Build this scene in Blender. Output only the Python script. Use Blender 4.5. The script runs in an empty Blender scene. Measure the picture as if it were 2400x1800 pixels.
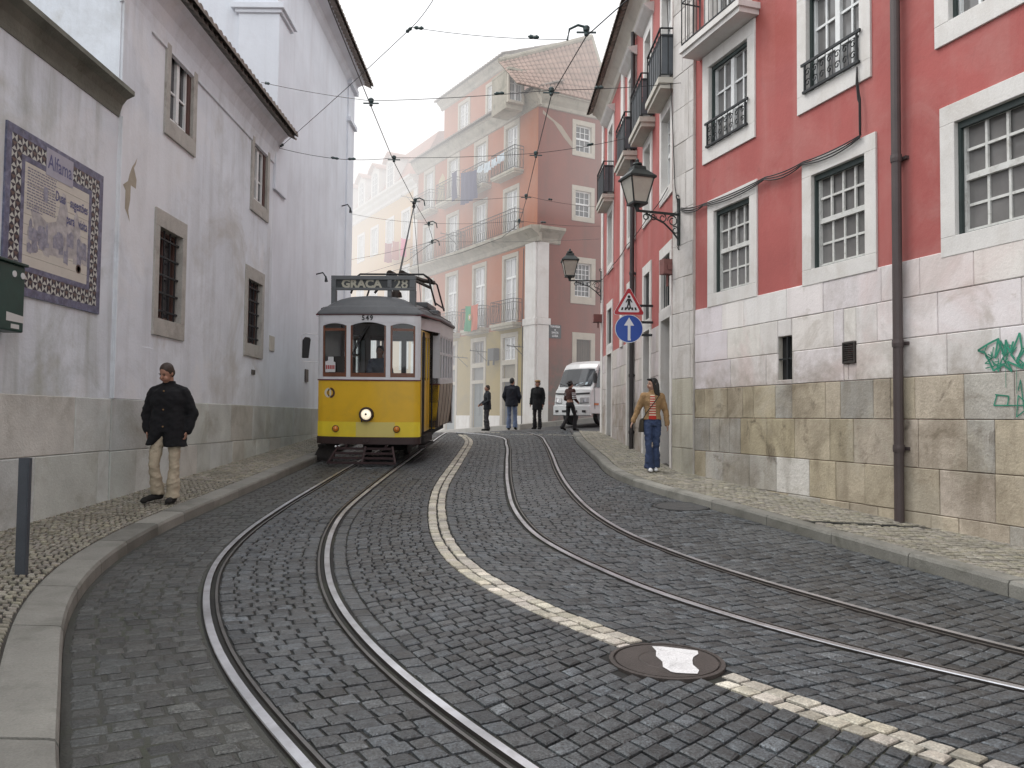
import bpy, math, random
import numpy as np
from mathutils import Matrix, Vector
random.seed(7); rng = np.random.default_rng(7)
C = bpy.context.scene.collection
PI = math.pi
# ------------------------------------------------------------------ camera model (2400x1800 reference frame)
FPX = 1900.0; PITCH = math.atan(80/1900); ROLL = 0.0113; EYE = 1.52
_F = Vector((0, math.cos(PITCH), math.sin(PITCH))); _U0 = Vector((0, -math.sin(PITCH), math.cos(PITCH))); _R0 = Vector((1, 0, 0))
_R = _R0*math.cos(ROLL)+_U0*math.sin(ROLL); _U = _U0*math.cos(ROLL)-_R0*math.sin(ROLL)
CAM = Vector((0, 0, EYE))
def ray(u, v): return _R*((u-1200)/FPX)-_U*((v-900)/FPX)+_F
def P(u, v, Y):
    d = ray(u, v); return CAM+d*(Y/d.y)
_PY = [-40, 0, 4, 6, 8, 10.5, 24, 28, 32, 40, 60, 120]
_PH = [1.9, 1.52, 1.47, 1.43, 1.375, 1.268, .583, .42, .40, .42, .5, .6]
def zg(x, y):
    "height of the roadway"
    h = float(np.interp(y, _PY, _PH))
    t = min(1, max(0, (y-25.5)/6)); t = t*t*(3-2*t)
    h -= t*.10*max(-8, min(8, x))
    return EYE-h
def G(u, v, dz=0.0):
    d = ray(u, v); Y = 8.0
    for _ in range(60):
        p = CAM+d*(Y/d.y)
        z = zg(p.x, p.y)+dz
        if d.z > -1e-4: break
        t = (z-EYE)/d.z
        Y = .5*Y+.5*min(80, t*d.y)
    return CAM+d*(Y/d.y)
class Frame:
    "a wall plane: local x along it, y into the building, z up; outward is -y"
    def __init__(s, a, b, z=EYE):
        s.o = Vector((a[0], a[1], z)); d = Vector((b[0]-a[0], b[1]-a[1], 0)); s.L = d.length; s.d = d.normalized()
        s.n = Vector((-s.d.y, s.d.x, 0))
        s.M = Matrix(((s.d.x, s.n.x, 0, s.o.x), (s.d.y, s.n.y, 0, s.o.y), (0, 0, 1, s.o.z), (0, 0, 0, 1)))
    def hit(s, u, v, off=0):
        r = ray(u, v); o = s.o+s.n*off
        t = (o-CAM).dot(s.n)/r.dot(s.n); p = CAM+r*t
        return (p-s.o).dot(s.d), p.z-s.o.z
    def rect(s, u0, v0, u1, v1):
        a = s.hit(u0, v0); b = s.hit(u1, v1)
        return min(a[0], b[0]), max(a[0], b[0]), min(a[1], b[1]), max(a[1], b[1])
    def w(s, x, y, z): return s.M @ Vector((x, y, z))
# ------------------------------------------------------------------ mesh builder
class MB:
    def __init__(s): s.v = []; s.f = []; s.m = []; s.c = []; s.cur = 0; s.col = (1, 1, 1, 1)
    def vert(s, p): s.v.append((p[0], p[1], p[2])); s.c.append(s.col); return len(s.v)-1
    def face(s, ids): s.f.append(tuple(ids)); s.m.append(s.cur)
    def poly(s, pts): s.face([s.vert(p) for p in pts]); return s
    def box(s, x0, x1, y0, y1, z0, z1, M=None):
        ps = [(x, y, z) for z in (z0, z1) for y in (y0, y1) for x in (x0, x1)]
        if M is not None: ps = [M @ Vector(p) for p in ps]
        i = [s.vert(p) for p in ps]
        for f in ((0, 2, 3, 1), (4, 5, 7, 6), (0, 1, 5, 4), (2, 6, 7, 3), (0, 4, 6, 2), (1, 3, 7, 5)): s.face([i[k] for k in f])
        return s
    def rings(s, rs, close=True, caps=True):
        idx = [[s.vert(p) for p in r] for r in rs]; n = len(idx[0])
        for a, b in zip(idx, idx[1:]):
            for k in range(n if close else n-1):
                k2 = (k+1) % n; s.face((a[k], a[k2], b[k2], b[k]))
        if caps and close: s.face(list(reversed(idx[0]))); s.face(idx[-1])
        return s
    def tube(s, pts, r, n=6, caps=True):
        pts = [Vector(p) for p in pts]; rs = []
        for i, p in enumerate(pts):
            t = (pts[min(i+1, len(pts)-1)]-pts[max(i-1, 0)])
            t = t.normalized() if t.length > 1e-9 else Vector((0, 0, 1))
            a = Vector((0, 0, 1)) if abs(t.z) < .95 else Vector((1, 0, 0))
            x = t.cross(a).normalized(); y = x.cross(t); y = -y
            rr = r[i] if isinstance(r, (list, tuple)) else r
            rs.append([p+x*(rr*math.cos(2*PI*k/n))+y*(rr*math.sin(2*PI*k/n)) for k in range(n)])
        return s.rings(rs, True, caps)
    def bar(s, a, b, w, h=None):
        a = Vector(a); b = Vector(b); t = (b-a).normalized(); h = h or w
        u = Vector((0, 0, 1)) if abs(t.z) < .95 else Vector((0, 1, 0))
        x = t.cross(u).normalized(); y = x.cross(t)
        q = lambda p: [p+x*w/2+y*h/2, p-x*w/2+y*h/2, p-x*w/2-y*h/2, p+x*w/2-y*h/2]
        return s.rings([q(a), q(b)])
    def lathe(s, prof, n=12, M=None, caps=True):
        rs = [[Vector((r*math.cos(2*PI*k/n), r*math.sin(2*PI*k/n), z)) for k in range(n)] for r, z in prof]
        if M is not None: rs = [[M @ p for p in r] for r in rs]
        return s.rings(rs, True, caps)
    def prism(s, poly, f, t0, t1):
        "poly: 2d points, f(a,b,t)->3d"
        return s.rings([[f(a, b, t0) for a, b in poly], [f(a, b, t1) for a, b in poly]])
    def mesh(s, name):
        me = bpy.data.meshes.new(name); me.from_pydata(s.v, [], s.f); me.update()
        if any(s.m): me.polygons.foreach_set('material_index', np.array(s.m, dtype=np.int32))
        if any(c != (1, 1, 1, 1) for c in s.c):
            at = me.color_attributes.new('col', 'FLOAT_COLOR', 'POINT')
            at.data.foreach_set('color', np.array(s.c, dtype=np.float32).ravel())
        return me
RM = {}
def place(o, parent, Mw):
    C.objects.link(o); RM[o.name] = Mw
    if parent is None: o.matrix_basis = Mw
    else:
        o.parent = parent; o.matrix_parent_inverse = Matrix.Identity(4); o.matrix_basis = RM[parent.name].inverted() @ Mw
    return o
def fix_normals(me, weld=False):
    import bmesh
    bm = bmesh.new(); bm.from_mesh(me)
    if weld: bmesh.ops.remove_doubles(bm, verts=bm.verts, dist=.0005)
    bmesh.ops.recalc_face_normals(bm, faces=bm.faces); bm.to_mesh(me); bm.free()
def obj(name, mb, mat, parent=None, M=None, smooth=False, label=None, norm=True, bevel=0, weld=False):
    me = mb if isinstance(mb, bpy.types.Mesh) else mb.mesh(name)
    if norm: fix_normals(me, weld)
    for m in (mat if isinstance(mat, (list, tuple)) else [mat]): me.materials.append(m)
    if smooth: me.polygons.foreach_set('use_smooth', np.ones(len(me.polygons), dtype=bool))
    o = bpy.data.objects.new(name, me)
    if M is None: M = RM[parent.name] if parent else Matrix.Identity(4)
    place(o, parent, M)
    if label: o['label'] = label
    if bevel:
        b = o.modifiers.new('bevel', 'BEVEL'); b.width = bevel; b.segments = 2; b.limit_method = 'ANGLE'; b.angle_limit = .7
    return o
def tag(o, label, cat, group=None):
    o['label'] = label; o['category'] = cat
    if group: o['group'] = group
    return o
def thing(name, label, cat, M, group=None):
    o = bpy.data.objects.new(name, None); o.empty_display_size = .2
    if isinstance(M, (tuple, Vector)): M = Matrix.Translation(Vector(M))
    place(o, None, M); return tag(o, label, cat, group)
def solo(name, mb, mat, label, cat, group=None, smooth=False, norm=True):
    "a thing that is one mesh given in world coordinates; its origin goes to its base"
    a = np.array(mb.v); b = Vector(((a[:, 0].min()+a[:, 0].max())/2, (a[:, 1].min()+a[:, 1].max())/2, a[:, 2].min()))
    mb.v = [(x-b.x, y-b.y, z-b.z) for x, y, z in mb.v]
    return tag(obj(name, mb, mat, None, Matrix.Translation(b), smooth, norm=norm), label, cat, group)
def struct(name, mb, mat, smooth=False, norm=True):
    o = obj(name, mb, mat, None, None, smooth, norm=norm); o['kind'] = 'structure'; return o
def dup(root, M, label=None, group=None):
    r = root.copy(); place(r, None, M)
    if label: r['label'] = label
    if group: r['group'] = group
    for ch in list(root.children):
        c = ch.copy(); C.objects.link(c); c.parent = r; RM[c.name] = M
        for g in list(ch.children):
            d = g.copy(); C.objects.link(d); d.parent = c
    return r
# ------------------------------------------------------------------ materials
def sh(name, col=(.5, .5, .5), rough=.7, metal=0.0, var=0.0, vscale=3.0, var2=0.0, v2scale=(3, 3, .35), dirt=(.12, .10, .07), dirt_amt=0.0,
       dscale=1.2, bump=0.0, bscale=40, attr=False, emit=None, estr=0.0, spec=.5, dlow=None, speck=0.0, coat=0.0, grain=0.0, patches=()):
    m = bpy.data.materials.new(name); m.use_nodes = True; nt = m.node_tree; N = nt.nodes; L = nt.links
    b = N['Principled BSDF']; b.inputs['Roughness'].default_value = rough; b.inputs['Metallic'].default_value = metal
    b.inputs['Specular IOR Level'].default_value = spec
    if coat: b.inputs['Coat Weight'].default_value = coat; b.inputs['Coat Roughness'].default_value = .12
    tc = N.new('ShaderNodeTexCoord'); co = tc.outputs['Object']
    def noise(scale, detail=5, vec=None, rough_=.6, dist=0):
        n = N.new('ShaderNodeTexNoise'); n.inputs['Detail'].default_value = detail; n.inputs['Roughness'].default_value = rough_
        n.inputs['Distortion'].default_value = dist
        if isinstance(scale, tuple):
            mp = N.new('ShaderNodeMapping'); mp.inputs['Scale'].default_value = scale; L.new(co, mp.inputs['Vector']); L.new(mp.outputs[0], n.inputs['Vector']); n.inputs['Scale'].default_value = 1
        else:
            L.new(co, n.inputs['Vector']); n.inputs['Scale'].default_value = scale
        return n.outputs['Fac']
    def ramp(x, lo, hi, a=0.0, b_=1.0):
        r = N.new('ShaderNodeMapRange'); r.inputs[1].default_value = lo; r.inputs[2].default_value = hi; r.inputs[3].default_value = a; r.inputs[4].default_value = b_
        L.new(x, r.inputs[0]); return r.outputs[0]
    def mix(f, a, b_, typ='MIX'):
        x = N.new('ShaderNodeMix'); x.data_type = 'RGBA'; x.blend_type = typ
        if isinstance(f, (int, float)): x.inputs[0].default_value = f
        else: L.new(f, x.inputs[0])
        for i, q in ((6, a), (7, b_)):
            if isinstance(q, tuple): x.inputs[i].default_value = (*q[:3], 1)
            else: L.new(q, x.inputs[i])
        return x.outputs[2]
    if attr:
        at = N.new('ShaderNodeAttribute'); at.attribute_name = 'col'; c = mix(1.0, at.outputs['Color'], tuple(col), 'MULTIPLY')
    else: c = mix(0.0, tuple(col), tuple(col))
    if var:
        g = ramp(noise(vscale, 6), .25, .75, 1-var, 1+var)
        cc = N.new('ShaderNodeCombineColor'); [L.new(g, cc.inputs[k]) for k in range(3)]
        c = mix(1.0, c, cc.outputs[0], 'MULTIPLY')
    if grain:
        g = ramp(noise(90, 3), .3, .7, 1-grain, 1+grain)
        cc = N.new('ShaderNodeCombineColor'); [L.new(g, cc.inputs[k]) for k in range(3)]
        c = mix(1.0, c, cc.outputs[0], 'MULTIPLY')
    if var2: c = mix(ramp(noise(v2scale, 6, dist=.3), .48, .78, 0, var2), c, tuple(dirt))
    if dirt_amt: c = mix(ramp(noise(dscale, 8, rough_=.7, dist=.5), .5, .72, 0, dirt_amt), c, tuple(dirt))
    for pc_, ps_, pa_, plo, phi in patches: c = mix(ramp(noise(ps_, 9, rough_=.62, dist=.9), plo, phi, 0, pa_), c, tuple(pc_))
    if speck: c = mix(ramp(noise(28, 4, rough_=.8), .62, .7, 0, speck), c, tuple(dirt))
    if dlow:
        z0, z1, amt = dlow; sp = N.new('ShaderNodeSeparateXYZ'); L.new(co, sp.inputs[0])
        g = ramp(sp.outputs[2], z1, z0, 0, amt); mu = N.new('ShaderNodeMath'); mu.operation = 'MULTIPLY'; L.new(g, mu.inputs[0])
        L.new(ramp(noise(2.6, 7, rough_=.7), .35, .65), mu.inputs[1]); c = mix(mu.outputs[0], c, tuple(dirt))
    L.new(c, b.inputs['Base Color'])
    if bump:
        bn = N.new('ShaderNodeBump'); bn.inputs['Strength'].default_value = bump; bn.inputs['Distance'].default_value = .02
        L.new(noise(bscale, 5), bn.inputs['Height']); L.new(bn.outputs[0], b.inputs['Normal'])
    if emit: b.inputs['Emission Color'].default_value = (*emit, 1); b.inputs['Emission Strength'].default_value = estr
    return m
def see_glass(name, tint=(.75, .8, .8), gl=.16):
    m = bpy.data.materials.new(name); m.use_nodes = True; nt = m.node_tree; N = nt.nodes; L = nt.links
    for n in list(N):
        if n.type != 'OUTPUT_MATERIAL': N.remove(n)
    t = N.new('ShaderNodeBsdfTransparent'); t.inputs[0].default_value = (*tint, 1)
    g = N.new('ShaderNodeBsdfGlossy'); g.inputs['Roughness'].default_value = .03
    mx = N.new('ShaderNodeMixShader'); fr = N.new('ShaderNodeLayerWeight'); fr.inputs[0].default_value = .3
    mr = N.new('ShaderNodeMapRange'); mr.inputs[3].default_value = gl*.5; mr.inputs[4].default_value = .8
    L.new(fr.outputs['Fresnel'], mr.inputs[0]); L.new(mr.outputs[0], mx.inputs[0]); L.new(t.outputs[0], mx.inputs[1]); L.new(g.outputs[0], mx.inputs[2])
    L.new(mx.outputs[0], N['Material Output'].inputs[0]); return m
IRON = sh('dark_iron', (.025, .028, .03), .55, .3, var=.3)
FONT_CACHE = {}
def text_mb(txt, size, f, mb=None, align='CENTER', bold=0.0, t0=0.0, spacing=1.0, sx=1.0):
    "letters as flat faces; f(a,b)->3d"
    cu = bpy.data.curves.new('lettering', 'FONT'); cu.body = txt; cu.size = size; cu.align_x = align; cu.align_y = 'CENTER'; cu.offset = bold; cu.space_character = spacing; cu.resolution_u = 2
    o = bpy.data.objects.new('lettering', cu); C.objects.link(o)
    dg = bpy.context.evaluated_depsgraph_get(); dg.update(); me = bpy.data.meshes.new_from_object(o.evaluated_get(dg))
    mb = mb or MB(); k = len(mb.v)
    for v in me.vertices: mb.vert(f(v.co.x*sx, v.co.y))
    for p in me.polygons: mb.face([k+i for i in p.vertices])
    bpy.data.objects.remove(o); bpy.data.curves.remove(cu); bpy.data.meshes.remove(me)
    return mb
def spline(pts, n=400):
    "monotone-in-y curve through (x,y) points -> function x(y) (pchip) "
    p = sorted(pts, key=lambda q: q[1]); y = np.array([q[1] for q in p]); x = np.array([q[0] for q in p])
    h = np.diff(y); d = np.diff(x)/h; m = np.zeros_like(x); m[0] = d[0]; m[-1] = d[-1]
    m[1:-1] = (d[:-1]*h[1:]+d[1:]*h[:-1])/(h[:-1]+h[1:])
    def f(t):
        if t <= y[0]: return x[0]+m[0]*(t-y[0])
        if t >= y[-1]: return x[-1]+m[-1]*(t-y[-1])
        i = int(np.searchsorted(y, t)-1); i = max(0, min(len(h)-1, i)); u = (t-y[i])/h[i]
        return (2*u**3-3*u*u+1)*x[i]+(u**3-2*u*u+u)*h[i]*m[i]+(-2*u**3+3*u*u)*x[i+1]+(u**3-u*u)*h[i]*m[i+1]
    return f
def smooth_curve(f, y0, y1, k=1.0, step=.25):
    ys = np.arange(y0, y1+1e-6, step); xs = np.array([f(t) for t in ys]); n = max(1, int(k/step)); xs2 = xs.copy()
    for _ in range(n): xs2[1:-1] = .25*xs2[:-2]+.5*xs2[1:-1]+.25*xs2[2:]
    return lambda t: float(np.interp(t, ys, xs2)) if y0 <= t <= y1 else f(t)+(xs2[0]-xs[0] if t < y0 else xs2[-1]-xs[-1])
# ------------------------------------------------------------------ camera, light, sky
scene = bpy.context.scene
cd = bpy.data.cameras.new('camera'); cam = bpy.data.objects.new('camera', cd); C.objects.link(cam); scene.camera = cam
cd.sensor_width = 36; cd.lens = FPX/2400*36; cd.clip_start = .05; cd.clip_end = 500
cam.matrix_world = Matrix(((_R.x, _U.x, -_F.x, CAM.x), (_R.y, _U.y, -_F.y, CAM.y), (_R.z, _U.z, -_F.z, CAM.z), (0, 0, 0, 1)))
scene.view_settings.view_transform = 'Standard'; scene.view_settings.look = 'None'; scene.view_settings.exposure = 0
SUN_EL, SUN_AZ = math.radians(56), math.radians(-70)     # azimuth from +Y towards +X
w = bpy.data.worlds.new('World'); scene.world = w; w.use_nodes = True; nt = w.node_tree
bg = nt.nodes['Background']; sk = nt.nodes.new('ShaderNodeTexSky'); sk.sky_type = 'NISHITA'; sk.sun_disc = False
sk.sun_elevation = SUN_EL; sk.sun_rotation = SUN_AZ; sk.air_density = 1.0; sk.dust_density = 6; sk.ozone_density = .3
hs = nt.nodes.new('ShaderNodeHueSaturation'); hs.inputs['Saturation'].default_value = .10; hs.inputs['Value'].default_value = 1.0
nt.links.new(sk.outputs[0], hs.inputs['Color']); mxs = nt.nodes.new('ShaderNodeMix'); mxs.data_type = 'RGBA'; mxs.inputs[0].default_value = .72; mxs.inputs[7].default_value = (13.2, 13.5, 14.0, 1)      # high fog evens out the sky
nt.links.new(hs.outputs[0], mxs.inputs[6]); nt.links.new(mxs.outputs[2], bg.inputs['Color']); bg.inputs['Strength'].default_value = .148
sd = bpy.data.lights.new('sun', 'SUN'); sd.energy = 1.3; sd.angle = math.radians(18); sd.color = (1, .965, .92)
so = bpy.data.objects.new('sun', sd); C.objects.link(so)
sdir = Vector((math.sin(SUN_AZ)*math.cos(SUN_EL), math.cos(SUN_AZ)*math.cos(SUN_EL), math.sin(SUN_EL)))
so.rotation_euler = sdir.to_track_quat('Z', 'Y').to_euler(); so.location = (-10, 10, 30)
scene.cycles.use_denoising = True; scene.cycles.max_bounces = 6; scene.cycles.transparent_max_bounces = 12; scene.cycles.volume_bounces = 1
scene.cycles.diffuse_bounces = 4; scene.cycles.sample_clamp_indirect = 8
# ------------------------------------------------------------------ guide curves of the street (x as a function of y)
def guide(p, y0=-4, y1=32, k=1.2): return smooth_curve(spline(p), y0, y1, k)
L1 = guide([(-3.08, 25.5), (-3.15, 20), (-3.16, 16.7), (-3.12, 12.95), (-3.07, 10.64), (-2.98, 9.28), (-2.7, 7.51), (-2.27, 6.17), (-1.86, 5.22), (-1.37, 4.32), (-1.03, 3.79), (-.1, 2.4), (1.4, .5)])
R1 = guide([(-2.15, 25.5), (-2.2, 20), (-2.24, 15.42), (-2.24, 12.26), (-2.21, 10.76), (-2.09, 9.56), (-1.77, 7.8), (-1.37, 6.36), (-.96, 5.33), (-.5, 4.42), (-.14, 3.82), (.8, 2.4), (2.3, .5)])
L2 = guide([(-2.4, 27.2), (-.95, 25.6), (-.35, 24.4), (-.12, 21.66), (-.07, 17.02), (-.03, 13.42), (.1, 10.72), (.39, 8.88), (.82, 7.66), (1.21, 6.69), (1.68, 5.95), (2.1, 5.32), (2.49, 4.9), (3.5, 3.9), (5.2, 2.2)])
R2 = guide([(-.6, 28.5), (.45, 26.8), (.8, 25.3), (.93, 22), (.93, 18.5), (.9, 15.46), (.96, 12.7), (1.13, 10.61), (1.43, 9.07), (1.81, 8.03), (2.18, 7.15), (2.55, 6.45), (2.93, 5.76), (3.26, 5.19), (4.2, 4.1), (6.0, 2.6)])
WL = guide([(-1.6, 25.6), (-1.22, 23.1), (-1.14, 19.52), (-1.14, 16.9), (-1.08, 12.06), (-.96, 10.65), (-.76, 9.08), (-.5, 7.9), (-.2, 7.04), (.18, 6.28), (.57, 5.61), (.9, 5.15), (1.25, 4.62), (1.6, 4.12), (1.85, 3.8), (3.1, 2.4), (5, .5)])
KL = guide([(-4.05, 26), (-4.02, 17.19), (-4.0, 14.02), (-3.97, 11.12), (-3.92, 9.35), (-3.82, 8.3), (-3.63, 7.34), (-3.38, 6.5), (-3.0, 5.55), (-2.54, 4.67), (-2.08, 3.84), (-1.73, 3.17), (-.7, 1.8), (.6, .2)])
KR = guide([(1.95, 26), (1.84, 23.36), (1.83, 17.49), (1.88, 14.53), (2.22, 12.99), (3.0, 10.75), (3.52, 8.96), (3.88, 7.66), (4.2, 6.3), (4.8, 4.4), (5.6, 2.2), (6.5, 0)])
LWALL = -5.33
C1 = Vector((3.03, 14.98)); F1DIR = Vector((.325, -1)).normalized()
def RW(y):  # right-hand building line
    return 3.03-.021*(y-14.98) if y > 14.98 else 3.03+.325*(14.98-y)
def shift(g, d):
    def f(y):
        s = (g(y+.05)-g(y-.05))/.1
        return g(y)+d*math.sqrt(1+min(4, s*s))
    return f
def xz(g, y, dz): x = g(y); return Vector((x, y, zg(x, y)+dz))
def ribbon(mb, ga, gb, y0, y1, za, zb, step=.3, n=1):
    k = int((y1-y0)/step)+1
    for i in range(k):
        a = y0+(y1-y0)*i/k; b = y0+(y1-y0)*(i+1)/k
        for j in range(n):
            q = []
            for t, y in ((j/n, a), ((j+1)/n, a), ((j+1)/n, b), (j/n, b)):
                x = ga(y)+(gb(y)-ga(y))*t; q.append((x, y, zg(x, y)+za+(zb-za)*t))
            mb.poly(q)
def stone(mb, q, top, gap, inset=.014, dome=.006):
    "one sett: q = 4 corners (a00,a10,a11,a01), rounded top"
    c = (q[0]+q[1]+q[2]+q[3])/4
    def sk(p, d):
        v = p-c; l = math.hypot(v.x, v.y)
        return p-v*(min(.45, d*1.3/max(l, 1e-3)))
    tl = Vector((0, 0, random.uniform(-.0045, .0045)))
    r0 = [sk(p, gap*.5)+Vector((0, 0, top-.03)) for p in q]; r1 = [sk(p, gap*.5+.002)+Vector((0, 0, top-dome))+tl for p in q]
    r2 = [sk(p, gap*.5+inset)+Vector((0, 0, top))+tl for p in q]
    ids = [[mb.vert(p) for p in r] for r in (r0, r1, r2)]
    for a, b in zip(ids, ids[1:]):
        for k in range(4): mb.face((a[k], a[(k+1) % 4], b[(k+1) % 4], b[k]))
    mb.face(ids[2])
def setts(mb, ga, gb, y0, y1, ln, wd, top, colf, skew=0.0, gap=.014, jit=.012, inset=.014, skip=None, dome=.006):
    def other(y):
        yb = y
        for _ in range(8):
            W = gb(yb)-ga(y); s = .5*((ga(y+.1)-ga(y-.1))/.2+(gb(yb+.1)-gb(yb-.1))/.2)
            yb = .6*yb+.4*(y-s*W*.9+skew*W)
        return yb
    y = y0; rows = []
    while y < y1:
        s = (ga(y+.05)-ga(y-.05))/.1
        yb = other(y); rows.append((Vector((ga(y), y)), Vector((gb(yb), yb)))); y += ln*random.uniform(.88, 1.12)/math.sqrt(1+s*s)
    off = 0
    for (a0, b0), (a1, b1) in zip(rows, rows[1:]):
        W = (b0-a0).length; n = max(1, round(W/wd)); off = .5-off
        ts = [0]+[(k+random.uniform(-.13, .13)-(off-.25)*.5)/n for k in range(1, n)]+[1]
        for t0, t1 in zip(ts, ts[1:]):
            if (b0-b1).length < .025 and t0 > .5: continue
            q = []
            for (a, b), t in (((a0, b0), t0), ((a0, b0), t1), ((a1, b1), t1), ((a1, b1), t0)):
                p = a+(b-a)*t; q.append(Vector((p.x+random.uniform(-jit, jit)*.5, p.y+random.uniform(-jit, jit)*.5, 0)))
            for p in q: p.z = zg(p.x, p.y)
            c = (q[0]+q[2])/2
            if skip and skip(c.x, c.y): continue
            mb.col = colf(c.x, c.y); stone(mb, q, top, gap, inset, dome)
    mb.col = (1, 1, 1, 1)
def gcol(x, y):
    g = max(.35, random.gauss(1, .26)); 
    if random.random() < .05: g *= 1.45
    if random.random() < .06: g *= .6
    t = random.uniform(-.04, .04)
    return (g*(1+t), g, g*(1-t), 1)
def gcol_dirty(x, y): c = gcol(x, y); return (c[0]*.80, c[1]*.76, c[2]*.66, 1)
def wcol(x, y): g = random.gauss(.95, .16); return (g, g*random.uniform(.96, 1), g*random.uniform(.86, .97), 1)
def pcol(x, y): g = max(.5, random.gauss(1, .15)); return (g, g*random.uniform(.96, 1), g*random.uniform(.84, .98), 1)
SETT = sh('basalt_sett', (.050, .056, .060), .42, 0, var=.5, vscale=16, grain=.85, bump=.7, bscale=48, attr=True, dirt=(.040, .036, .030), dirt_amt=.6, dscale=.5, spec=.6, patches=(((.10, .105, .105), .35, .45, .52, .7),))
GROUT = sh('joint_dirt', (.014, .0135, .012), .9, 0, var=.4, vscale=5, dirt=(.045, .05, .025), dirt_amt=.7, dscale=.9, bump=.5, bscale=60)
SANDY = sh('gutter_dirt', (.042, .043, .037), .85, 0, var=.3, vscale=3, dirt=(.04, .052, .02), dirt_amt=.7, dscale=1.1, bump=.6, bscale=50)
CREAM = sh('limestone_sett', (.47, .445, .395), .6, 0, grain=.4, bump=.4, bscale=60, attr=True, dirt=(.15, .14, .12), dirt_amt=.75, dscale=3.5)
PAVE = sh('pavement_cube', (.235, .222, .190), .62, 0, grain=.25, bump=.3, bscale=70, attr=True, dirt=(.11, .10, .075), dirt_amt=.6, dscale=.9)
PJOINT = sh('pavement_joint', (.038, .034, .027), .9, 0, var=.3, vscale=4)
KERB = sh('kerb_stone', (.20, .195, .175), .7, 0, var=.22, vscale=2.2, grain=.15, dirt=(.075, .075, .058), dirt_amt=.75, dscale=1.6, bump=.4, bscale=45, attr=True)
YF = 27.2
# ground sheet to the horizon
g = MB(); xs = [-120, -60, -30, -15, -8, -4, -2, 0, 2, 4, 8, 15, 30, 60, 120]; ys = [-60, -30, -15, -8, -4, 0, 4, 8, 10.5, 14, 18, 22, 25, 26, 27, 28, 29, 30, 31, 32, 34, 40, 60, 120, 250]
ids = [[g.vert((x, y, zg(x, y)-.06)) for x in xs] for y in ys]
for j in range(len(ys)-1):
    for i in range(len(xs)-1): g.face((ids[j][i], ids[j][i+1], ids[j+1][i+1], ids[j+1][i]))
struct('ground', g, sh('ground_setts', (.07, .07, .07), .7, 0, var=.4, vscale=4, grain=.4, bump=.6, bscale=12), norm=False)
# road: joint sheet and setts in one object
rd = MB(); rr = .075
rd.cur = 0; ribbon(rd, shift(L1, -.06), KR, -3, YF, -.012, -.012, .4, 6)
rd.cur = 2; ribbon(rd, KL, shift(L1, -.06), -3, YF, -.006, -.009, .4, 3)
rd.cur = 1
MHC = Vector(G(1440*1.085, 1428*1.085))[:2]; MHR = .315
MH2 = Vector(G(1597, 1187))[:2]; MH2R = .36
def skipm(x, y): return math.hypot(x-MHC[0], y-MHC[1]) < MHR+.05 or math.hypot(x-MH2[0], y-MH2[1]) < MH2R+.04
setts(rd, shift(KL, .03), shift(L1, -rr), .2, YF, .13, .145, -.001, gcol_dirty, 0, .014, .018, .016)
setts(rd, shift(L1, rr), shift(R1, -rr), .2, YF, .118, .135, .004, gcol, 0, .014, .012)
setts(rd, shift(R1, rr), shift(R1, rr+.13), .2, YF, .16, .13, .002, gcol, 0, .014)
setts(rd, shift(R1, rr+.13), shift(WL, -.12), .2, YF, .115, .125, .004, gcol, .45, .013, .012, skip=skipm)
setts(rd, shift(WL, .12), shift(L2, -rr), .6, YF, .115, .125, .004, gcol, -.25, .013, .012, skip=skipm)
setts(rd, shift(L2, rr), shift(R2, -rr), 1.5, 26.6, .118, .135, .003, gcol, 0, .014, .014)
setts(rd, shift(R2, rr), shift(KR, -.02), 2.0, YF, .12, .135, 0, gcol, .25, .012, .014, skip=skipm)
struct('road', rd, [GROUT, SETT, SANDY], smooth=False, norm=False)
# limestone centre line, two courses of pale setts
wl = MB()
for a, b in ((-.12, -.003), (.003, .12)): setts(wl, shift(WL, a), shift(WL, b), .6, 25.3, .125 if a < 0 else .14, .2, .004, wcol, 0, .016, .014, .014, skip=skipm)
struct('road_marking', wl, CREAM, norm=False)
cl = MB()
for k in range(16):
    x = -.35+k*.15; q = [Vector((x+dx, 25.62+dy, zg(x+dx, 25.6)+.004)) for dx, dy in ((0, 0), (.145, 0), (.145, .11), (0, .11))]
    cl.col = wcol(0, 0); stone(cl, q, .004, .008)
for k in range(14):
    x = -2.6+k*.16; q = [Vector((x+dx, 26.5+dy, zg(x+dx, 26.5)+.004)) for dx, dy in ((0, 0), (.155, 0), (.155, .1), (0, .1))]
    cl.col = wcol(0, 0); stone(cl, q, .004, .008)
struct('crossing_line', cl, CREAM, norm=False)
# pavements and kerbs
KW = .29
def kerb(mb, g, inner, y0, y1, jl=.95):
    y = y0
    while y < y1:
        ye = min(y1, y+jl*random.uniform(.85, 1.15)); e = .006; n = 4; dzz = random.uniform(-.006, .006); gq = random.gauss(1, .1); mb.col = (gq, gq, gq*.98, 1)
        rs = []
        for i in range(n+1):
            t = y+e+(ye-y-2*e)*i/n; sgn = 1 if inner > 0 else -1
            o = lambda d: shift(g, d)(t)
            prof = [(0, -.10), (.004*sgn, .09), (.018*sgn, .118), (.05*sgn, .122), (inner-.02*sgn, .124), (inner, .118), (inner, -.1)]
            rs.append([Vector((o(d), t, zg(o(d), t)+z+dzz*(z > 0))) for d, z in prof])
        mb.rings(rs); y = ye
    mb.col = (1, 1, 1, 1)
k1 = MB(); kerb(k1, KL, -KW, -3, 26); struct('left_kerb', k1, KERB)
k2 = MB(); kerb(k2, KR, .20, -2, 25.2, 1.1); struct('right_kerb', k2, KERB)
KLi = shift(KL, -KW); KRi = shift(KR, .20)
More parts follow.
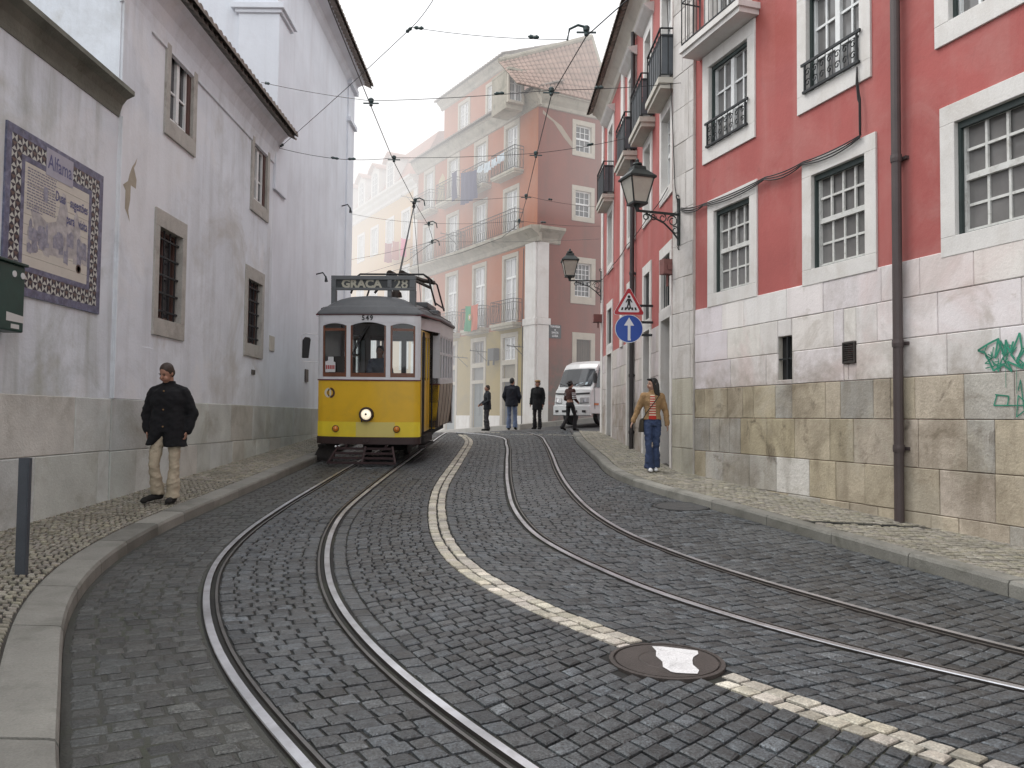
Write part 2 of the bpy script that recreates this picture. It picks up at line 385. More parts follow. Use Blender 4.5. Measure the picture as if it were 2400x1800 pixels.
pl = MB(); pl.cur = 0; ribbon(pl, lambda y: LWALL-.2, KLi, -6, 27, .105, .108, .4, 3); pl.cur = 1
setts(pl, lambda y: LWALL, shift(KLi, -.01), 2.5, 13, .075, .086, .122, pcol, -.35, .020, .014, .010, dome=.005)
setts(pl, lambda y: LWALL, shift(KLi, -.01), 13, 27, .10, .12, .122, pcol, -.35, .014, .012, .012, dome=.005)
struct('left_pavement', pl, [PJOINT, PAVE], norm=False)
pr = MB(); pr.cur = 0; ribbon(pr, KRi, lambda y: RW(y)+.1, -4, 26, .105, .108, .4, 3); pr.cur = 1
CHN = G(1950*1.085, 1136*1.085, .12)
def skipch(x, y): return abs((y-CHN.y)+(x-CHN.x)*.28) < .09
setts(pr, shift(KRi, .01), RW, 4.5, 13, .082, .092, .122, pcol, -.2, .021, .014, .010, skip=skipch, dome=.005)
setts(pr, shift(KRi, .01), RW, 13, 26, .10, .12, .122, pcol, -.2, .014, .012, .012, dome=.005)
struct('right_pavement', pr, [PJOINT, PAVE], norm=False)
# small stone gutter crossing the right pavement under the downpipe
ch = MB(); ax = KRi(CHN.y+.1); 
for k in range(5):
    t0, t1 = k/5, (k+1)/5
    p = lambda t: Vector((ax+(CHN.x-ax)*t, CHN.y+.28*(CHN.x-ax)*(1-t), 0))
    a, b = p(t0+.01), p(t1-.01); z = lambda q: zg(q.x, q.y)+.118
    ch.rings([[(q.x, q.y-.075, z(q)-.05), (q.x, q.y-.075, z(q)), (q.x, q.y-.03, z(q)-.004), (q.x, q.y, z(q)-.018), (q.x, q.y+.03, z(q)-.004), (q.x, q.y+.075, z(q)), (q.x, q.y+.075, z(q)-.05)] for q in (a, b)])
struct('pavement_gutter', ch, KERB)
# rails
STEEL = sh('worn_rail_steel', (.66, .67, .70), .38, 1.0, var=.35, vscale=2.2, dirt=(.20, .18, .17), dirt_amt=.5, dscale=3)
RUST = sh('rail_groove', (.035, .03, .027), .7, .4, var=.4, vscale=8)
LIP = sh('rail_lip', (.16, .155, .15), .4, .9, var=.3, vscale=5)
def rail(g, side, y0, y1, parent, z0=.004):
    mb = MB(); n = int((y1-y0)/.22); rs = []
    prof = [(-.045*side*-1, -.05), (.045*side, .0), (.042*side, .006), (-.006*side, .006), (-.010*side, -.026), (-.042*side, -.026), (-.046*side, .001), (-.066*side, .001), (-.068*side, -.05)]
    prof[0] = (.045*side, -.05)
    for i in range(n+1):
        y = y0+(y1-y0)*i/n; s = (g(y+.1)-g(y-.1))/.2; k = 1/math.sqrt(1+s*s)
        rs.append([Vector((g(y)+d*k, y-d*k*s, zg(g(y)+d*k, y-d*k*s)+z+z0)) for d, z in prof])
    idx = [[mb.vert(p) for p in r] for r in rs]
    for a, b in zip(idx, idx[1:]):
        for k in range(len(prof)-1):
            mb.cur = 0 if k in (1, 2) else (2 if k in (6,) else 1); mb.face((a[k], a[k+1], b[k+1], b[k]))
    o = obj('rail', mb, [STEEL, RUST, LIP], parent, Matrix.Identity(4), smooth=False)
    return o
for nm, ga, gb, y1, lab in (('tram_track', L1, R1, 27.0, 'left grooved tram track in the setts, leading under the yellow tram'), ('tram_track', L2, R2, 26.6, 'right grooved tram track in the setts, empty and bending away uphill')):
    x = (ga(8)+gb(8))/2; t = thing(nm, lab, 'tram track', (x, 8, zg(x, 8)), 'tram tracks in the street')
    rail(ga, -1, .6 if y1 == 27.0 else 2.2, y1, t); rail(gb, 1, .6 if y1 == 27.0 else 2.2, y1, t)
# manhole covers
CAST = sh('cast_iron_cover', (.062, .052, .047), .6, .3, var=.25, vscale=5, grain=.3, bump=.4, bscale=90)
RPAINT = sh('road_paint', (.62, .62, .62), .7, 0, grain=.2, dirt=(.08, .07, .065), dirt_amt=.45, dscale=7, speck=.7)
def tilt_at(x, y, dz=0):
    e = .2; nx = Vector((2*e, 0, zg(x+e, y)-zg(x-e, y))).normalized(); ny = Vector((0, 2*e, zg(x, y+e)-zg(x, y-e))).normalized()
    nz = nx.cross(ny).normalized(); ny = nz.cross(nx)
    return Matrix(((nx.x, ny.x, nz.x, x), (nx.y, ny.y, nz.y, y), (nx.z, ny.z, nz.z, zg(x, y)+dz), (0, 0, 0, 1)))
GCAST = sh('grey_iron_cover', (.055, .056, .056), .6, .1, var=.3, vscale=6, grain=.4, bump=.5, bscale=60)
def manhole(c, R, lab, paint):
    t = thing('manhole_cover', lab, 'manhole cover', tilt_at(c[0], c[1], .0), 'manhole covers in the roadway'); mb = MB()
    mb.lathe([(R+.03, -.03), (R+.03, .008), (R+.005, .010), (R+.002, -.006), (R-.008, -.006), (R-.010, .008), (R*.55, .010), (R*.52, .006), (R*.5, .010), (.03, .011), (.001, .011)], 40)
    obj('cover', mb, CAST if paint else GCAST, t, smooth=False)
    if paint:
        pm = MB(); pts = [(-.02, -.22), (.01, -.24), (.125, -.25), (.15, -.19), (.135, -.1), (.15, -.02), (.17, .04), (.215, .10), (.225, .16), (.15, .19), (.02, .235), (-.045, .24), (-.035, .15), (-.055, .05), (-.035, -.05), (-.05, -.14)]
        pm.poly([(x, y*1.05, .0135) for x, y in pts]); obj('paint_patch', pm, RPAINT, t, norm=False)
manhole(MHC, MHR, 'round iron manhole cover crossed by a worn white paint patch on the centre line', True)
manhole(MH2, MH2R, 'plain round manhole cover near the right kerb', False)
# ------------------------------------------------------------------ facade tools (all in wall-frame coordinates)
def wall_panel(mb, x0, x1, z0, z1, ops, rev=.22, y=0.0):
    ops = [(o[0]-.004, o[1]+.004, o[2]-.004, o[3]+.004) for o in ops]
    xs = sorted({x0, x1, *[v for o in ops for v in (o[0], o[1])]}); zs = sorted({z0, z1, *[v for o in ops for v in (o[2], o[3])]})
    xs = [v for v in xs if x0-1e-6 <= v <= x1+1e-6]; zs = [v for v in zs if z0-1e-6 <= v <= z1+1e-6]
    for a, b in zip(xs, xs[1:]):
        for c, d in zip(zs, zs[1:]):
            mx, mz = (a+b)/2, (c+d)/2
            if any(o[0] < mx < o[1] and o[2] < mz < o[3] for o in ops): continue
            mb.poly([(a, y, c), (b, y, c), (b, y, d), (a, y, d)])
    for a, b, c, d in ops:
        a2, b2, c2, d2 = max(a, x0), min(b, x1), max(c, z0), min(d, z1)
        if a2 >= b2 or c2 >= d2: continue
        if a >= x0: mb.poly([(a, y, c2), (a, y, d2), (a, y+rev, d2), (a, y+rev, c2)])
        if b <= x1: mb.poly([(b, y, d2), (b, y, c2), (b, y+rev, c2), (b, y+rev, d2)])
        if d <= z1: mb.poly([(a2, y, d), (b2, y, d), (b2, y+rev, d), (a2, y+rev, d)])
        if c >= z0: mb.poly([(b2, y, c), (a2, y, c), (a2, y+rev, c), (b2, y+rev, c)])
def frame_ring(mb, inner, outer, y0, y1):
    a, b, c, d = inner; A, B, C_, D = outer
    for p in ((A, B, d, D), (A, B, C_, c), (A, a, c, d), (b, B, c, d)):
        if p[1]-p[0] > 1e-4 and p[3]-p[2] > 1e-4: mb.box(p[0], p[1], y0, y1, p[2], p[3])
def window(parent, fr, op, outer, sash, pane, sur, cols=4, rows=(2, 2), style='sash', depth=.13, fw=.05, bw=.026, out=.03, name='window', label=None):
    a, b, c, d = op; mb = MB()
    frame_ring(mb, (a+fw, b-fw, c+fw, d-fw), (a, b, c, d), depth-.03, depth+.03)
    if style == 'sash':
        zm = (c+d)/2
        mb.box(a+fw, b-fw, depth-.035, depth+.02, zm-.035, zm+.035)
        spans = ((c+fw, zm-.035, rows[1], .012), (zm+.035, d-fw, rows[0], -.012))
        for lo, hi, n, dy in spans:
            for k in range(1, cols): x = a+fw+(b-a-2*fw)*k/cols; mb.box(x-bw/2, x+bw/2, depth-.018+dy, depth+.012+dy, lo, hi)
            for k in range(1, n):
                z = lo+(hi-lo)*k/n
                for j in range(cols):
                    xa = a+fw+(b-a-2*fw)*j/cols+bw/2; xb = a+fw+(b-a-2*fw)*(j+1)/cols-bw/2; mb.box(xa, xb, depth-.016+dy, depth+.01+dy, z-bw/2, z+bw/2)
    elif style == 'casement':
        xm = (a+b)/2; mb.box(xm-.045, xm+.045, depth-.04, depth+.02, c+fw, d-fw)
        for lo, hi in ((a+fw, xm-.045), (xm+.045, b-fw)):
            n = rows[0]
            for k in range(1, n): z = c+fw+(d-c-2*fw)*k/n; mb.box(lo, hi, depth-.018, depth+.01, z-bw/2, z+bw/2)
            if cols > 2: x = (lo+hi)/2; mb.box(x-bw/2, x+bw/2, depth-.014, depth+.008, c+fw, d-fw)
    elif style == 'transom':
        zt = d-(d-c)*.3; mb.box(a+fw, b-fw, depth-.04, depth+.02, zt-.045, zt+.045); xm = (a+b)/2; mb.box(xm-.04, xm+.04, depth-.038, depth+.02, c+fw, zt-.045)
        for k in range(1, 3): z = c+(zt-c)*k/3; mb.box(a+fw, xm-.04, depth-.016, depth+.01, z-bw/2, z+bw/2); mb.box(xm+.04, b-fw, depth-.016, depth+.01, z-bw/2, z+bw/2)
        for k in (1, 2): x = a+(b-a)*k/3; mb.box(x-bw/2, x+bw/2, depth-.016, depth+.01, zt+.045, d-fw)
    w = obj(name, mb, sash, parent, fr.M, label=label)
    pm = MB(); pm.poly([(a+.01, depth+.015, c+.01), (b-.01, depth+.015, c+.01), (b-.01, depth+.015, d-.01), (a+.01, depth+.015, d-.01)]); obj('pane', pm, pane, w, fr.M)
    if outer:
        sm = MB(); frame_ring(sm, op, outer, -out, depth+.06); obj('surround', sm, sur, w, fr.M, bevel=.006)
    return w
def blocks(mb, x0, x1, zs, ops, wr, colf, y0=-.03, gap=.006):
    for c, d in zip(zs, zs[1:]):
        x = x0; cuts = []
        while x < x1-.01: cuts.append(x); x += random.uniform(*wr)
        cuts.append(x1); cuts = sorted(set(cuts) | {v for o in ops if o[2] < d-.02 and o[3] > c+.02 for v in (o[0], o[1]) if x0 < v < x1})
        cuts = [v for i, v in enumerate(cuts) if i == 0 or v-cuts[i-1] > .03 or v in [q for o in ops for q in o[:2]]]
        for a, b in zip(cuts, cuts[1:]):
            segs = [(c, d)]
            for o in ops:
                if o[0] < (a+b)/2 < o[1]:
                    ns = []
                    for lo, hi in segs:
                        if o[2] > lo+.02: ns.append((lo, min(hi, o[2])))
                        if o[3] < hi-.02: ns.append((max(lo, o[3]), hi))
                    segs = [s for s in ns if s[1]-s[0] > .02]
            for lo, hi in segs:
                mb.col = colf((a+b)/2, (lo+hi)/2); g = gap/2; yy = y0+random.uniform(-.004, .004); j = lambda: random.uniform(-.003, .003)
                o4 = [(a+g, lo+g), (b-g, lo+g), (b-g, hi-g), (a+g, hi-g)]; i4 = [(a+g+.008+j(), lo+g+.008+j()), (b-g-.008+j(), lo+g+.008+j()), (b-g-.008+j(), hi-g-.008+j()), (a+g+.008+j(), hi-g-.008+j())]
                r = [[(p, q, yy+.025) for p, q in o4], [(p, q, yy+.006) for p, q in o4], [(p, q, yy) for p, q in i4]]
                ids = [[mb.vert((p, t, q)) for p, q, t in rr_] for rr_ in r]
                for A, B in zip(ids, ids[1:]):
                    for k in range(4): mb.face((A[k], A[(k+1) % 4], B[(k+1) % 4], B[k]))
                mb.face(ids[2])
    mb.col = (1, 1, 1, 1)
def tiles(mb, f, n, length, r=.085, seg=6, rows=0):
    "barrel-tile roof: f(u,s,h)->3d, u along eave in tile widths, s up the slope in m, h above the slope"
    for k in range(n):
        ss = [0]+[length*(i+1)/max(1, rows) for i in range(rows)] if rows else [0, length]
        for a, b in zip(ss, ss[1:]):
            r0 = []; r1 = []
            for i in range(seg+1):
                t = PI*i/seg; du = .5-.5*math.cos(t); h = math.sin(t)*r
                r0.append(f(k+du, a, h+.018)); r1.append(f(k+du, b, h))
            mb.rings([r0, r1], close=False)
            if a == 0:
                mb.face([mb.vert(p) for p in r0]); q0 = []; q1 = []
                for i in range(seg+1): t = PI*i/seg; du = 1-.5*math.cos(t); h = -math.sin(t)*r*.75; q0.append(f(k+du, .06, h)); q1.append(f(k+du, .55, h))
                mb.rings([q0, q1], close=False)
def iron_rail(mb, x0, x1, z0, z1, d, scroll=True, pitch=.11, r=.008, ends=True):
    "wrought iron balcony railing standing d in front of the wall: front and two ends"
    segs = [((x0, -d), (x1, -d))]+([((x0, 0), (x0, -d)), ((x1, -d), (x1, 0))] if ends else [])
    for (ax, ay), (bx, by) in segs:
        for z, w in ((z1, .035), (z0+.06, .02), (z1-.14, .016)): mb.bar((ax, ay, z), (bx, by, z), w, .02)
        n = max(1, round(math.hypot(bx-ax, by-ay)/pitch))
        for k in range(n+1):
            x = ax+(bx-ax)*k/n; y = ay+(by-ay)*k/n
            mb.tube([(x, y, z0+.06), (x, y, z1)], r*(1.5 if k in (0, n) else 1), 4)
            if scroll and k < n:
                xm = ax+(bx-ax)*(k+.5)/n; ym = ay+(by-ay)*(k+.5)/n; h = z1-.14-z0-.06; ux, uy = (bx-ax)/n, (by-ay)/n
                pts = [(xm+ux*.36*math.sin(t*2*PI*1.0), ym+uy*.36*math.sin(t*2*PI*1.0), z0+.06+h*t) for t in [i/10 for i in range(11)]]
                mb.tube(pts, r*.8, 3)
def balcony(parent, fr, x0, x1, z, d, slab_m, iron, h=.95, th=.14, brackets=True, scroll=True, panel=None, pitch=.11):
    mb = MB(); mb.box(x0, x1, -d, 0, z-th*.55, z); mb.box(x0+.04, x1-.04, -d+.04, 0, z-th, z-th*.55)
    if brackets:
        for x in (x0+.1, x1-.22): mb.prism([(0, -th), (-d*.8, -th), (-d*.75, -th-.05), (-.05, -th-.3), (0, -th-.32)], lambda a, b, t, x=x: (x+t, a, z+b), 0, .12)
    b = obj('balcony', mb, slab_m, parent, fr.M)
    rm = MB(); iron_rail(rm, x0+.03, x1-.03, z, z+h, d-.04, scroll, pitch)
    r = obj('railing', rm, iron, b, fr.M)
    if panel:
        pm = MB(); pm.box(x0+.05, x1-.05, -d+.06, -d+.065, z+.08, z+h-.1); pm.box(x0+.05, x0+.055, -d+.07, -.02, z+.08, z+h-.1); pm.box(x1-.055, x1-.05, -d+.07, -.02, z+.08, z+h-.1); obj('screen_panel', pm, panel, b, fr.M)
    return b
def cornice(mb, x0, x1, prof, closed=True):
    "profile (y outward negative, z) swept along x"
    mb.rings([[(x0, y, z) for y, z in prof], [(x1, y, z) for y, z in prof]])
def blot(mb, cx, cz, pts, y=-.004, s=1): mb.poly([(cx+a*s, y, cz+b*s) for a, b in pts])
# ------------------------------------------------------------------ materials of the facades
PLASTER_L = sh('limewash_grey', (.68, .715, .76), .85, 0, var=.14, vscale=.8, var2=.5, v2scale=(2.6, 2.6, .25), dirt=(.33, .33, .31), dirt_amt=.42, dscale=.8, patches=(((.42, .40, .35), .55, .55, .54, .68), ((.74, .74, .74), .4, .5, .52, .62)), bump=.25, bscale=18, grain=.04)
PLASTER_G = sh('limewash_mossy', (.64, .68, .72), .85, 0, var=.14, vscale=1.2, var2=.85, v2scale=(2.6, 2.6, .22), patches=(((.40, .40, .33), .6, .6, .52, .68), ((.72, .72, .73), .45, .5, .54, .64)), dirt=(.25, .265, .21), dirt_amt=.6, dscale=.9, bump=.3, bscale=18, grain=.05)
PLASTER_T = sh('limewash_pale', (.71, .74, .79), .85, 0, var=.08, vscale=.8, var2=.4, v2scale=(1.8, 1.8, .2), dirt=(.45, .44, .46), dirt_amt=.25, dscale=.6, bump=.2, bscale=14)
DADO = sh('dado_stone', (.51, .535, .52), .75, 0, var=.2, vscale=1.6, dirt=(.24, .225, .175), dirt_amt=.6, dscale=1.4, grain=.12, bump=.35, bscale=30, attr=True, speck=.35)
LIMEG = sh('grey_stone_trim', (.40, .385, .35), .75, 0, var=.2, vscale=2, dirt=(.16, .145, .12), dirt_amt=.65, dscale=2, grain=.14, bump=.3, bscale=35, speck=.4)
LIME = sh('limestone_trim', (.50, .47, .41), .7, 0, var=.14, vscale=2, dirt=(.27, .24, .19), dirt_amt=.4, dscale=1.8, grain=.1, bump=.3, bscale=35, speck=.3)
LIMEW = sh('limestone_trim_white', (.66, .64, .61), .7, 0, var=.08, vscale=2, dirt=(.42, .37, .31), dirt_amt=.4, dscale=1.5, grain=.06, bump=.2, bscale=35, var2=.3, v2scale=(5, 5, .6))
MOSS = sh('mossy_coping', (.16, .165, .135), .9, 0, var=.3, vscale=2, dirt=(.055, .062, .035), dirt_amt=.85, dscale=1.5, bump=.6, bscale=25)
TILE_D = sh('dark_clay_tile', (.22, .185, .16), .85, 0, var=.3, vscale=4, dirt=(.07, .07, .06), dirt_amt=.5, dscale=2, bump=.3, bscale=40)
WPAINT = sh('white_paint', (.72, .73, .72), .5, 0, var=.08, vscale=5, dirt=(.40, .38, .33), dirt_amt=.3, dscale=6)
BROWNW = sh('brown_wood', (.085, .04, .032), .6, 0, var=.25, vscale=6)
GREENW = sh('dark_green_wood', (.03, .045, .042), .5, 0, var=.2, vscale=6)
def glass(name, col, rough=.06, var=.35): return sh(name, col, rough, 0, var=var, vscale=1.7, spec=.6)
GLASS_D = glass('dark_window_glass', (.045, .045, .05)); GLASS_M = glass('curtained_glass', (.17, .165, .16), .06, .3); GLASS_W = glass('white_curtain_glass', (.55, .55, .56), .12, .12)
GLASS_L = glass('pale_window_glass', (.20, .20, .21), .05, .25)
BLACK = sh('deep_shadow', (.012, .012, .012), .9)
# ------------------------------------------------------------------ left side of the street
FL = Frame((LWALL, 0), (LWALL, 30))          # local x = distance along the street
YG, YH, YT = 10.72, 17.75, 26.25
def dadocol(x, z):
    g = random.gauss(1, .07); y = 1-.12*(random.random() < .25); return (g, g*(.55+.45*y), g*(.3+.7*y)*random.uniform(.94, 1), 1)
# garden wall with coping and tile panel
t = thing('garden_wall', 'low stained grey wall with mossy coping at the left, carrying the tile panel', 'wall', FL.w(5, 0, -1.3))
mb = MB(); wall_panel(mb, -4, YG, -3, 3.98, []); mb.poly([(-4, 0, 3.98), (YG, 0, 3.98), (YG, .5, 3.98), (-4, .5, 3.98)]); obj('wall', mb, PLASTER_G, t, FL.M)
mb = MB(); cornice(mb, -4, YG+.02, [(.3, 3.98), (-.012, 3.98), (-.02, 4.04), (-.05, 4.14), (-.11, 4.22), (-.19, 4.26), (-.21, 4.27), (-.21, 4.33), (.3, 4.42)]); obj('coping', mb, MOSS, t, FL.M)
mb = MB(); blocks(mb, -4, YG, [-2.2, -1.35, -.49, .2], [], (.55, 1.5), dadocol, -.035); obj('stone_base', mb, DADO, t, FL.M)
# house with the tiled eave
h = thing('white_house', 'stained white two-storey house with brown windows and a dark tiled eave', 'house', FL.w(14, 0, -1.1))
HW = [((399, 84, 447, 326), (385, 30, 458, 372)), ((595, 321, 622, 491), (587, 280, 629, 522)), ((372, 530, 420, 760), (362, 487, 438, 797)), ((580, 652, 609, 812), (572, 634, 617, 843))]
ops = []; outs = []
for o, u in HW:
    a = FL.rect(*o); b = FL.rect(*u); ops.append(a)
    wdt = min(.15, max(.11, min(a[0]-b[0], b[1]-a[1]))); outs.append((a[0]-wdt, a[1]+wdt, a[2]-.26, a[3]+.26))
mb = MB(); wall_panel(mb, YG, YH, -3, 6.2, ops, .30)
mb.poly([(YG, 0, -3), (YG, 0, 6.2), (YG, 9, 14), (YG, 9, -3)]); mb.poly([(YH, 0, 6.2), (YH, 0, -3), (YH, 9, -3), (YH, 9, 14)])
obj('wall', mb, PLASTER_L, h, FL.M)
mb = MB(); mb.box(YG+.02, YG+.85, -.035, .02, .2, 6.0); mb.box(YG+.02, YG+.07, -.06, -.035, .2, 4.0); mb.box(YG+.85, YG+1.25, -.018, .02, .2, .97); obj('corner_pilaster', mb, PLASTER_L, h, FL.M, bevel=.008)
mb = MB(); blocks(mb, YG+.0, YH, [-2.2, -.5, .2], [], (.6, 1.35), dadocol, -.045); obj('stone_base', mb, DADO, h, FL.M)
mb = MB(); cornice(mb, YG-.02, YH+.05, [(.02, 5.55), (-.03, 5.57), (-.03, 5.62), (-.05, 5.8), (-.11, 6.0), (-.22, 6.14), (-.30, 6.2), (.02, 6.2)]); obj('eave_cornice', mb, PLASTER_L, h, FL.M)
mb = MB(); TW = .215; n = int((YH-YG+.5)/TW)
sl = math.tan(math.radians(26)); tiles(mb, lambda u, s, hh: (YG-.25+u*TW, -.46+s, 6.24+s*sl+hh), n, 4.6, .098, 6, 10)
mb.poly([(YG-.25, -.24, 6.30), (YH+.2, -.24, 6.30), (YH+.2, 4.2, 8.4), (YG-.25, 4.2, 8.4)]); obj('roof', mb, TILE_D, h, FL.M)
for k in (0, 1):
    a, b, c, d = ops[k]; mb = MB(); frame_ring(mb, (a+.07, b-.10, c+.02, d-.11), (a, b, c, d), .02, .20)
    bf = obj('window', mb, BROWNW, h, FL.M, label='brown framed window with white casements')
    sm = MB(); A, B, Cc, D = a+.07, b-.10, c+.02, d-.11; frame_ring(sm, (A+.05, B-.05, Cc+.07, D-.05), (A, B, Cc, D), .05, .10); xm = (A+B)/2; sm.box(xm-.05, xm+.05, .04, .10, Cc+.07, D-.05)
    zz = Cc+(D-Cc)*.42; sm.box(A+.05, xm-.05, .06, .09, zz-.015, zz+.015); sm.box(xm+.05, B-.05, .06, .09, zz-.015, zz+.015); obj('sash', sm, WPAINT, bf, FL.M)
    pm = MB(); pm.poly([(A, .085, Cc), (B, .085, Cc), (B, .085, D), (A, .085, D)]); obj('pane', pm, GLASS_D, bf, FL.M)
    sm = MB(); frame_ring(sm, ops[k], outs[k], -.035, .29); obj('surround', sm, LIMEG, bf, FL.M, bevel=.006)
for k in (2, 3):
    a, b, c, d = ops[k]; mb = MB(); nb = 4
    for i in range(nb): x = a+(b-a)*(i+.5)/nb; mb.tube([(x, .05, c), (x, .05, d)], .014, 6)
    for i in range(5): z = c+(d-c)*(i+.5)/5; mb.box(a, b, .035, .065, z-.014, z+.014)
    g_ = obj('barred_window', mb, IRON, h, FL.M, label='small ground-floor window behind iron bars')
    sm = MB(); frame_ring(sm, (a+.06, b-.06, c+.06, d-.06), (a, b, c, d), .11, .16); xm = (a+b)/2; sm.box(xm-.04, xm+.04, .11, .16, c+.06, d-.06); obj('sash', sm, BROWNW, g_, FL.M)
    pm = MB(); pm.poly([(a, .15, c), (b, .15, c), (b, .15, d), (a, .15, d)]); obj('pane', pm, GLASS_D, g_, FL.M)
    sm = MB(); frame_ring(sm, ops[k], outs[k], -.03, .29); obj('surround', sm, LIMEG, g_, FL.M, bevel=.006)
# bare patch where the plaster has peeled
hx = lambda x, y: FL.hit(x/2.9625, 240+y/2.9625)
pts = [(935, 385), (925, 430), (912, 455), (930, 540), (925, 600), (890, 575), (885, 680), (872, 750), (882, 830), (862, 770), (848, 735), (852, 610), (835, 570), (870, 545), (880, 500), (900, 445), (918, 420)]
mb = MB(); mb.poly([(*[q for q in (hx(*p)[0],)], -.0372, hx(*p)[1]) for p in pts]); obj('peeled_patch', mb, sh('bare_render', (.36, .32, .25), .9, 0, var=.15, vscale=8), h, FL.M)
# tall white building behind
T = thing('white_building', 'tall pale white building with pilasters and tiled eave beyond the tiled house', 'building', FL.w(22, 0, -.6))
mb = MB(); wall_panel(mb, YH+.01, YT, -3, 11.0, []); mb.poly([(YH+.01, 0, -3), (YH+.01, 0, 11), (YH+.01, 12, 11), (YH+.01, 12, -3)]); mb.poly([(YT, 0, 11), (YT, 0, -3), (YT, 12, -3), (YT, 12, 11)]); obj('wall', mb, PLASTER_T, T, FL.M)
pm_ = MB(); mb = pm_; mb.box(YH-.05, YH+.85, -.06, .85, 5, 8.95); mb.box(YH-.10, YH+.92, -.12, .92, 8.95, 9.03); mb.box(YH-.16, YH+1.0, -.18, 1.0, 9.03, 9.16); obj('pilaster', mb, PLASTER_T, T, FL.M, bevel=.01); mb = MB(); mb.box(YT-.9, YT+.03, -.05, .02, -1, 11); mb.box(YT-.95, YT+.10, -.14, .02, 9.36, 9.50); mb.box(YT-.95, YT+.14, -.16, .02, 10.55, 10.72); obj('pilaster', mb, PLASTER_T, T, FL.M, bevel=.01)
mb = MB(); cornice(mb, YH, YT+.1, [(.02, 10.6), (-.1, 10.72), (-.14, 10.85), (-.35, 10.95), (-.4, 11.0), (.02, 11.0)]); obj('eave_cornice', mb, PLASTER_T, T, FL.M)
mb = MB(); n = int((YT-YH+.4)/.23); tiles(mb, lambda u, s, hh: (YH+u*.23, -.62+s, 10.92+s*.45+hh), n, 5, .09, 6, 8); mb.poly([(YH, -.38, 11.0), (YH+n*.23, -.38, 11.0), (YH+n*.23, 4.4, 13.1), (YH, 4.4, 13.1)]); obj('roof', mb, TILE_D, T, FL.M)
mb = MB(); blocks(mb, YH, YT, [-2.2, -.5, .2], [], (.6, 1.3), dadocol, -.035); obj('stone_base', mb, DADO, T, FL.M)
# small plates
for (u0, v0, u1, v1), mt, lab in (((631, 786, 641, 824), LIME, 'small pale stone plate on the wall beside the barred window'), ((589, 866, 596, 878), sh('slot_metal', (.10, .09, .08), .6, .5), 'small dark letter slot under the second barred window')):
    x0, x1, z0, z1 = FL.rect(u0, v0, u1, v1); mb = MB(); mb.box(x0, x1, -.02, .0, z0, z1)
    mb.v = [tuple(FL.M @ Vector(p)) for p in mb.v]; solo('wall_plate' if 'plate' in lab else 'letter_slot', mb, mt, lab, 'plate' if 'plate' in lab else 'letter slot')
x0, x1, z0, z1 = FL.rect(714, 865, 720, 895); mb = MB(); mb.box(x0, x1, -.03, 0, z0, z1); mb.v = [tuple(FL.M @ Vector(p)) for p in mb.v]; solo('wall_sign', mb, sh('dark_plaque', (.05, .035, .035), .5), 'narrow dark upright plaque on the tall white wall just left of the tram', 'plaque')
# tile panel
px0, px1, pz0, pz1 = 8.36, 10.36, 1.27, 3.06
tp = thing('tile_panel', 'blue and cream painted tile panel with black and white triangle border and lettering', 'tile panel', FL.w((px0+px1)/2, -.02, pz0))
TBLUE = sh('blue_glaze', (.115, .125, .19), .3, 0, var=.5, vscale=14, dirt=(.36, .37, .45), dirt_amt=.5, dscale=9); TCREAM = sh('cream_glaze', (.56, .54, .475), .35, 0, var=.07, vscale=3, dirt=(.40, .37, .32), dirt_amt=.3, dscale=4)
TDARK = sh('black_glaze', (.02, .02, .035), .3); TPALE = sh('pale_glaze', (.50, .52, .47), .3, 0, var=.15, vscale=9); TTAN = sh('brown_glaze', (.12, .085, .07), .35)
mb = MB(); frame_ring(mb, (px0+.09, px1-.09, pz0+.09, pz1-.09), (px0, px1, pz0, pz1), -.022, .0); obj('outer_border', mb, TBLUE, tp, FL.M)
bi = .27; mb = MB()
ix0, ix1, iz0, iz1 = px0+.09, px1-.09, pz0+.09, pz1-.09; cs = .09
nx = round((ix1-ix0)/cs); nz = round((iz1-iz0)/cs); cx = (ix1-ix0)/nx; cz = (iz1-iz0)/nz; ML = []
for i in range(nx):
    for j in range(nz):
        if 2 <= i < nx-2 and 2 <= j < nz-2: continue
        a, b, c, d = ix0+i*cx, ix0+(i+1)*cx, iz0+j*cz, iz0+(j+1)*cz; m_ = ((a+b)/2, (c+d)/2); q = [(a, c), (b, c), (b, d), (a, d)]
        for k in range(4):
            mb.cur = ((0, 1, 0, 1) if (i+j) % 2 else (1, 0, 2, 0))[k]; p1, p2 = q[k], q[(k+1) % 4]; mb.poly([(p1[0], -.021, p1[1]), (p2[0], -.021, p2[1]), (m_[0], -.021, m_[1])])
obj('triangle_border', mb, [TDARK, TPALE, TTAN], tp, FL.M)
jx0, jx1, jz0, jz1 = ix0+2*cx, ix1-2*cx, iz0+2*cz, iz1-2*cz
mb = MB(); frame_ring(mb, (jx0+.06, jx1-.06, jz0+.06, jz1-.06), (jx0, jx1, jz0, jz1), -.0225, -.002); obj('inner_border', mb, TBLUE, tp, FL.M)
fx0, fx1, fz0, fz1 = jx0+.06, jx1-.06, jz0+.06, jz1-.06
mb = MB(); n = 10
for k in range(n): a = fz0+(fz1-fz0)*k/n; b = fz0+(fz1-fz0)*(k+1)/n; mb.box(fx0, fx1, -.0205, -.001, a+.0015, b-.0015)
fld = obj('painted_field', mb, TCREAM, tp, FL.M)
mb = MB(); mb.box(px0+.72, px0+1.28, -.0245, -.0228, pz1-.36, pz1-.045); pq = obj('title_plaque', mb, sh('lilac_glaze', (.36, .36, .42), .35, 0, var=.1, vscale=8), tp, FL.M)
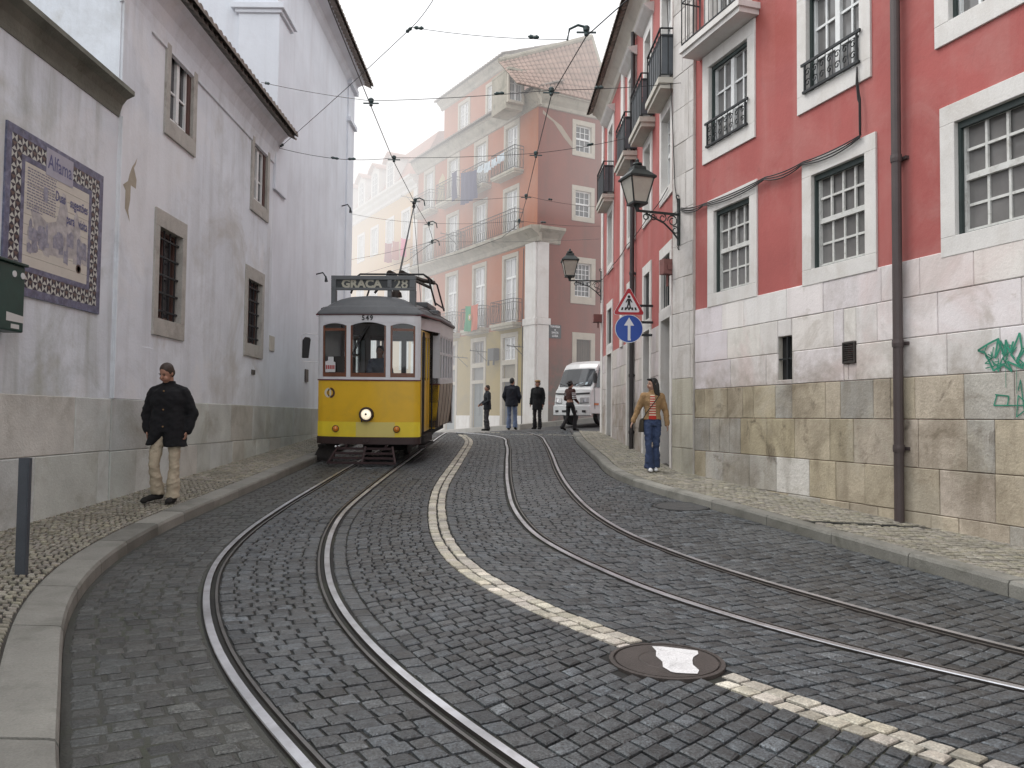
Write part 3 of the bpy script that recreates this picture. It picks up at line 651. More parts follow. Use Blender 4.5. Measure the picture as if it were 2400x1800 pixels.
INKB = sh('blue_ink', (.09, .10, .22), .4); WASH = sh('blue_wash', (.39, .38, .38), .4, 0, var=.45, vscale=11, dirt=(.46, .43, .38), dirt_amt=.6, dscale=10); WASH2 = sh('deep_blue_wash', (.25, .255, .31), .4, 0, var=.5, vscale=20, dirt=(.40, .38, .37), dirt_amt=.6, dscale=16)
fy = lambda cx_, cz_, y=-.0262: (lambda a, b: (cx_+a, y, cz_+b))
obj('title_lettering', text_mb('Alfama', .24, fy(px0+1.0, pz1-.2), bold=.002, sx=.75), INKB, pq, FL.M, norm=False)
for tx, dz_, dx_ in (('sugestões', .22, 0), ('Duas', .22, .50), ('visita', .43, 0), ('para', .43, .29)): obj('caption', text_mb(tx, .165, fy(fx1-.03-dx_, fz1-dz_, -.0240), align='RIGHT', bold=.003, sx=.62), INKB, fld, FL.M, norm=False)
mb = MB()
for k in range(15):
    z = fz1-.06-k*.032; x = fx0+.05; xe = fx0+.62-.05*random.random()-(.25 if k == 14 else 0)
    while x < xe: l = random.uniform(.02, .07); mb.poly([(x, -.0222, z), (min(x+l, xe), -.0222, z), (min(x+l, xe), -.0222, z+.014), (x, -.0222, z+.014)]); x += l+.012
obj('small_lettering', mb, sh('grey_ink', (.17, .17, .23), .5), fld, FL.M, norm=False)
def town(mb, n, y, seed, zs):
    r = random.Random(seed); W = fx1-fx0
    for k in range(n):
        x = fx0+.06+(W-.2)*r.random(); hgt = r.uniform(.05, .2); wd_ = r.uniform(.04, .13); zb = fz0+zs*r.uniform(.5, 1.25)*(1-.5*abs((x-fx0)/W-.45)); y -= .00002
        mb.poly([(x, y, zb), (x+wd_, y, zb+r.uniform(-.02, .02)), (x+wd_, y, zb+hgt), (x+wd_*.5, y, zb+hgt+r.uniform(0, .06)), (x, y, zb+hgt)])
mb = MB(); blot(mb, fx0+.75, fz0+.52, [(-.62, .1), (-.5, -.18), (-.36, -.32), (.0, -.30), (.25, -.26), (.62, -.30), (.66, -.2), (.55, -.1), (.42, .0), (.38, .22), (.30, .34), (.24, .2), (.16, .12), (.06, .46), (.0, .47), (-.06, .3), (-.12, .1), (-.3, .04), (-.45, .1), (-.52, .2)], -.0212); town(mb, 26, -.0214, 3, .38); obj('townscape_wash', mb, WASH, fld, FL.M, norm=False)
mb = MB(); town(mb, 30, -.0226, 11, .36); obj('townscape_detail', mb, WASH2, fld, FL.M, norm=False); mb = MB(); blot(mb, fx0+.40, fz0+.86, [(-.04, -.08), (.04, -.08), (.045, .06), (.03, .1), (-.03, .1), (-.045, .06)], -.0226); obj('painted_crest', mb, WASH2, fld, FL.M, norm=False)
mb = MB(); mb.lathe([(.055, 0), (.055, .004), (.04, .005), (.04, .0)], 20, Matrix.Translation((fx1-.2, -.021, fz0+.16)) @ Matrix.Rotation(PI/2, 4, 'X')); obj('round_emblem', mb, TTAN, fld, FL.M)
# green utility box at the frame edge
gb = thing('utility_box', 'dark green wall box with two white discs at the left edge', 'box', FL.w(8.2, -.1, .8))
mb = MB(); mb.box(7.85, 8.44, -.22, -.01, .83, 1.52); obj('casing', mb, sh('dark_green_paint', (.018, .055, .045), .4, 0, var=.2, vscale=5), gb, FL.M, bevel=.015)
mb = MB(); mb.box(7.83, 8.46, -.245, -.005, 1.52, 1.55); obj('lid', mb, sh('dark_green_paint_lid', (.02, .05, .042), .4), gb, FL.M, bevel=.006)
for x in (8.25, 8.39):
    mb = MB(); mb.lathe([(.034, 0), (.034, .006), (.001, .006)], 16, Matrix.Translation((x, -.221, 1.42)) @ Matrix.Rotation(PI/2, 4, 'X')); obj('disc', mb, sh('white_disc', (.6, .62, .62), .4), gb, FL.M)
mb = MB(); mb.poly([(8.14, -.2225, .93), (8.43, -.2225, .93), (8.43, -.2225, 1.0), (8.14, -.2225, 1.02)]); mb.poly([(8.22, -.2225, .86), (8.36, -.2225, .86), (8.36, -.2225, .905), (8.22, -.2225, .905)]); obj('torn_label', mb, sh('paper', (.55, .55, .53), .7), gb, FL.M, norm=False)
# flat steel bollard
b = G(50, 1346, .12); mb = MB(); mb.box(b.x-.043, b.x+.043, b.y-.02, b.y+.02, b.z-.05, b.z+.93); mb.box(b.x-.035, b.x+.035, b.y-.02-.004, b.y-.02, b.z+.02, b.z+.90)
solo('bollard', mb, sh('blue_grey_steel', (.075, .085, .10), .5, .3, var=.2, vscale=4, grain=.1), 'flat blue-grey steel bollard standing on the left pavement', 'bollard')
# ------------------------------------------------------------------ right side of the street
F1 = Frame(C1, C1+F1DIR*19); F2 = Frame((2.81, 25.4), (3.03, 14.98))
RED = sh('red_limewash', (.375, .098, .088), .85, 0, patches=(((.30, .060, .042), .45, .7, .55, .70), ((.43, .21, .19), .8, .45, .58, .72), ((.22, .085, .075), 2.2, .4, .62, .72)), var=.16, vscale=.9, var2=.6, v2scale=(2.4, 2.4, .2), dirt=(.44, .19, .17), dirt_amt=.5, dscale=.7, bump=.25, bscale=16, grain=.05)
BLOCK = sh('facing_stone', (1, 1, 1), .78, 0, var=.2, vscale=3, dirt=(.125, .095, .055), dirt_amt=.7, dscale=.9, grain=.14, bump=.5, bscale=28, attr=True, speck=.7, var2=.6, v2scale=(2.5, 2.5, .6), patches=(((.07, .05, .032), 2.2, .75, .60, .72), ((.44, .40, .32), 1.1, .5, .56, .68)))
BLOCKW = sh('facing_stone_clean', (1, 1, 1), .75, 0, var=.07, vscale=1.6, dirt=(.27, .225, .18), dirt_amt=.6, dscale=.8, grain=.06, speck=.3, dlow=(.35, 1.15, 1.1), patches=(((.35, .30, .24), 1.3, .5, .6, .7), ((.66, .52, .49), .7, .5, .52, .7)), bump=.25, bscale=28, attr=True, var2=.3, v2scale=(4, 4, .5))
def stonecol(x, z):
    if z <= .54:
        g = random.gauss(.33+.022*min(6, max(0, x)), .03); k = random.random(); y = .80 if x < 4.5 else .86
        if k < .05: return (g*1.35, g*1.30, g*1.2, 1)
        if k < .25: return (g*.95, g*.90, g*.80, 1)
        return (g*1.02, g*.88, g*y*random.uniform(.74, .86), 1)
    if z > .54:
        g = random.gauss(.72, .035); k = random.random()
        if x < 2.4 and k < .35 and z > 1: return (g*.72, g*.68, g*.56, 1)
        return (g, g*random.uniform(.92, .97), g*random.uniform(.88, .95), 1)
SX0, SX1 = -.04, 19
r1 = thing('red_building', 'nearest red building on the right with pale stone courses and a stained tan base', 'building', F1.w(5, 0, -1.4))
UP = [(1.15, 2.30, 4.72, 6.15), (3.74, 4.80, 4.68, 6.10), (6.22, 7.38, 4.58, 6.05), (8.8, 9.9, 4.58, 6.05)]
LO = [(1.32, 2.35, 2.16, 3.57), (3.84, 4.88, 2.14, 3.47), (6.28, 7.45, 2.10, 3.39), (8.8, 9.9, 2.10, 3.39)]
DR = (1.2, 2.2, 6.58, 8.9); SLIT = (3.06, 3.39, .61, 1.25); VENT = (4.47, 4.70, .77, 1.05)
mb = MB(); wall_panel(mb, .0, SX1, 1.9, 11, UP+LO+[DR], .22); mb.poly([(0, 0, -3), (0, 0, 11), (0, 10, 11), (0, 10, -3)]); mb.poly([(0, .1, -3), (SX1, .1, -3), (SX1, .1, 1.9), (0, .1, 1.9)]); obj('wall', mb, RED, r1, F1.M)
zc = [1.95, 1.5, 1.01, .54]; zl = [.54, .04, -.53, -1.05, -1.75, -2.5]
mb = MB(); blocks(mb, .70, SX1, zc[::-1], [SLIT, VENT], (.55, 1.15), stonecol, -.02); so_ = obj('stone_courses', mb, BLOCKW, r1, F1.M, norm=False)
mb = MB(); blocks(mb, .70, SX1, zl[::-1], [], (.28, .75), stonecol, -.024); obj('stained_stone_base', mb, BLOCK, r1, F1.M, norm=False)
def quoincol(x, z): g = random.gauss(.58, .035)*(1 if z > .9 else .82); return (g, g*.95, g*(.9 if z > .9 else .78), 1)
mb = MB(); zq = [-2.5, -1.8, -1.15, -.5, .1, .75, 1.35, 1.95, 2.6, 3.2, 3.85, 4.5, 5.1, 5.75, 6.4, 7.0, 7.6, 8.3, 9, 10, 11]
blocks(mb, -.05, .69, zq, [], (.34, .8), quoincol, -.05); mb.col = (.55, .52, .48, 1); mb.poly([(-.05, -.05, -2.5), (-.05, .25, -2.5), (-.05, .25, 11), (-.05, -.05, 11)]); mb.poly([(.69, -.05, -2.5), (.69, 0, -2.5), (.69, 0, 11), (.69, -.05, 11)]); mb.col = (1, 1, 1, 1)
obj('corner_pilaster', mb, sh('pilaster_stone', (1, 1, 1), .75, 0, var=.1, vscale=1.6, var2=.5, v2scale=(5, 5, .5), dirt=(.22, .18, .13), dirt_amt=.6, dscale=1.1, grain=.08, bump=.35, bscale=28, attr=True, speck=.4), r1, F1.M, norm=False)
def outer(o, l, r_, t_, b_): return (o[0]-l, o[1]+r_, o[2]-b_, o[3]+t_)
for i, o in enumerate(UP):
    w_ = window(r1, F1, o, outer(o, .2, .2, .24, .25), WPAINT, GLASS_M, LIMEW, style='casement', rows=(3,), depth=.12, fw=.065, bw=.034, name='window', label='upper casement window of six panes')
    fm = MB(); frame_ring(fm, (o[0]+.04, o[1]-.03, o[2]+.02, o[3]-.06), o, .04, .08); obj('box_frame', fm, GREENW, w_, F1.M)
    if i < 2:
        gm = MB(); a, b, c = o[0], o[1], o[2]; zt = c+.42
        gm.box(a-.06, b+.06, -.075, -.045, zt-.015, zt+.02); gm.box(a-.03, b+.03, -.075, -.035, c+.0, c+.035)
        for x in (a+.01, b-.01): gm.box(x-.012, x+.012, -.07, -.045, c+.03, zt)
        k = 0
        for j in range(7):
            xc = a+(b-a)*(j+.5)/7; R_ = .058
            for zz, sg in ((c+.14, 1), (c+.29, -1)):
                gm.tube([(xc+R_*(1-t*.08)*math.cos(t*.8*sg), -.058, zz+R_*(1-t*.08)*math.sin(t*.8)) for t in range(10)], .009, 4)
            gm.tube([(xc+.07, -.058, c+.03), (xc+.05, -.058, c+.2), (xc+.07, -.058, zt)], .007, 4)
        obj('window_guard', gm, IRON, w_, F1.M)
for i, o in enumerate(LO):
    w_ = window(r1, F1, o, outer(o, .2, .2, .22, .22), sh('peeling_white_paint_%d' % i, (.60, .60, .57), .6, 0, var=.12, vscale=8, dirt=(.26, .24, .2), dirt_amt=.6, dscale=9), GLASS_M, LIMEW, cols=4, rows=(2, 2), depth=.11, fw=.06, bw=.030, name='window', label='lower sash window of sixteen panes with peeling paint')
    fm = MB(); frame_ring(fm, (o[0]+.035, o[1]-.02, o[2]+.02, o[3]-.075), o, .03, .075); obj('box_frame', fm, GREENW, w_, F1.M)
w_ = window(r1, F1, DR, outer(DR, .2, .2, .24, .0), WPAINT, GLASS_M, LIMEW, style='casement', rows=(5,), depth=.17, name='balcony_door')
balcony(r1, F1, .78, 2.62, 6.58, .40, LIMEW, IRON, .95, .18, False, False, None, .13)
mb = MB(); a, b, c, d = SLIT; mb.poly([(a, .07, c), (b, .07, c), (b, .07, d), (a, .07, d)]); s_ = obj('slit_window', mb, BLACK, r1, F1.M, norm=False)
mb = MB(); mb.box((a+b)/2+.02, (a+b)/2+.05, .0, .04, c, d); mb.box(a, b, .005, .035, (c+d)/2-.02, (c+d)/2+.0); obj('window_bar', mb, IRON, s_, F1.M); mb = MB(); frame_ring(mb, SLIT, outer(SLIT, .06, .06, .06, .06), .004, .08); obj('reveal', mb, LIME, s_, F1.M)
mb = MB(); a, b, c, d = VENT; frame_ring(mb, (a+.02, b-.02, c+.02, d-.02), (a, b, c, d), -.045, .03)
for k in range(9): z = c+.03+(d-c-.06)*k/8; mb.box(a+.02, b-.02, -.035, .0, z-.008, z+.006)
obj('vent_grille', mb, sh('rusty_grille', (.05, .042, .038), .7, .3, var=.3, vscale=8), r1, F1.M)
mb = MB(); PX = 5.50; mb.tube([(PX, -.10, 11), (PX, -.10, -1.62)], .058, 12)
for z in (8.2, 5.3, 3.2, .95, -.31): mb.lathe([(.066, z-.045), (.07, z), (.066, z+.045)], 12, Matrix.Translation((PX, -.10, 0))); mb.box(PX-.1, PX+.1, -.045, .0, z-.02, z+.02)
obj('downpipe', mb, sh('downpipe_paint', (.075, .058, .056), .5, .2, var=.2, vscale=2.5, grain=.08), r1, F1.M, smooth=False)
# spray paint on the stone
GRAF = sh('green_spray', (.03, .22, .14), .6, 0, var=.4, vscale=9); rg = random.Random(5)
def stroke(mb, pts, w_, y=-.034):
    for (x0, z0), (x1, z1) in zip(pts, pts[1:]):
        dx, dz = x1-x0, z1-z0; l = math.hypot(dx, dz) or 1; nx_, nz_ = -dz/l*w_/2, dx/l*w_/2
        mb.poly([(x0+nx_, y, z0+nz_), (x1+nx_, y, z1+nz_), (x1-nx_, y, z1-nz_), (x0-nx_, y, z0-nz_)]); y -= .00003
mb = MB()
gp = lambda x, y: F1.hit(1600+x/2.765, 500+y/2.765)
stroke(mb, [gp(*p) for p in ((1928, 890), (1990, 850), (2060, 815), (2075, 870), (2040, 940), (2060, 810), (2100, 930), (2110, 820), (2135, 900), (2160, 830))], .022)
stroke(mb, [gp(*p) for p in ((1928, 890), (1975, 905), (2030, 1020), (2095, 980), (2150, 1025), (2120, 960), (2212, 1000), (2260, 930))], .020)
stroke(mb, [gp(*p) for p in ((2150, 900), (2200, 775), (2215, 880), (2180, 960), (2250, 860), (2290, 780), (2300, 960), (2240, 1000))], .022)
for k in range(34):
    x, y = rg.uniform(1985, 2300), rg.uniform(850, 985); stroke(mb, [gp(x, y), gp(x+rg.uniform(-30, 30), y+rg.uniform(-55, 55)), gp(x+rg.uniform(-45, 45), y+rg.uniform(-60, 60))], .012)
for k in range(3): x = 2108+k*70; stroke(mb, [gp(x, 990), gp(x+3, 1130+k*40)], .005)
stroke(mb, [gp(*p) for p in ((2040, 1175), (2130, 1185), (2120, 1245), (2032, 1245), (2052, 1180))], .014); stroke(mb, [gp(*p) for p in ((2032, 1245), (2260, 1245), (2190, 1180), (2180, 1320), (2230, 1280), (2205, 1080), (2190, 1150))], .012)
obj('graffiti', mb, GRAF, r1, F1.M, norm=False)
mb = MB(); cornice(mb, -.1, SX1, [(.1, 10.6), (-.1, 10.7), (-.3, 10.95), (-.5, 11.0), (-.5, 11.1), (.1, 11.3)]); obj('eave_cornice', mb, LIME, r1, F1.M)
# ------------------------------------------------- second red house, running away up the street
r2 = thing('red_house', 'narrow red house with stone balconies and tall doorways behind the street signs', 'house', F2.w(5, 0, -.9))
D = {'N': (9.15, 10.0, -1.6, 1.97), 'M': (7.25, 7.95, -1.5, 1.95), 'R': (5.05, 5.88, -1.4, 1.95), 'F': (1.35, 2.25, -1.0, 1.9)}
TR = {k: (D[k][0]+.02, D[k][1]-.02, 2.2, 3.22) for k in D}; U2 = {k: (D[k][0], D[k][1], 4.55, 6.05) for k in D}; BD = {k: (D[k][0], D[k][1], 6.5, 8.6) for k in D}
allo = [*D.values(), *TR.values(), *U2.values(), *BD.values()]
mb = MB(); wall_panel(mb, 0, F2.L, 1.9, 9.6, [o for o in allo], .25); mb.poly([(0, 0, 9.6), (0, 0, -3), (0, 10, -3), (0, 10, 9.6)]); obj('wall', mb, RED, r2, F2.M)
mb = MB(); wall_panel(mb, 0, F2.L, -3, 1.9, list(D.values()), .3); 
def pinkst(x, z): g = random.gauss(.56, .04)*(1 if z > .3 else .85); return (g, g*random.uniform(.9, .95), g*random.uniform(.84, .92), 1)
blocks(mb, 0, F2.L, [-2.6, -2, -1.4, -.8, -.2, .4, .9, 1.4, 1.93], [outer(o, .17, .17, .2, 0) for o in D.values()], (.5, 1.0), pinkst, -.02); mb.c = [(.5, .47, .42, 1) if c == (1, 1, 1, 1) else c for c in mb.c]
obj('stone_base', mb, BLOCKW, r2, F2.M, norm=False)
mb = MB(); mb.box(-.06, .34, -.04, .0, -3, 9.6); obj('end_pilaster', mb, LIMEW, r2, F2.M, bevel=.006)
xa = F2.hit(1457, 600)[0]; xb = F2.hit(1463, 600)[0]; mb = MB(); mb.box(xa, xb, -.05, .0, 1.9, 9.6); obj('dividing_pilaster', mb, LIMEW, r2, F2.M, bevel=.006)
DOORM = {'N': sh('brown_door', (.11, .085, .06), .6, var=.2), 'M': sh('dark_door', (.03, .032, .03), .5, var=.2), 'R': sh('tan_door', (.16, .13, .09), .6, 0, var=.15), 'F': sh('grey_door', (.09, .095, .095), .5, var=.2)}
for k in D:
    o = D[k]; mb = MB(); a, b, c, d = o; y = .22; mb.box(a, b, y, y+.05, c, d); n = 4
    for j in range(n):
        z0 = c+.5+(d-c-.5)*j/n+.06; z1 = c+.5+(d-c-.5)*(j+1)/n-.06
        for x0, x1 in ((a+.06, (a+b)/2-.04), ((a+b)/2+.04, b-.06)): frame_ring(mb, (x0+.03, x1-.03, z0+.03, z1-.03), (x0, x1, z0, z1), y-.02, y)
    dd = obj('door', mb, DOORM[k], r2, F2.M); sm = MB(); frame_ring(sm, o, (a-.17, b+.17, c-.3, d+.2), -.03, .27); obj('surround', sm, LIMEW, dd, F2.M, bevel=.006)
    mb = MB(); mb.lathe([(.02, 0), (.03, .03), (.001, .06)], 8, Matrix.Translation((b-.1, .2, -.2)) @ Matrix.Rotation(PI/2, 4, 'X')); obj('handle', mb, IRON, dd, F2.M)
    o = TR[k]; w_ = window(r2, F2, o, outer(o, .17, .17, .22, .22), GREENW, GLASS_D, LIMEW, cols=3, rows=(2, 2), depth=.15, name='window', label='small barred window above a doorway'); bm_ = MB()
    for j in range(5): x = o[0]+(o[1]-o[0])*(j+.5)/5; bm_.tube([(x, .03, o[2]), (x, .03, o[3])], .01, 5)
    obj('window_bars', bm_, IRON, w_, F2.M)
    o = U2[k]; window(r2, F2, o, outer(o, .17, .17, .22, .22), WPAINT, GLASS_M, LIMEW, cols=3, rows=(3, 3), depth=.14, name='window')
    o = BD[k]; window(r2, F2, o, outer(o, .17, .17, .22, 0), WPAINT, GLASS_M, LIMEW, style='transom', depth=.14, name='balcony_door')
    sm = MB(); cornice(sm, o[0]-.28, o[1]+.28, [(0, 8.82), (-.08, 8.86), (-.2, 8.95), (-.24, 9.0), (0, 9.06)]); obj('door_hood', sm, LIMEW, r2, F2.M)
for i, (a, b) in enumerate(((.95, 2.45), (4.75, 6.2), (7.0, 8.4), (9.05, 10.4))):
    balcony(r2, F2, a, b, 6.45, .34, LIME, IRON, .95, .2, False, False, sh('grey_screen_%d' % i, (.09, .10, .11), .6, 0, var=.2), .2)
mb = MB(); cornice(mb, -.1, F2.L-.05, [(.02, 9.3), (-.06, 9.35), (-.1, 9.5), (-.26, 9.66), (-.34, 9.7), (.02, 9.72)]); obj('eave_cornice', mb, LIME, r2, F2.M)
mb = MB(); n = int((F2.L+.2)/.2); tiles(mb, lambda u, s, hh: (-.2+u*.2, -.52+s, 9.70+s*.5+hh), n, 4, .08, 5, 6); mb.poly([(-.2, -.48, 9.71), (F2.L, -.48, 9.71), (F2.L, 3.4, 11.65), (-.2, 3.4, 11.65)]); obj('roof', mb, TILE_D, r2, F2.M)
px_ = F2.hit(1489, 800)[0]; mb = MB(); mb.tube([(px_, -.09, 9.4), (px_, -.09, -1.6)], .055, 10)
for z in (5.5, 3.5, 1.05, -.3): mb.lathe([(.064, z-.04), (.068, z), (.064, z+.04)], 10, Matrix.Translation((px_, -.09, 0))); mb.box(px_-.08, px_+.08, -.04, 0, z-.02, z+.02)
obj('downpipe', mb, sh('downpipe_dark', (.05, .045, .045), .5, .2, var=.2), r2, F2.M)
# meter boxes beside the doorway
for (u0, v0, u1, v1), lab in (((1559, 624, 1577, 654), 'rusty red box hung beside the near doorway, just below the large lantern'), ((1394, 720, 1408, 738), 'small rusty box hanging at the far corner of the narrow red house')):
    fr_ = F1 if u0 > 1500 else F2; mb = MB()
    if fr_ is F1: mb.box(-.24, -.06, -.22, -.0, 2.72, 3.0); mb.box(-.16, -.13, -.12, -.09, 2.5, 2.72); mb.box(-.06, -.04, -.15, -.05, 2.8, 2.9)
    else: mb.box(.0, .3, -.30, -.04, 3.02, 3.26); mb.box(.1, .14, -.16, -.12, 2.85, 3.02)
    mb.v = [tuple(fr_.M @ Vector(p)) for p in mb.v]; solo('wall_box', mb, sh('rust_box', (.20, .085, .075), .7, var=.2, vscale=6), lab, 'box', 'small rusty wall boxes')
# ------------------------------------------------- lanterns on scrolled brackets
LGLASS = sh('lantern_glass', (.42, .40, .34), .2, 0, var=.15, vscale=4, spec=.6); LIRON = sh('lantern_iron', (.035, .042, .04), .5, .4, var=.3, vscale=9)
def lantern(name, lab, M, L_, sc):
    t = thing(name, lab, 'lantern', M, 'bracket street lanterns'); mb = MB()
    mb.box(-.02, .03, -.035, .035, -.62*sc, .32*sc); mb.box(0, L_, -.018, .018, -.02, .02)
    def arc(cx, cz, r0, a0, a1, n=14, rr=.012, k=.55): mb.tube([(cx+r0*(1-k*i/n)*math.cos(a0+(a1-a0)*i/n), 0, cz+r0*(1-k*i/n)*math.sin(a0+(a1-a0)*i/n)) for i in range(n+1)], rr, 5)
    mb.tube([(.02, 0, -.5*sc), (.18*L_, 0, -.34*sc), (.36*L_, 0, -.2*sc), (.6*L_, 0, -.11*sc), (.8*L_, 0, -.03)], .016, 6)
    arc(.16*L_, -.14*sc, .12*sc, 0, 8); arc(.40*L_, -.10*sc, .085*sc, 2, 9); arc(.62*L_, -.09*sc, .07*sc, 3, 10); arc(.80*L_, -.10*sc, .075*sc, 1.6, 9.5); arc(.1*L_, -.32*sc, .08*sc, 1, 8); arc(-.0, -.66*sc, .06*sc, 1.5, 7); arc(.03, .36*sc, .05*sc, -2, 3)
    obj('bracket', mb, LIRON, t, M)
    lm = M @ Matrix.Translation((L_, 0, .02)); b0, b1, z0, z1 = .135*sc, .24*sc, .12*sc, .60*sc; gm = MB()
    q = lambda b, z: [(-b, -b, z), (b, -b, z), (b, b, z), (-b, b, z)]
    gm.rings([q(b0, z0), q(b1, z1)]); g_ = obj('glass', gm, LGLASS, t, lm); fm = MB()
    for (x, y) in ((-1, -1), (1, -1), (1, 1), (-1, 1)): fm.bar((x*b0, y*b0, z0), (x*b1, y*b1, z1), .024*sc)
    fm.rings([q(b0+.02, z0-.03), q(b0+.02, z0+.01)]); fm.rings([q(b1+.035, z1-.01), q(b1+.04, z1+.025), q(b1*.62, z1+.16*sc), q(b1*.55, z1+.17*sc), q(b1*.5, z1+.24*sc), q(b1*.25, z1+.27*sc)])
    fm.lathe([(.06*sc, z1+.26*sc), (.1*sc, z1+.29*sc), (.09*sc, z1+.32*sc), (.03*sc, z1+.34*sc), (.035*sc, z1+.38*sc), (.005, z1+.42*sc)], 10); fm.lathe([(.03*sc, z0-.16*sc), (.05*sc, z0-.08*sc), (.09*sc, z0-.03)], 8); fm.tube([(0, 0, 0), (0, 0, z0-.1*sc)], .02, 6)
    obj('lamp_frame', fm, LIRON, t, lm)
def bracket_M(fr, x, z, off): o = fr.w(x, -off, z); d = -fr.n; y = Vector((0, 0, 1)).cross(d); return Matrix(((d.x, y.x, 0, o.x), (d.y, y.y, 0, o.y), (0, 0, 1, o.z), (0, 0, 0, 1)))
hx_, hz_ = F1.hit(1600, 503); lantern('street_lantern', 'large iron lantern with pale glass on a scrolled bracket over the street signs', bracket_M(F1, .20, hz_, .05), .86, .92)
hx_, hz_ = F2.hit(1402, 672); lantern('street_lantern', 'smaller distant lantern on a scrolled bracket in front of the pink side wall', bracket_M(F2, .1, hz_, .04), 1.0, .98)
# ------------------------------------------------- road signs fixed to the downpipe
SW = sh('sign_white', (.72, .74, .75), .4); SR = sh('sign_red', (.42, .02, .03), .4); SB = sh('sign_blue', (.02, .075, .36), .4, 0, var=.05); SK = sh('sign_black', (.015, .015, .015), .5); SGY = sh('sign_back', (.3, .31, .32), .5, .6)
YS = 17.1; cC_ = P(1474.2, 770.5, YS); cT_ = P(1474, 713, YS); RC = 33.4/1900*YS
def sgn_M(c, rot=0): return Matrix.Translation(c) @ Matrix.Rotation(rot, 4, 'Z')
def disk2(mb, r, y, n=40, c=(0, 0)): mb.poly([(c[0]+r*math.cos(2*PI*k/n), y, c[1]+r*math.sin(2*PI*k/n)) for k in range(n)])
M_ = sgn_M(cC_, .05); sg = thing('road_sign', 'round blue road sign with a white upward arrow', 'road sign', M_, 'road signs on the downpipe')
mb = MB(); mb.rings([[(RC*math.cos(2*PI*k/40), y, RC*math.sin(2*PI*k/40)) for k in range(40)] for y in (.0, .012)]); obj('plate', mb, SGY, sg); mb = MB(); disk2(mb, RC, -.002); obj('rim', mb, SW, sg, norm=False); mb = MB(); disk2(mb, RC*.955, -.004); obj('face', mb, SB, sg, norm=False)
mb = MB(); k = RC; mb.poly([(x*k, -.006, z*k) for x, z in ((-.09, -.83), (.13, -.83), (.13, -.72), (.10, -.72), (.10, .22), (.36, .22), (.0, .80), (-.36, .22), (-.09, .22))]); obj('arrow', mb, SW, sg, norm=False)
for z_ in (-.15, .12): mb = MB(); mb.box(-.02, .52, .012, .04, z_, z_+.05); obj('clamp', mb, IRON, sg)
M_ = sgn_M(cT_, .05); sg = thing('road_sign', 'red-bordered triangular sign showing a walker on a crossing', 'road sign', M_, 'road signs on the downpipe')
hw = 33.6/1900*YS; zt, zb = (713-676)/1900*YS, (713-735.5)/1900*YS
def tri(s): 
    cz_ = zb+(zt-zb)/3; pts = []
    for i, (x, z) in enumerate(((-hw, zb), (hw, zb), (0, zt))):
        x, z = x*s, cz_+(z-cz_)*s; cx0, cz0 = x*.90, cz_+(z-cz_)*.90; a0 = math.atan2(z-cz_, x)
        for j in range(-3, 4): pts.append((cx0+.052*hw/.33*s*math.cos(a0+j*.33), cz0+.052*hw/.33*s*math.sin(a0+j*.33)))
    return pts
mb = MB(); mb.rings([[(x, y, z) for x, z in tri(1)] for y in (0, .012)]); obj('plate', mb, SGY, sg)
for nm, s, y, m_ in (('rim', 1.0, -.002, SW), ('border', .97, -.004, SR), ('face', .70, -.006, SW)): mb = MB(); mb.poly([(x, y, z) for x, z in tri(s)]); obj(nm, mb, m_, sg, norm=False)
mb = MB(); z0 = zb+.085; y = -.008
for j in range(5): x = (j-2)*.075; mb.poly([(x*1.0-.022, y, z0-.01), (x*1.0+.022, y, z0-.01), (x*.9+.018, y, z0+.05), (x*.9-.018, y, z0+.05)])
disk2(mb, .032, y-.001, 14, (0, z0+.275)); mb.poly([(x, y-.0012, z0+z) for x, z in ((-.035, .235), (.035, .235), (.075, .16), (.06, .145), (.03, .19), (.028, .13), (.05, .015), (.02, .015), (0, .11), (-.03, .015), (-.06, .015), (-.028, .13), (-.03, .19), (-.06, .145), (-.075, .16))]); obj('walker_symbol', mb, SK, sg, norm=False)
mb = MB(); mb.box(-.02, .52, .012, .04, -.05, 0); obj('clamp', mb, IRON, sg)
# ------------------------------------------------- cables stapled to the walls
CAB = sh('black_cable', (.02, .018, .018), .6)
def cable(name, lab, fr, pts, r, off=.05, sag=0, strands=1):
    mb = MB()
    for s_ in range(strands):
        q = []
        hp = [fr.hit(*p) for p in pts]
        for (x0, z0), (x1, z1) in zip(hp, hp[1:]):
            n = max(2, int(math.hypot(x1-x0, z1-z0)/.15))
            for k in range(n):
                t = k/n; q.append(fr.w(x0+(x1-x0)*t, -off-.01*s_, z0+(z1-z0)*t-(sag*(1+.8*s_))*4*t*(1-t)-.02*s_))
        q.append(fr.w(hp[-1][0], -off, hp[-1][1])); mb.tube(q, r, 5)
    solo(name, mb, CAB, lab, 'cable', 'cables along the red fronts')
cable('wall_cable', 'bundle of black cables sagging across the red wall from lantern to upper window', F1, [(1602, 488), (1656, 478), (1800, 416), (1890, 380), (2025, 317), (2024, 235), (2018, 195), (2016, 158)], .010, .05, .03, 3)
cable('wall_cable', 'thin black cable hanging down the pale pilaster to the lantern bracket', F1, [(1572, 0), (1577, 120), (1583, 240), (1588, 360), (1591, 440), (1598, 486)], .009, .08)
cable('wall_cable', 'thin black cable slanting up the narrow red house behind the lantern', F2, [(1408, 662), (1440, 622), (1475, 574), (1530, 500), (1572, 440)], .009, .06, .05)
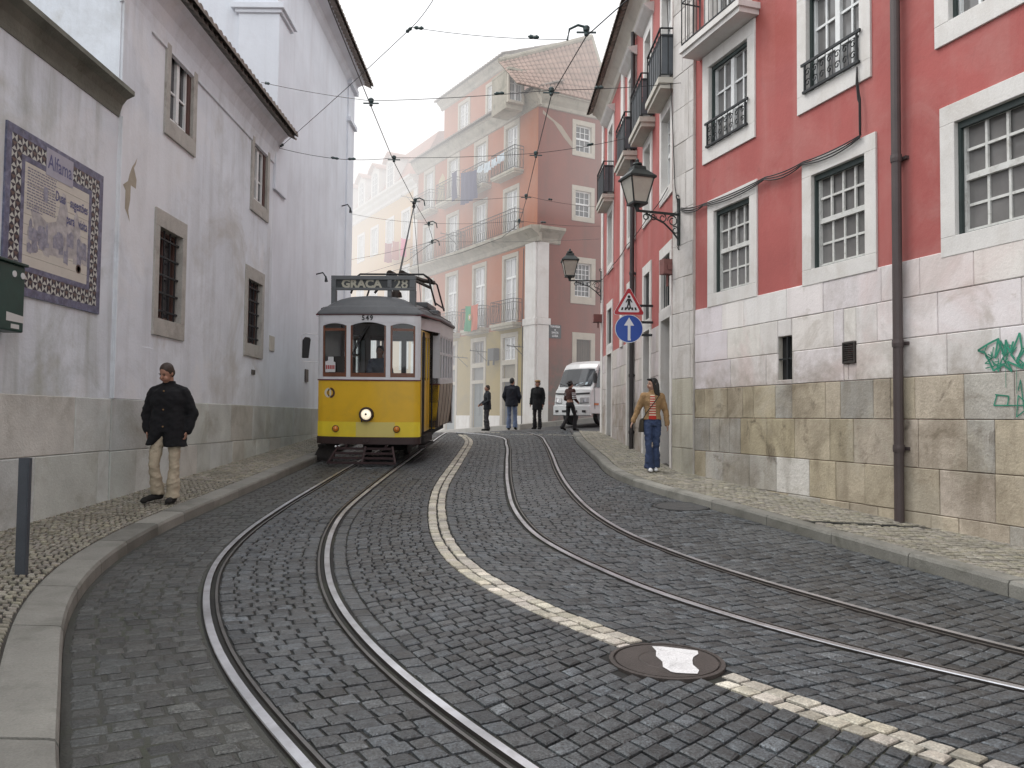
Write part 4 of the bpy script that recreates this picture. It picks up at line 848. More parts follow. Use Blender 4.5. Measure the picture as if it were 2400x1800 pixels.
# ------------------------------------------------------------------ pink corner building at the head of the street
FP = Frame((-4.95, 41.4), (.94, 32)); FS = Frame((.94, 32), (.94+1.816*4, 36)); PL = FP.L
PINK = sh('salmon_limewash', (.36, .112, .045), .85, 0, var=.10, vscale=.8, var2=.5, v2scale=(1.5, 1.5, .2), dirt=(.36, .17, .11), dirt_amt=.5, dscale=.5, bump=.2, bscale=14)
PINK_SHADED = sh('salmon_limewash_shaded', (.20, .057, .037), .85, 0, var=.12, vscale=.8, var2=.5, v2scale=(1.5, 1.5, .2), dirt=(.075, .05, .035), dirt_amt=.3, dscale=.5, bump=.2, bscale=14, dlow=(1.2, 3.0, 1.6))  # salmon darkened in colour for the side turned from the light; soot low down
OCHRE = sh('ochre_limewash', (.30, .22, .065), .85, 0, var=.12, vscale=.8, dirt=(.20, .16, .09), dirt_amt=.6, dscale=.6, bump=.2, bscale=14)
STAIN = sh('soot_stain', (.085, .065, .045), .9, 0, var=.35, vscale=2.5, dirt=(.19, .09, .065), dirt_amt=.6, dscale=1.2)
CORN = sh('weathered_cornice', (.34, .31, .25), .85, 0, var=.2, vscale=2, dirt=(.10, .105, .07), dirt_amt=.7, dscale=1.6, bump=.4, bscale=25)
TILE_P = sh('pale_clay_tile', (.34, .235, .19), .85, 0, var=.2, vscale=2.2, dirt=(.22, .17, .13), dirt_amt=.6, dscale=1.5)
pk = thing('pink_building', 'tall salmon pink corner building with ochre ground floor, iron balconies and attic', 'building', FP.w(PL, 0, -.4))
COL = [1.30, 3.87, 6.50, 9.10]; W2 = .47
O3 = [(c-W2, c+W2, 10.25, 12.28) for c in COL]; O2 = [(c-.5, c+.5, 7.66, 9.55) for c in COL]; O1 = [(c-.5, c+.5, 3.98, 6.70) for c in COL]
GD = [(c-.5, c+.5, -1.0, 1.51) for c in COL]; GT = [(c-.5, c+.5, 1.66, 2.22) for c in COL]; GW = [(c-.5, c+.5, 2.42, 3.37) for c in COL]
mb = MB(); wall_panel(mb, 0, PL, 3.72, 13.1, O3+O2+O1, .2); obj('wall', mb, PINK, pk, FP.M)
mb = MB(); wall_panel(mb, 0, PL, -3, 3.72, GD+GT+GW, .2, -.006); obj('ochre_wall', mb, OCHRE, pk, FP.M)
SW_ = [(1.79, 2.56, 11.0, 12.1), (1.79, 2.56, 8.3, 9.37), (1.79, 2.60, 5.0, 6.38)]; SD_ = (1.89, 2.6, 1.2, 3.24)
mb = MB(); wall_panel(mb, 0, 9, -3, 13.1, SW_+[SD_], .2); obj('side_wall', mb, PINK_SHADED, pk, FS.M)
mb = MB(); mb.poly([(.2, -.007, 12.4), (.5, -.007, 12.2), (1.1, -.007, 11.9), (1.65, -.007, 11.3), (1.6, -.007, 11.1), (1.2, -.007, 11.45), (.7, -.007, 12.0), (.2, -.007, 12.25)]); obj('patched_render', mb, sh('grey_render', (.30, .24, .18), .9, var=.1), pk, FS.M, norm=False)
mb = MB(); mb.poly([(8.75-8.1+1.45, -.007, 10.25), (2.35, -.007, 11.6), (2.75, -.007, 11.9), (3.0, -.007, 11.6), (2.9, -.007, 10.9), (3.1, -.007, 10.3)]); obj('patched_render', mb, sh('yellow_render', (.40, .31, .16), .9, var=.1), pk, FP.M, norm=False)
SURR = sh('window_stone', (.42, .38, .31), .75, 0, var=.12, vscale=3, dirt=(.30, .26, .2), dirt_amt=.4)
for o in O3: window(pk, FP, o, outer(o, .15, .15, .2, .0), WPAINT, GLASS_W, SURR, style='casement', cols=4, rows=(4,), depth=.12, bw=.03, name='balcony_door')
for o in O2: window(pk, FP, o, outer(o, .14, .14, .18, .0), WPAINT, GLASS_W, SURR, style='casement', rows=(3,), depth=.12, name='balcony_door')
for o in O1: window(pk, FP, o, outer(o, .14, .14, .18, .0), WPAINT, GLASS_W, SURR, style='transom', depth=.12, name='balcony_door')
DG = sh('grey_green_door', (.10, .125, .13), .55, 0, var=.2); DK = sh('dark_doorway', (.03, .03, .032), .7, 0, var=.3)
for i, (d_, t_, g_) in enumerate(zip(GD, GT, GW)):
    mb = MB(); a, b, c, d = d_; mb.box(a, b, .1, .14, c, d)
    for x0, x1 in ((a+.05, (a+b)/2-.02), ((a+b)/2+.02, b-.05)):
        for z0, z1 in ((c+1.1, c+1.6), (c+1.68, d-.08)): frame_ring(mb, (x0+.05, x1-.05, z0+.05, z1-.05), (x0, x1, z0, z1), .08, .1)
    dd = obj('door', mb, DK if i == 3 else DG, pk, FP.M); sm = MB(); frame_ring(sm, d_, (a-.17, b+.17, c-.3, d+.15), -.035, .05); sm.box(a-.17, a, -.035, .05, 1.66, 3.55); sm.box(b, b+.17, -.035, .05, 1.66, 3.55); sm.box(a, b, -.035, .05, 2.22, 2.42); sm.box(a, b, -.034, .05, 3.37, 3.55); obj('surround', sm, SURR, dd, FP.M)
    mb = MB(); a, b, c, d = t_; mb.box(a, b, .08, .12, c, d); obj('transom_panel', mb, sh('board_%d' % i, (.22, .19, .14) if i == 3 else (.16, .16, .155), .6, 0, var=.15), dd, FP.M)
    window(pk, FP, g_, None, WPAINT if i == 3 else sh('grey_wood_%d' % i, (.22, .20, .18), .6), GLASS_W if i == 3 else GLASS_L, SURR, style='casement', rows=(2,), depth=.1, name='window', label='small square window above the doorway')
for o in SW_[:2]: window(pk, FS, o, outer(o, .17, .17, .2, .2), WPAINT, GLASS_D, SURR, cols=3, rows=(2, 2), depth=.12, bw=.022, name='window')
window(pk, FS, SW_[2], outer(SW_[2], .2, .2, .24, .3), WPAINT, GLASS_D, SURR, cols=4, rows=(3, 3), depth=.12, bw=.022, name='window')
mb = MB(); mb.box(SD_[0], SD_[1], .08, .12, SD_[2], SD_[3]); 
for k in range(6): x = SD_[0]+(SD_[1]-SD_[0])*k/6; mb.box(x+.01, x+.1, .065, .08, SD_[2], SD_[3])
dd = obj('door', mb, sh('brown_board_door', (.07, .05, .035), .7, 0, var=.2), pk, FS.M); sm = MB(); frame_ring(sm, SD_, outer(SD_, .2, .2, .28, .2), -.03, .05); obj('surround', sm, SURR, dd, FS.M)
# corner pillar, plinth, cornices
mb = MB(); mb.box(10.32, PL+.02, -.07, .02, 4.0, 7.06); mb.box(10.24, PL+.06, -.12, .02, 3.72, 4.0); mb.box(10.28, PL+.03, -.09, .02, -1.5, 3.72); obj('corner_pillar', mb, LIMEW, pk, FP.M, bevel=.01)
mb = MB(); mb.box(.0, .52, -.068, .02, 4.0, 7.06); mb.box(.0, .60, -.115, .02, 3.73, 3.99); mb.box(.0, .53, -.088, .02, -1.5, 3.72); obj('corner_pillar', mb, LIMEW, pk, FS.M, bevel=.01)
mb = MB(); xs = [0]+[v for o in GD for v in (o[0]-.17, o[1]+.17)]+[10.28]
for a, b in zip(xs[::2], xs[1::2]): mb.box(a, b, -.05, .0, -1.5, .10)
obj('plinth', mb, LIMEW, pk, FP.M, bevel=.008)
prof = [(.02, 7.0), (-.08, 7.04), (-.10, 7.2), (-.25, 7.32), (-.45, 7.45), (-.5, 7.48), (-.5, 7.60), (.02, 7.66)]
mb = MB(); cornice(mb, 0, PL+.3, prof); obj('band_cornice', mb, CORN, pk, FP.M); mb = MB(); cornice(mb, -.1, 1.05, [(y*.96, z-.003) for y, z in prof]); obj('band_cornice', mb, CORN, pk, FS.M)
prof = [(.02, 12.5), (-.06, 12.52), (-.08, 12.66), (-.2, 12.8), (-.3, 12.98), (-.36, 13.0), (-.36, 13.08), (.02, 13.1)]
mb = MB(); cornice(mb, -.2, PL+.22, prof); obj('eave_cornice', mb, CORN, pk, FP.M); mb = MB(); cornice(mb, -.1, 9, [(y*.97, z-.003) for y, z in prof]); obj('eave_cornice', mb, CORN, pk, FS.M)
mb = MB(); n = int(PL/.24)+2; tiles(mb, lambda u, s, hh: (-.2+u*.24, -.5+s, 13.06+s*.42+hh), n, 1.6, .085, 5, 3); mb.poly([(-.2, -.46, 13.07), (PL+.2, -.46, 13.07), (PL+.2, 1.1, 13.74), (-.2, 1.1, 13.74)]); obj('eave_tiles', mb, TILE_D, pk, FP.M)
# attic storey and steep side roof
AO = [(3.38, 4.30, 13.62, 15.12), (6.05, 6.95, 13.62, 15.12)]; AF = Frame(FP.w(0, .55, 0)[:2], FP.w(PL, .55, 0)[:2])
mb = MB(); wall_panel(mb, 1.75, 7.85, 13.0, 15.75, AO, .15); mb.poly([(7.85, 0, 13), (7.85, 3, 13), (7.85, 3, 15.75), (7.85, 0, 15.75)]); mb.poly([(1.75, 0, 13), (1.75, 4, 13), (1.75, 4, 15.75), (1.75, 0, 15.75)]); obj('attic_wall', mb, PINK, pk, AF.M)
for o in AO: window(pk, AF, o, outer(o, .14, .14, .16, .16), WPAINT, GLASS_W, SURR, style='casement', rows=(3,), depth=.08, name='attic_window')
mb = MB(); cornice(mb, 1.5, 8.1, [(.0, 15.45), (-.08, 15.5), (-.12, 15.62), (-.3, 15.78), (-.34, 15.86), (0, 15.9)]); mb.rings([[(7.85, .0, 15.47), (7.94, .0, 15.55), (8.18, .0, 15.80), (8.18, .0, 15.88), (7.85, .0, 15.9)], [(7.85, 3, 15.47), (7.94, 3, 15.55), (8.18, 3, 15.80), (8.18, 3, 15.88), (7.85, 3, 15.9)]]); obj('attic_cornice', mb, CORN, pk, AF.M)
mb = MB(); n = int(6.9/.24); tiles(mb, lambda u, s, hh: (1.35+u*.24, -.42+s, 15.86+s*.4+hh), n, 3.4, .085, 5, 4); mb.poly([(1.35, -.4, 15.86), (8.2, -.4, 15.86), (8.2, 3, 17.2), (1.35, 3, 17.2)]); obj('attic_roof', mb, TILE_D, pk, AF.M)
ra = FS.hit(1384.5, 89, 1.2); rb = FS.hit(1200, 137, 1.2); e0, e1 = -1.2, ra[0]+.02
mb = MB(); nt_ = 22
def rf(u, s, hh):
    t = u/nt_; x = e0+(e1-e0)*t; zt_ = rb[1]+(ra[1]-rb[1])*(x-rb[0])/(ra[0]-rb[0]); zb_ = 13.05; return (x, -.35+1.55*s-hh*.9, zb_+(zt_-zb_)*s+hh*.35)
tiles(mb, rf, nt_, 1.0, .075, 5, 9)
obj('steep_roof', mb, TILE_P, pk, FS.M)
mb = MB(); [mb.poly([rf(k_, j_/9, -.03), rf(k_+1, j_/9, -.03), rf(k_+1, (j_+1)/9, -.03), rf(k_, (j_+1)/9, -.03)]) for k_ in range(nt_) for j_ in range(9)]; mb.poly([rf(nt_, 0, 0), rf(nt_, 1, 0), (e1, 4, rf(nt_, 1, 0)[2]-1.2), (e1, 4, 13)]); mb.tube([rf(0, 1, .06), rf(nt_, 1, .06)], .12, 8); mb.tube([rf(nt_, 0, .03), rf(nt_, 1, .03)], .09, 8); obj('roof_edge', mb, CORN, pk, FS.M)
q0 = FS.hit(750+1405/3.16, 735/3.16, .45); q1 = FS.hit(750+1500/3.16, 560/3.16, .45); DO = (q0[0], q1[0], q0[1], q1[1]); DF = Frame(FS.w(0, .45, 0)[:2], FS.w(9, .45, 0)[:2])
mb = MB(); mb.box(DO[0]-.09, DO[1]+.09, .14, 1.4, DO[2]-.3, DO[3]+.12); mb.box(DO[0]-.1, DO[1]+.2, -.06, 1.4, DO[3]+.12, DO[3]+.22); dm = obj('dormer', mb, CORN, pk, DF.M); window(pk, DF, DO, outer(DO, .08, .08, .1, .1), WPAINT, GLASS_L, SURR, style='casement', rows=(3,), depth=.10, name='dormer_window')
# balconies
BSL = sh('balcony_slab', (.40, .37, .30), .85, 0, var=.2, vscale=2, dirt=(.13, .13, .09), dirt_amt=.6, dscale=2)
for i, c in enumerate(COL): balcony(pk, FP, c-.95, c+.95, 10.22, .48, BSL, IRON, .95, .16, False, True, None, .15)
for i, c in enumerate(COL):
    balcony(pk, FP, c-.92, c+.92, 3.92, .45, BSL, IRON, .95, .22, False, True, None, .15)
for x0, x1 in ((.05, 4.75), (5.05, 10.05)):
    mb = MB(); iron_rail(mb, x0, x1, 7.62, 8.55, .42, True, .17); obj('railing', mb, IRON, pk, FP.M)
# street nameplate
mb = MB(); mb.box(.56, 1.14, -.03, -.0, 2.72+.5, 3.32+.45); mb.v = [tuple(FS.M @ Vector(p)) for p in mb.v]
np_ = thing('street_nameplate', 'dark street nameplate with white letters on the pink side wall beside the corner pillar', 'nameplate', FS.w(.85, -.03, 3.2)); RM_M = FS.M
mb = MB(); mb.box(.56, 1.14, -.035, -.008, 3.22, 3.76); obj('plate', mb, sh('black_plate', (.03, .03, .035), .5), np_, FS.M)
mb = None
for k, (tx, s_) in enumerate((('TRAVESSA', .12), ('DE', .07), ('SANTA', .12), ('LUZIA', .12))): mb = text_mb(tx, s_, (lambda zc_: (lambda a, b: (.85+a, -.037, zc_+b)))(3.68-[0, .13, .24, .37][k]), mb, bold=.002, sx=.85)
obj('lettering', mb, SW, np_, FS.M, norm=False)
# clothes-line brackets, hanging laundry, flag
def cloth(name, lab, cat, mat, fr, x0, x1, zt0, zt1, h0, h1, off, group=None, fold=.03, nf=5, seed=0, mats=None, split=None):
    r_ = random.Random(seed); mb = MB(); nx_, nz_ = 24, 10; ids = []
    for j in range(nz_+1):
        row = []
        for i in range(nx_+1):
            u = i/nx_; v = j/nz_; zt_ = zt0+(zt1-zt0)*u-.05*math.sin(PI*u); h = h0+(h1-h0)*u
            row.append(mb.vert((x0+(x1-x0)*u+.03*math.sin(7*v+seed)*v, -off+fold*math.sin(2*PI*nf*u+seed)*(.3+v)+.015*math.sin(9*u+5*v), zt_-h*v)))
        ids.append(row)
    for j in range(nz_):
        for i in range(nx_):
            if split: mb.cur = 0 if i/nx_ < split else 1
            mb.face((ids[j][i], ids[j][i+1], ids[j+1][i+1], ids[j+1][i]))
    mb.v = [tuple(fr.M @ Vector(p)) for p in mb.v]
    return solo(name, mb, mats or mat, lab, cat, group, smooth=True, norm=False)
NAVY = sh('navy_cloth', (.035, .035, .10), .9, 0, var=.15, vscale=5); PALEB = sh('pale_blue_cloth', (.50, .56, .60), .9, 0, var=.05)
p0 = FP.hit(750+985/3.16, 1270/3.16, -.7)[0]; c6 = lambda x, y: (760+x/6.144, 380+y/6.144); cFf = lambda x, y: (750+x/3.16, y/3.16)
fr0 = Frame(FP.w(0, -.62, 0)[:2], FP.w(PL, -.62, 0)[:2])
a = fr0.hit(*cFf(975, 1280)); b = fr0.hit(*cFf(1012, 1275)); cloth('hanging_cloth', 'narrow dark blue cloth drying on the top balcony of the pink building', 'laundry', NAVY, fr0, a[0], b[0], a[1], a[1]+.02, 1.35, 1.3, 0, 'laundry on the pink front', .03, 2, 1)
a = fr0.hit(*cFf(1040, 1280)); b = fr0.hit(*cFf(1160, 1245)); cloth('hanging_cloth', 'wide dark blue cloth drying between two top balconies of the pink building', 'laundry', NAVY, fr0, a[0], b[0], a[1], b[1]-.05, 1.5, 1.25, 0, 'laundry on the pink front', .04, 4, 2)
for k, (x0, y0, x1, y1, h) in enumerate(((1165, 1232, 1210, 1212, .28), (1213, 1210, 1262, 1180, .42), (1266, 1180, 1305, 1160, .35), (1310, 1150, 1365, 1112, .36))):
    a = fr0.hit(*cFf(x0, y0)); b = fr0.hit(*cFf(x1, y1)); cloth('hanging_cloth', ['small pale cloth nearest the wide dark blue cloth on the line', 'squarest pale cloth in the middle of the clothes line', 'third pale cloth along the line below the top balcony', 'pale cloth nearest the right top balcony of the pink building'][k], 'laundry', PALEB, fr0, a[0], b[0], a[1], b[1]+(a[1]-b[1])*.5, h, h, 0, 'laundry on the pink front', .02, 2, k)
mb = MB(); a = fr0.hit(*cFf(960, 1275)); b = fr0.hit(*cFf(1160, 1240)); c_ = fr0.hit(*cFf(1375, 1108)); mb.tube([fr0.w(a[0], 0, a[1]), fr0.w(b[0], 0, b[1]), fr0.w(c_[0], 0, c_[1])], .008, 4); solo('clothes_line', mb, CAB, 'thin clothes line strung between the top balconies of the pink building', 'clothes line')
fr1 = Frame(FP.w(0, -.55, 0)[:2], FP.w(PL, -.55, 0)[:2]); a = fr1.hit(960+580/4.424, 400+1405/4.424); b = fr1.hit(960+712/4.424, 400+1380/4.424)
flag = cloth('flag', 'green and red flag with a small yellow shield hung from a first-floor balcony', 'flag', None, fr1, a[0], b[0], a[1], a[1], 1.12, 1.10, 0, None, .035, 3, 4, [sh('flag_green', (.03, .25, .12), .9), sh('flag_red', (.50, .13, .08), .9)], .42)
M_ = Matrix.Translation(fr1.w(a[0]+(b[0]-a[0])*.42, -.05, a[1]-.55)) @ fr1.M.to_3x3().to_4x4()
mb = MB(); mb.rings([[(.14*math.cos(2*PI*k/20)*r_, -.0, .14*math.sin(2*PI*k/20)*r_) for k in range(20)] for r_ in (1, .8)], caps=False); o_ = obj('ring', mb, sh('flag_yellow', (.6, .45, .08), .9), flag, M_, norm=False)
mb = MB(); mb.poly([(-.075, -.004, .08), (.075, -.004, .08), (.07, -.004, -.04), (0, -.004, -.1), (-.07, -.004, -.04)]); obj('shield', mb, sh('shield_pale', (.6, .5, .48), .9), flag, M_, norm=False)
def line_bracket(fr, u0, v0, u1, v1, lab):
    a = fr.hit(u0, v0); mb = MB(); b = fr.hit(u1, v1); x = max(a[0], b[0])
    mb.tube([(x, 0, b[1]), (x, -.85, b[1]+.02)], .018, 5); mb.tube([(x, 0, b[1]-.4), (x, -.5, b[1])], .014, 5)
    for k in range(3): mb.tube([(x, -.25-.28*k, b[1]), (x, -.25-.28*k, b[1]+.1)], .01, 4)
    mb.v = [tuple(fr.M @ Vector(p)) for p in mb.v]; solo('line_bracket', mb, IRON, lab, 'bracket', 'clothes line brackets')
for q, l in (((1070, 839, 1096, 839), 'iron clothes bracket on the ochre wall left of the grey door'), ((1122, 825, 1141, 825), 'iron clothes bracket on the ochre wall beside the middle doorway'), ((1206, 814, 1230, 814), 'iron clothes bracket next to the white corner pillar'), ((1029, 552, 1070, 553), 'iron bracket over the long second-floor balcony of the pink building'), ((924, 463, 975, 466), 'iron bracket at the far top balcony of the pink building')): line_bracket(FP, *q, l)
# dark little box on the ochre wall
a = FP.hit(1160, 830); mb = MB(); mb.box(a[0]-.12, a[0]+.38, -.3, -.02, a[1]-.28, a[1]+.22); mb.box(a[0]-.12, a[0]-.06, -.3, -.24, a[1]-.5, a[1]-.28); mb.box(a[0]+.32, a[0]+.38, -.3, -.24, a[1]-.5, a[1]-.28)
mb.v = [tuple(FP.M @ Vector(p)) for p in mb.v]; solo('wall_bin', mb, sh('dark_bin', (.05, .052, .055), .6), 'dark box with two legs hung on the ochre wall between the doorways', 'box')
mb = MB(); x = 10.2; mb.tube([(x, -.08, 3.7), (x, -.08, -.8)], .025, 6); mb.tube([(x+.0, -.08, 3.7), (x, -.06, 6.9)], .02, 6); obj('downpipe', mb, CAB, pk, FP.M)
# ------------------------------------------------------------------ yellow building fading into the fog
FY = Frame((-4.95-.58*15, 41.4+15), (-4.95, 41.4)); YL = FY.L
YEL = sh('yellow_limewash', (.55, .36, .17), .85, 0, var=.06, vscale=.6, var2=.2, v2scale=(1.5, 1.5, .2), dirt=(.5, .38, .25), dirt_amt=.2)
yb = thing('yellow_building', 'pale yellow building with arched dormers fading into the fog', 'building', FY.w(YL, 0, -.5)); k = YL-15.85
YC = [4.95, 7.3, 9.6, 12.0, 14.3]; YC = [c+k for c in YC]
Y3 = [(c-.48, c+.48, 9.45, 10.92) for c in YC]; Y2 = [(c-.48, c+.48, 5.9, 7.9) for c in YC]; Y1 = [(c-.48, c+.48, 2.6, 4.5) for c in YC]
mb = MB(); wall_panel(mb, 0, YL, -3, 12.3, Y3+Y2+Y1, .2); obj('wall', mb, YEL, yb, FY.M)
mb = MB(); mb.box(YL-.5, YL-.005, -.05, 0, -2, 11.85); obj('end_pilaster', mb, LIMEW, yb, FY.M)
mb = MB(); cornice(mb, 0, YL-.01, [(0, 11.85), (-.08, 11.9), (-.1, 12.05), (-.28, 12.18), (-.32, 12.3), (-.48, 12.4), (-.5, 12.5), (0, 12.55)]); obj('eave_cornice', mb, LIMEW, yb, FY.M)
for os_, st in ((Y3, 'casement'), (Y2, 'casement'), (Y1, 'casement')):
    for o in os_: window(yb, FY, o, outer(o, .14, .14, .16, .1), WPAINT, GLASS_W, LIMEW, style=st, rows=(3,), depth=.1, name='window')
for c in YC[:2]: balcony(yb, FY, c-.8, c+.8, 5.85, .5, LIME, IRON, .95, .15, False, True, None, .16)
MANS = sh('mansard_tile', (.33, .16, .12), .85, 0, var=.2, vscale=2); mb = MB(); mb.poly([(0, -.1, 12.5), (YL, -.1, 12.5), (YL, 1.1, 15.0), (0, 1.1, 15.0)]); mb.poly([(0, 1.1, 15.0), (YL, 1.1, 15.0), (YL, 5, 16), (0, 5, 16)]); mb.poly([(YL-.01, -.1, 12.5), (YL-.01, 5, 12.5), (YL-.01, 5, 16), (YL-.01, 1.1, 15.0)]); obj('mansard_roof', mb, MANS, yb, FY.M)
for c in YC[:4]:
    mb = MB(); arch = [(-.62, 12.55), (-.62, 14.35)]+[(-.62*math.cos(PI*t/8), 14.35+.25*math.sin(PI*t/8)) for t in range(1, 8)]+[(.62, 14.35), (.62, 12.55)]
    mb.rings([[(c+a, y, b) for a, b in arch] for y in (-.05, 1.2)]); dm = obj('dormer', mb, LIMEW, yb, FY.M)
    ar = [(-.42, 12.75), (-.42, 13.85)]+[(-.42*math.cos(PI*t/10), 13.85+.34*math.sin(PI*t/10)) for t in range(1, 10)]+[(.42, 13.85), (.42, 12.75)]
    mb = MB(); mb.poly([(c+a, -.056, b) for a, b in ar]); obj('pane', mb, GLASS_L, dm, FY.M, norm=False)
    mb = MB(); mb.box(c-.02, c+.02, -.075, -.058, 12.75, 14.15)
    for z in (13.1, 13.5, 13.85): mb.box(c-.42, c-.02, -.073, -.058, z-.015, z+.015); mb.box(c+.02, c+.42, -.073, -.058, z-.015, z+.015)
    obj('glazing_bar', mb, WPAINT, dm, FY.M)
    ro = [(-.78, 14.3), (-.62, 14.48), (0, 14.78), (.62, 14.48), (.78, 14.3), (.74, 14.24), (0, 14.68), (-.74, 14.24)]; mb = MB(); mb.rings([[(c+a, y, b) for a, b in ro] for y in (-.25, 1.4)]); obj('dormer_roof', mb, MANS, dm, FY.M)
fr2 = Frame(FY.w(0, -.45, 0)[:2], FY.w(YL, -.45, 0)[:2]); RDC = sh('dark_red_cloth', (.25, .03, .05), .9); BRK = sh('brick_red_cloth', (.33, .07, .05), .9); PNK = sh('pink_cloth', (.6, .08, .2), .9)
for (x0, y0, x1, y1, h, m_, l) in ((872, 1160, 975, 1110, 1.05, RDC, 'dark red cloth drying outside the yellow building'), (980, 1130, 1078, 1085, .98, BRK, 'brick red cloth drying next to the dark red one'), (1105, 1085, 1178, 1045, .95, PNK, 'bright pink cloth drying at the end of the yellow building')):
    a = fr2.hit(*c6(x0, y0)); b = fr2.hit(*c6(x1, y1)); cloth('hanging_cloth', l, 'laundry', m_, fr2, a[0], b[0], a[1], b[1]-.2, h, h, 0, 'laundry on the yellow front', .03, 3, 3)
# far pavements round the corner building
mb = MB()
def fpave(fr, x0, x1, d, n=14):
    for k in range(n):
        xa = x0+(x1-x0)*k/n; xb_ = x0+(x1-x0)*(k+1)/n-.01; r0 = []
        for x in (xa, xb_):
            a = fr.w(x, -d, 0); b = fr.w(x, .0, 0); z = lambda p: zg(p.x, p.y)
            r0.append([(a.x, a.y, z(a)-.1), (a.x, a.y, z(a)+.13), (b.x, b.y, z(b)+.14), (b.x, b.y, z(b)-.1)])
        mb.rings(r0)
fpave(FP, -12, PL+.6, 1.1, 22); fpave(FS, -.4, 8.5, .8, 10); struct('far_pavement', mb, sh('far_pavement_stone', (.33, .31, .27), .75, 0, var=.2, vscale=2, grain=.2))
# side street continuing behind the red house (garden wall closing the view between the buildings)
# ------------------------------------------------------------------ overhead wires
WIRE = sh('copper_wire', (.03, .032, .035), .5, .5); INS = sh('insulator', (.03, .055, .055), .4)
def wire_z(y): return EYE+4.86+.0507*y
def trolley(lab, pts, hangers):
    q = [Vector((x, y, wire_z(y))) for x, y in pts]; t = thing('trolley_wire', lab, 'overhead wire', q[3], 'tram trolley wires'); I_ = Matrix.Identity(4)
    mb = MB(); mb.tube(q, .0085, 6); obj('wire', mb, WIRE, t, I_)
    f = spline(pts)
    for y, sd_ in hangers:
        x = f(y); z = wire_z(y); mb = MB(); mb.lathe([(.02, 0), (.035, .02), (.02, .06), (.045, .08), (.05, .13), (.03, .15)], 8, Matrix.Translation((x, y, z))); mb.box(x-.14, x+.14, y-.012, y+.012, z+.045, z+.065)
        if sd_: mb.tube([(x, y, z+.13), (x+sd_*.12, y, z+.16), (x+sd_*.24, y, z+.10), (x+sd_*.27, y, z-.06)], .018, 6)
        obj('hanger', mb, INS, t, I_)
W1 = [(-2.1, 3), (-2.3, 8), (-2.45, 10.5), (-2.6, 14.4), (-2.74, 18.2), (-2.78, 22.5), (-2.75, 26), (-2.9, 29), (-4.5, 34), (-8, 40)]
W2 = [(5.5, 2.5), (2.6, 7.2), (1.28, 10.55), (1.0, 11.3), (.62, 13.75), (.47, 17.7), (.33, 21.9), (.17, 25.4), (-.4, 28), (-2, 31.5), (-6, 38)]
trolley('left trolley wire running down the street to the tram pole', W1, [(14.4, 0), (18.2, 0), (22.6, 1), (26, 1), (29.5, 1)])
trolley('right trolley wire curving over the empty track', W2, [(11.3, -1), (13.75, 0), (17.7, 0), (21.9, 0), (25.4, 0)])
def span(lab, pts, ins=(), r=.006, sag=.03):
    q = []; pts = [Vector(p) for p in pts]
    for a, b in zip(pts, pts[1:]):
        n = 8
        for k in range(n): u = k/n; q.append(a+(b-a)*u-Vector((0, 0, sag*4*u*(1-u))))
    q.append(pts[-1]); t = thing('span_wire', lab, 'span wire', pts[0], 'span wires holding the trolley wires'); I_ = Matrix.Identity(4); mb = MB(); mb.tube(q, r, 5); obj('wire', mb, WIRE, t, I_)
    for k, u in ins:
        a, b = pts[k], pts[k+1]; c = a+(b-a)*u; d = (b-a).normalized(); mb = MB(); mb.tube([c-d*.09, c-d*.05, c, c+d*.05, c+d*.09], [.012, .032, .022, .032, .012], 8); obj('insulator', mb, INS, t, I_)
fw1, fw2 = spline(W1), spline(W2)
hp = lambda f, y: (f(y), y, wire_z(y)+.1)
span('span wire from the tiled eave across to the pale pilaster', [P(613, 193, 16.9), hp(fw1, 14.4), hp(fw2, 13.75), P(1598, 194, 14.75)], ((0, .06), (1, .72), (2, .35)))
span('span wire from the tall white wall to the narrow red house', [P(654, 347, 17.9), (-3.9, 18.0, wire_z(18)), hp(fw1, 18.2), hp(fw2, 17.7), P(1464, 325, 18.6)], ((0, .9), (1, .2), (3, .6)))
span('slanting guy wire rising from the tiled eave over the street', [P(654, 347, 17.9), P(965, 64, 12.5), P(1018, -5, 11.3)], ((0, .03), (0, .985)))
span('short stay hanging from the end of the tiled eave', [P(648, 312, 17.9), P(654, 347, 17.9)], ((0, .5),), .006, 0)
span('span wire to the nearest curved hanger of the right wire', [P(965, 64, 12.5), (1.0-.27, 11.3, wire_z(11.3)-.05)], ((0, .05), (0, .8)), .005, .05)
span('span wire past the tram pole to the narrow red house', [hp(fw1, 22.6), hp(fw2, 21.9), P(1407, 485, 24.6)], ((1, .3),), .005, .06)
span('lower span wire crossing in front of the pink band cornice', [P(818, 500, 26.0), hp(fw1, 26), hp(fw2, 25.4), P(1407, 530, 25.0)], ((2, .3),), .005, .06)
span('farthest span wire low over the pink ground floor', [P(800, 612, 26.2), hp(fw1, 29.5), P(1405, 560, 25.2)], (), .005, .06)
for (u, v, l) in ((801, 483, 'small iron wall hook high on the far corner of the tall white building'), (741, 643, 'small iron hook on the tall white wall above the tram mirror')):
    x, z = FL.hit(u, v); mb = MB(); a = FL.w(x, 0, z); mb.tube([a, a+Vector((.18, -.0, .05)), a+Vector((.26, 0, -.06))], .02, 5); mb.tube([a+Vector((.26, 0, -.04)), a+Vector((.28, 0, -.2))], [.02, .05], 6); solo('wall_hook', mb, IRON, l, 'hook', 'iron wall hooks')
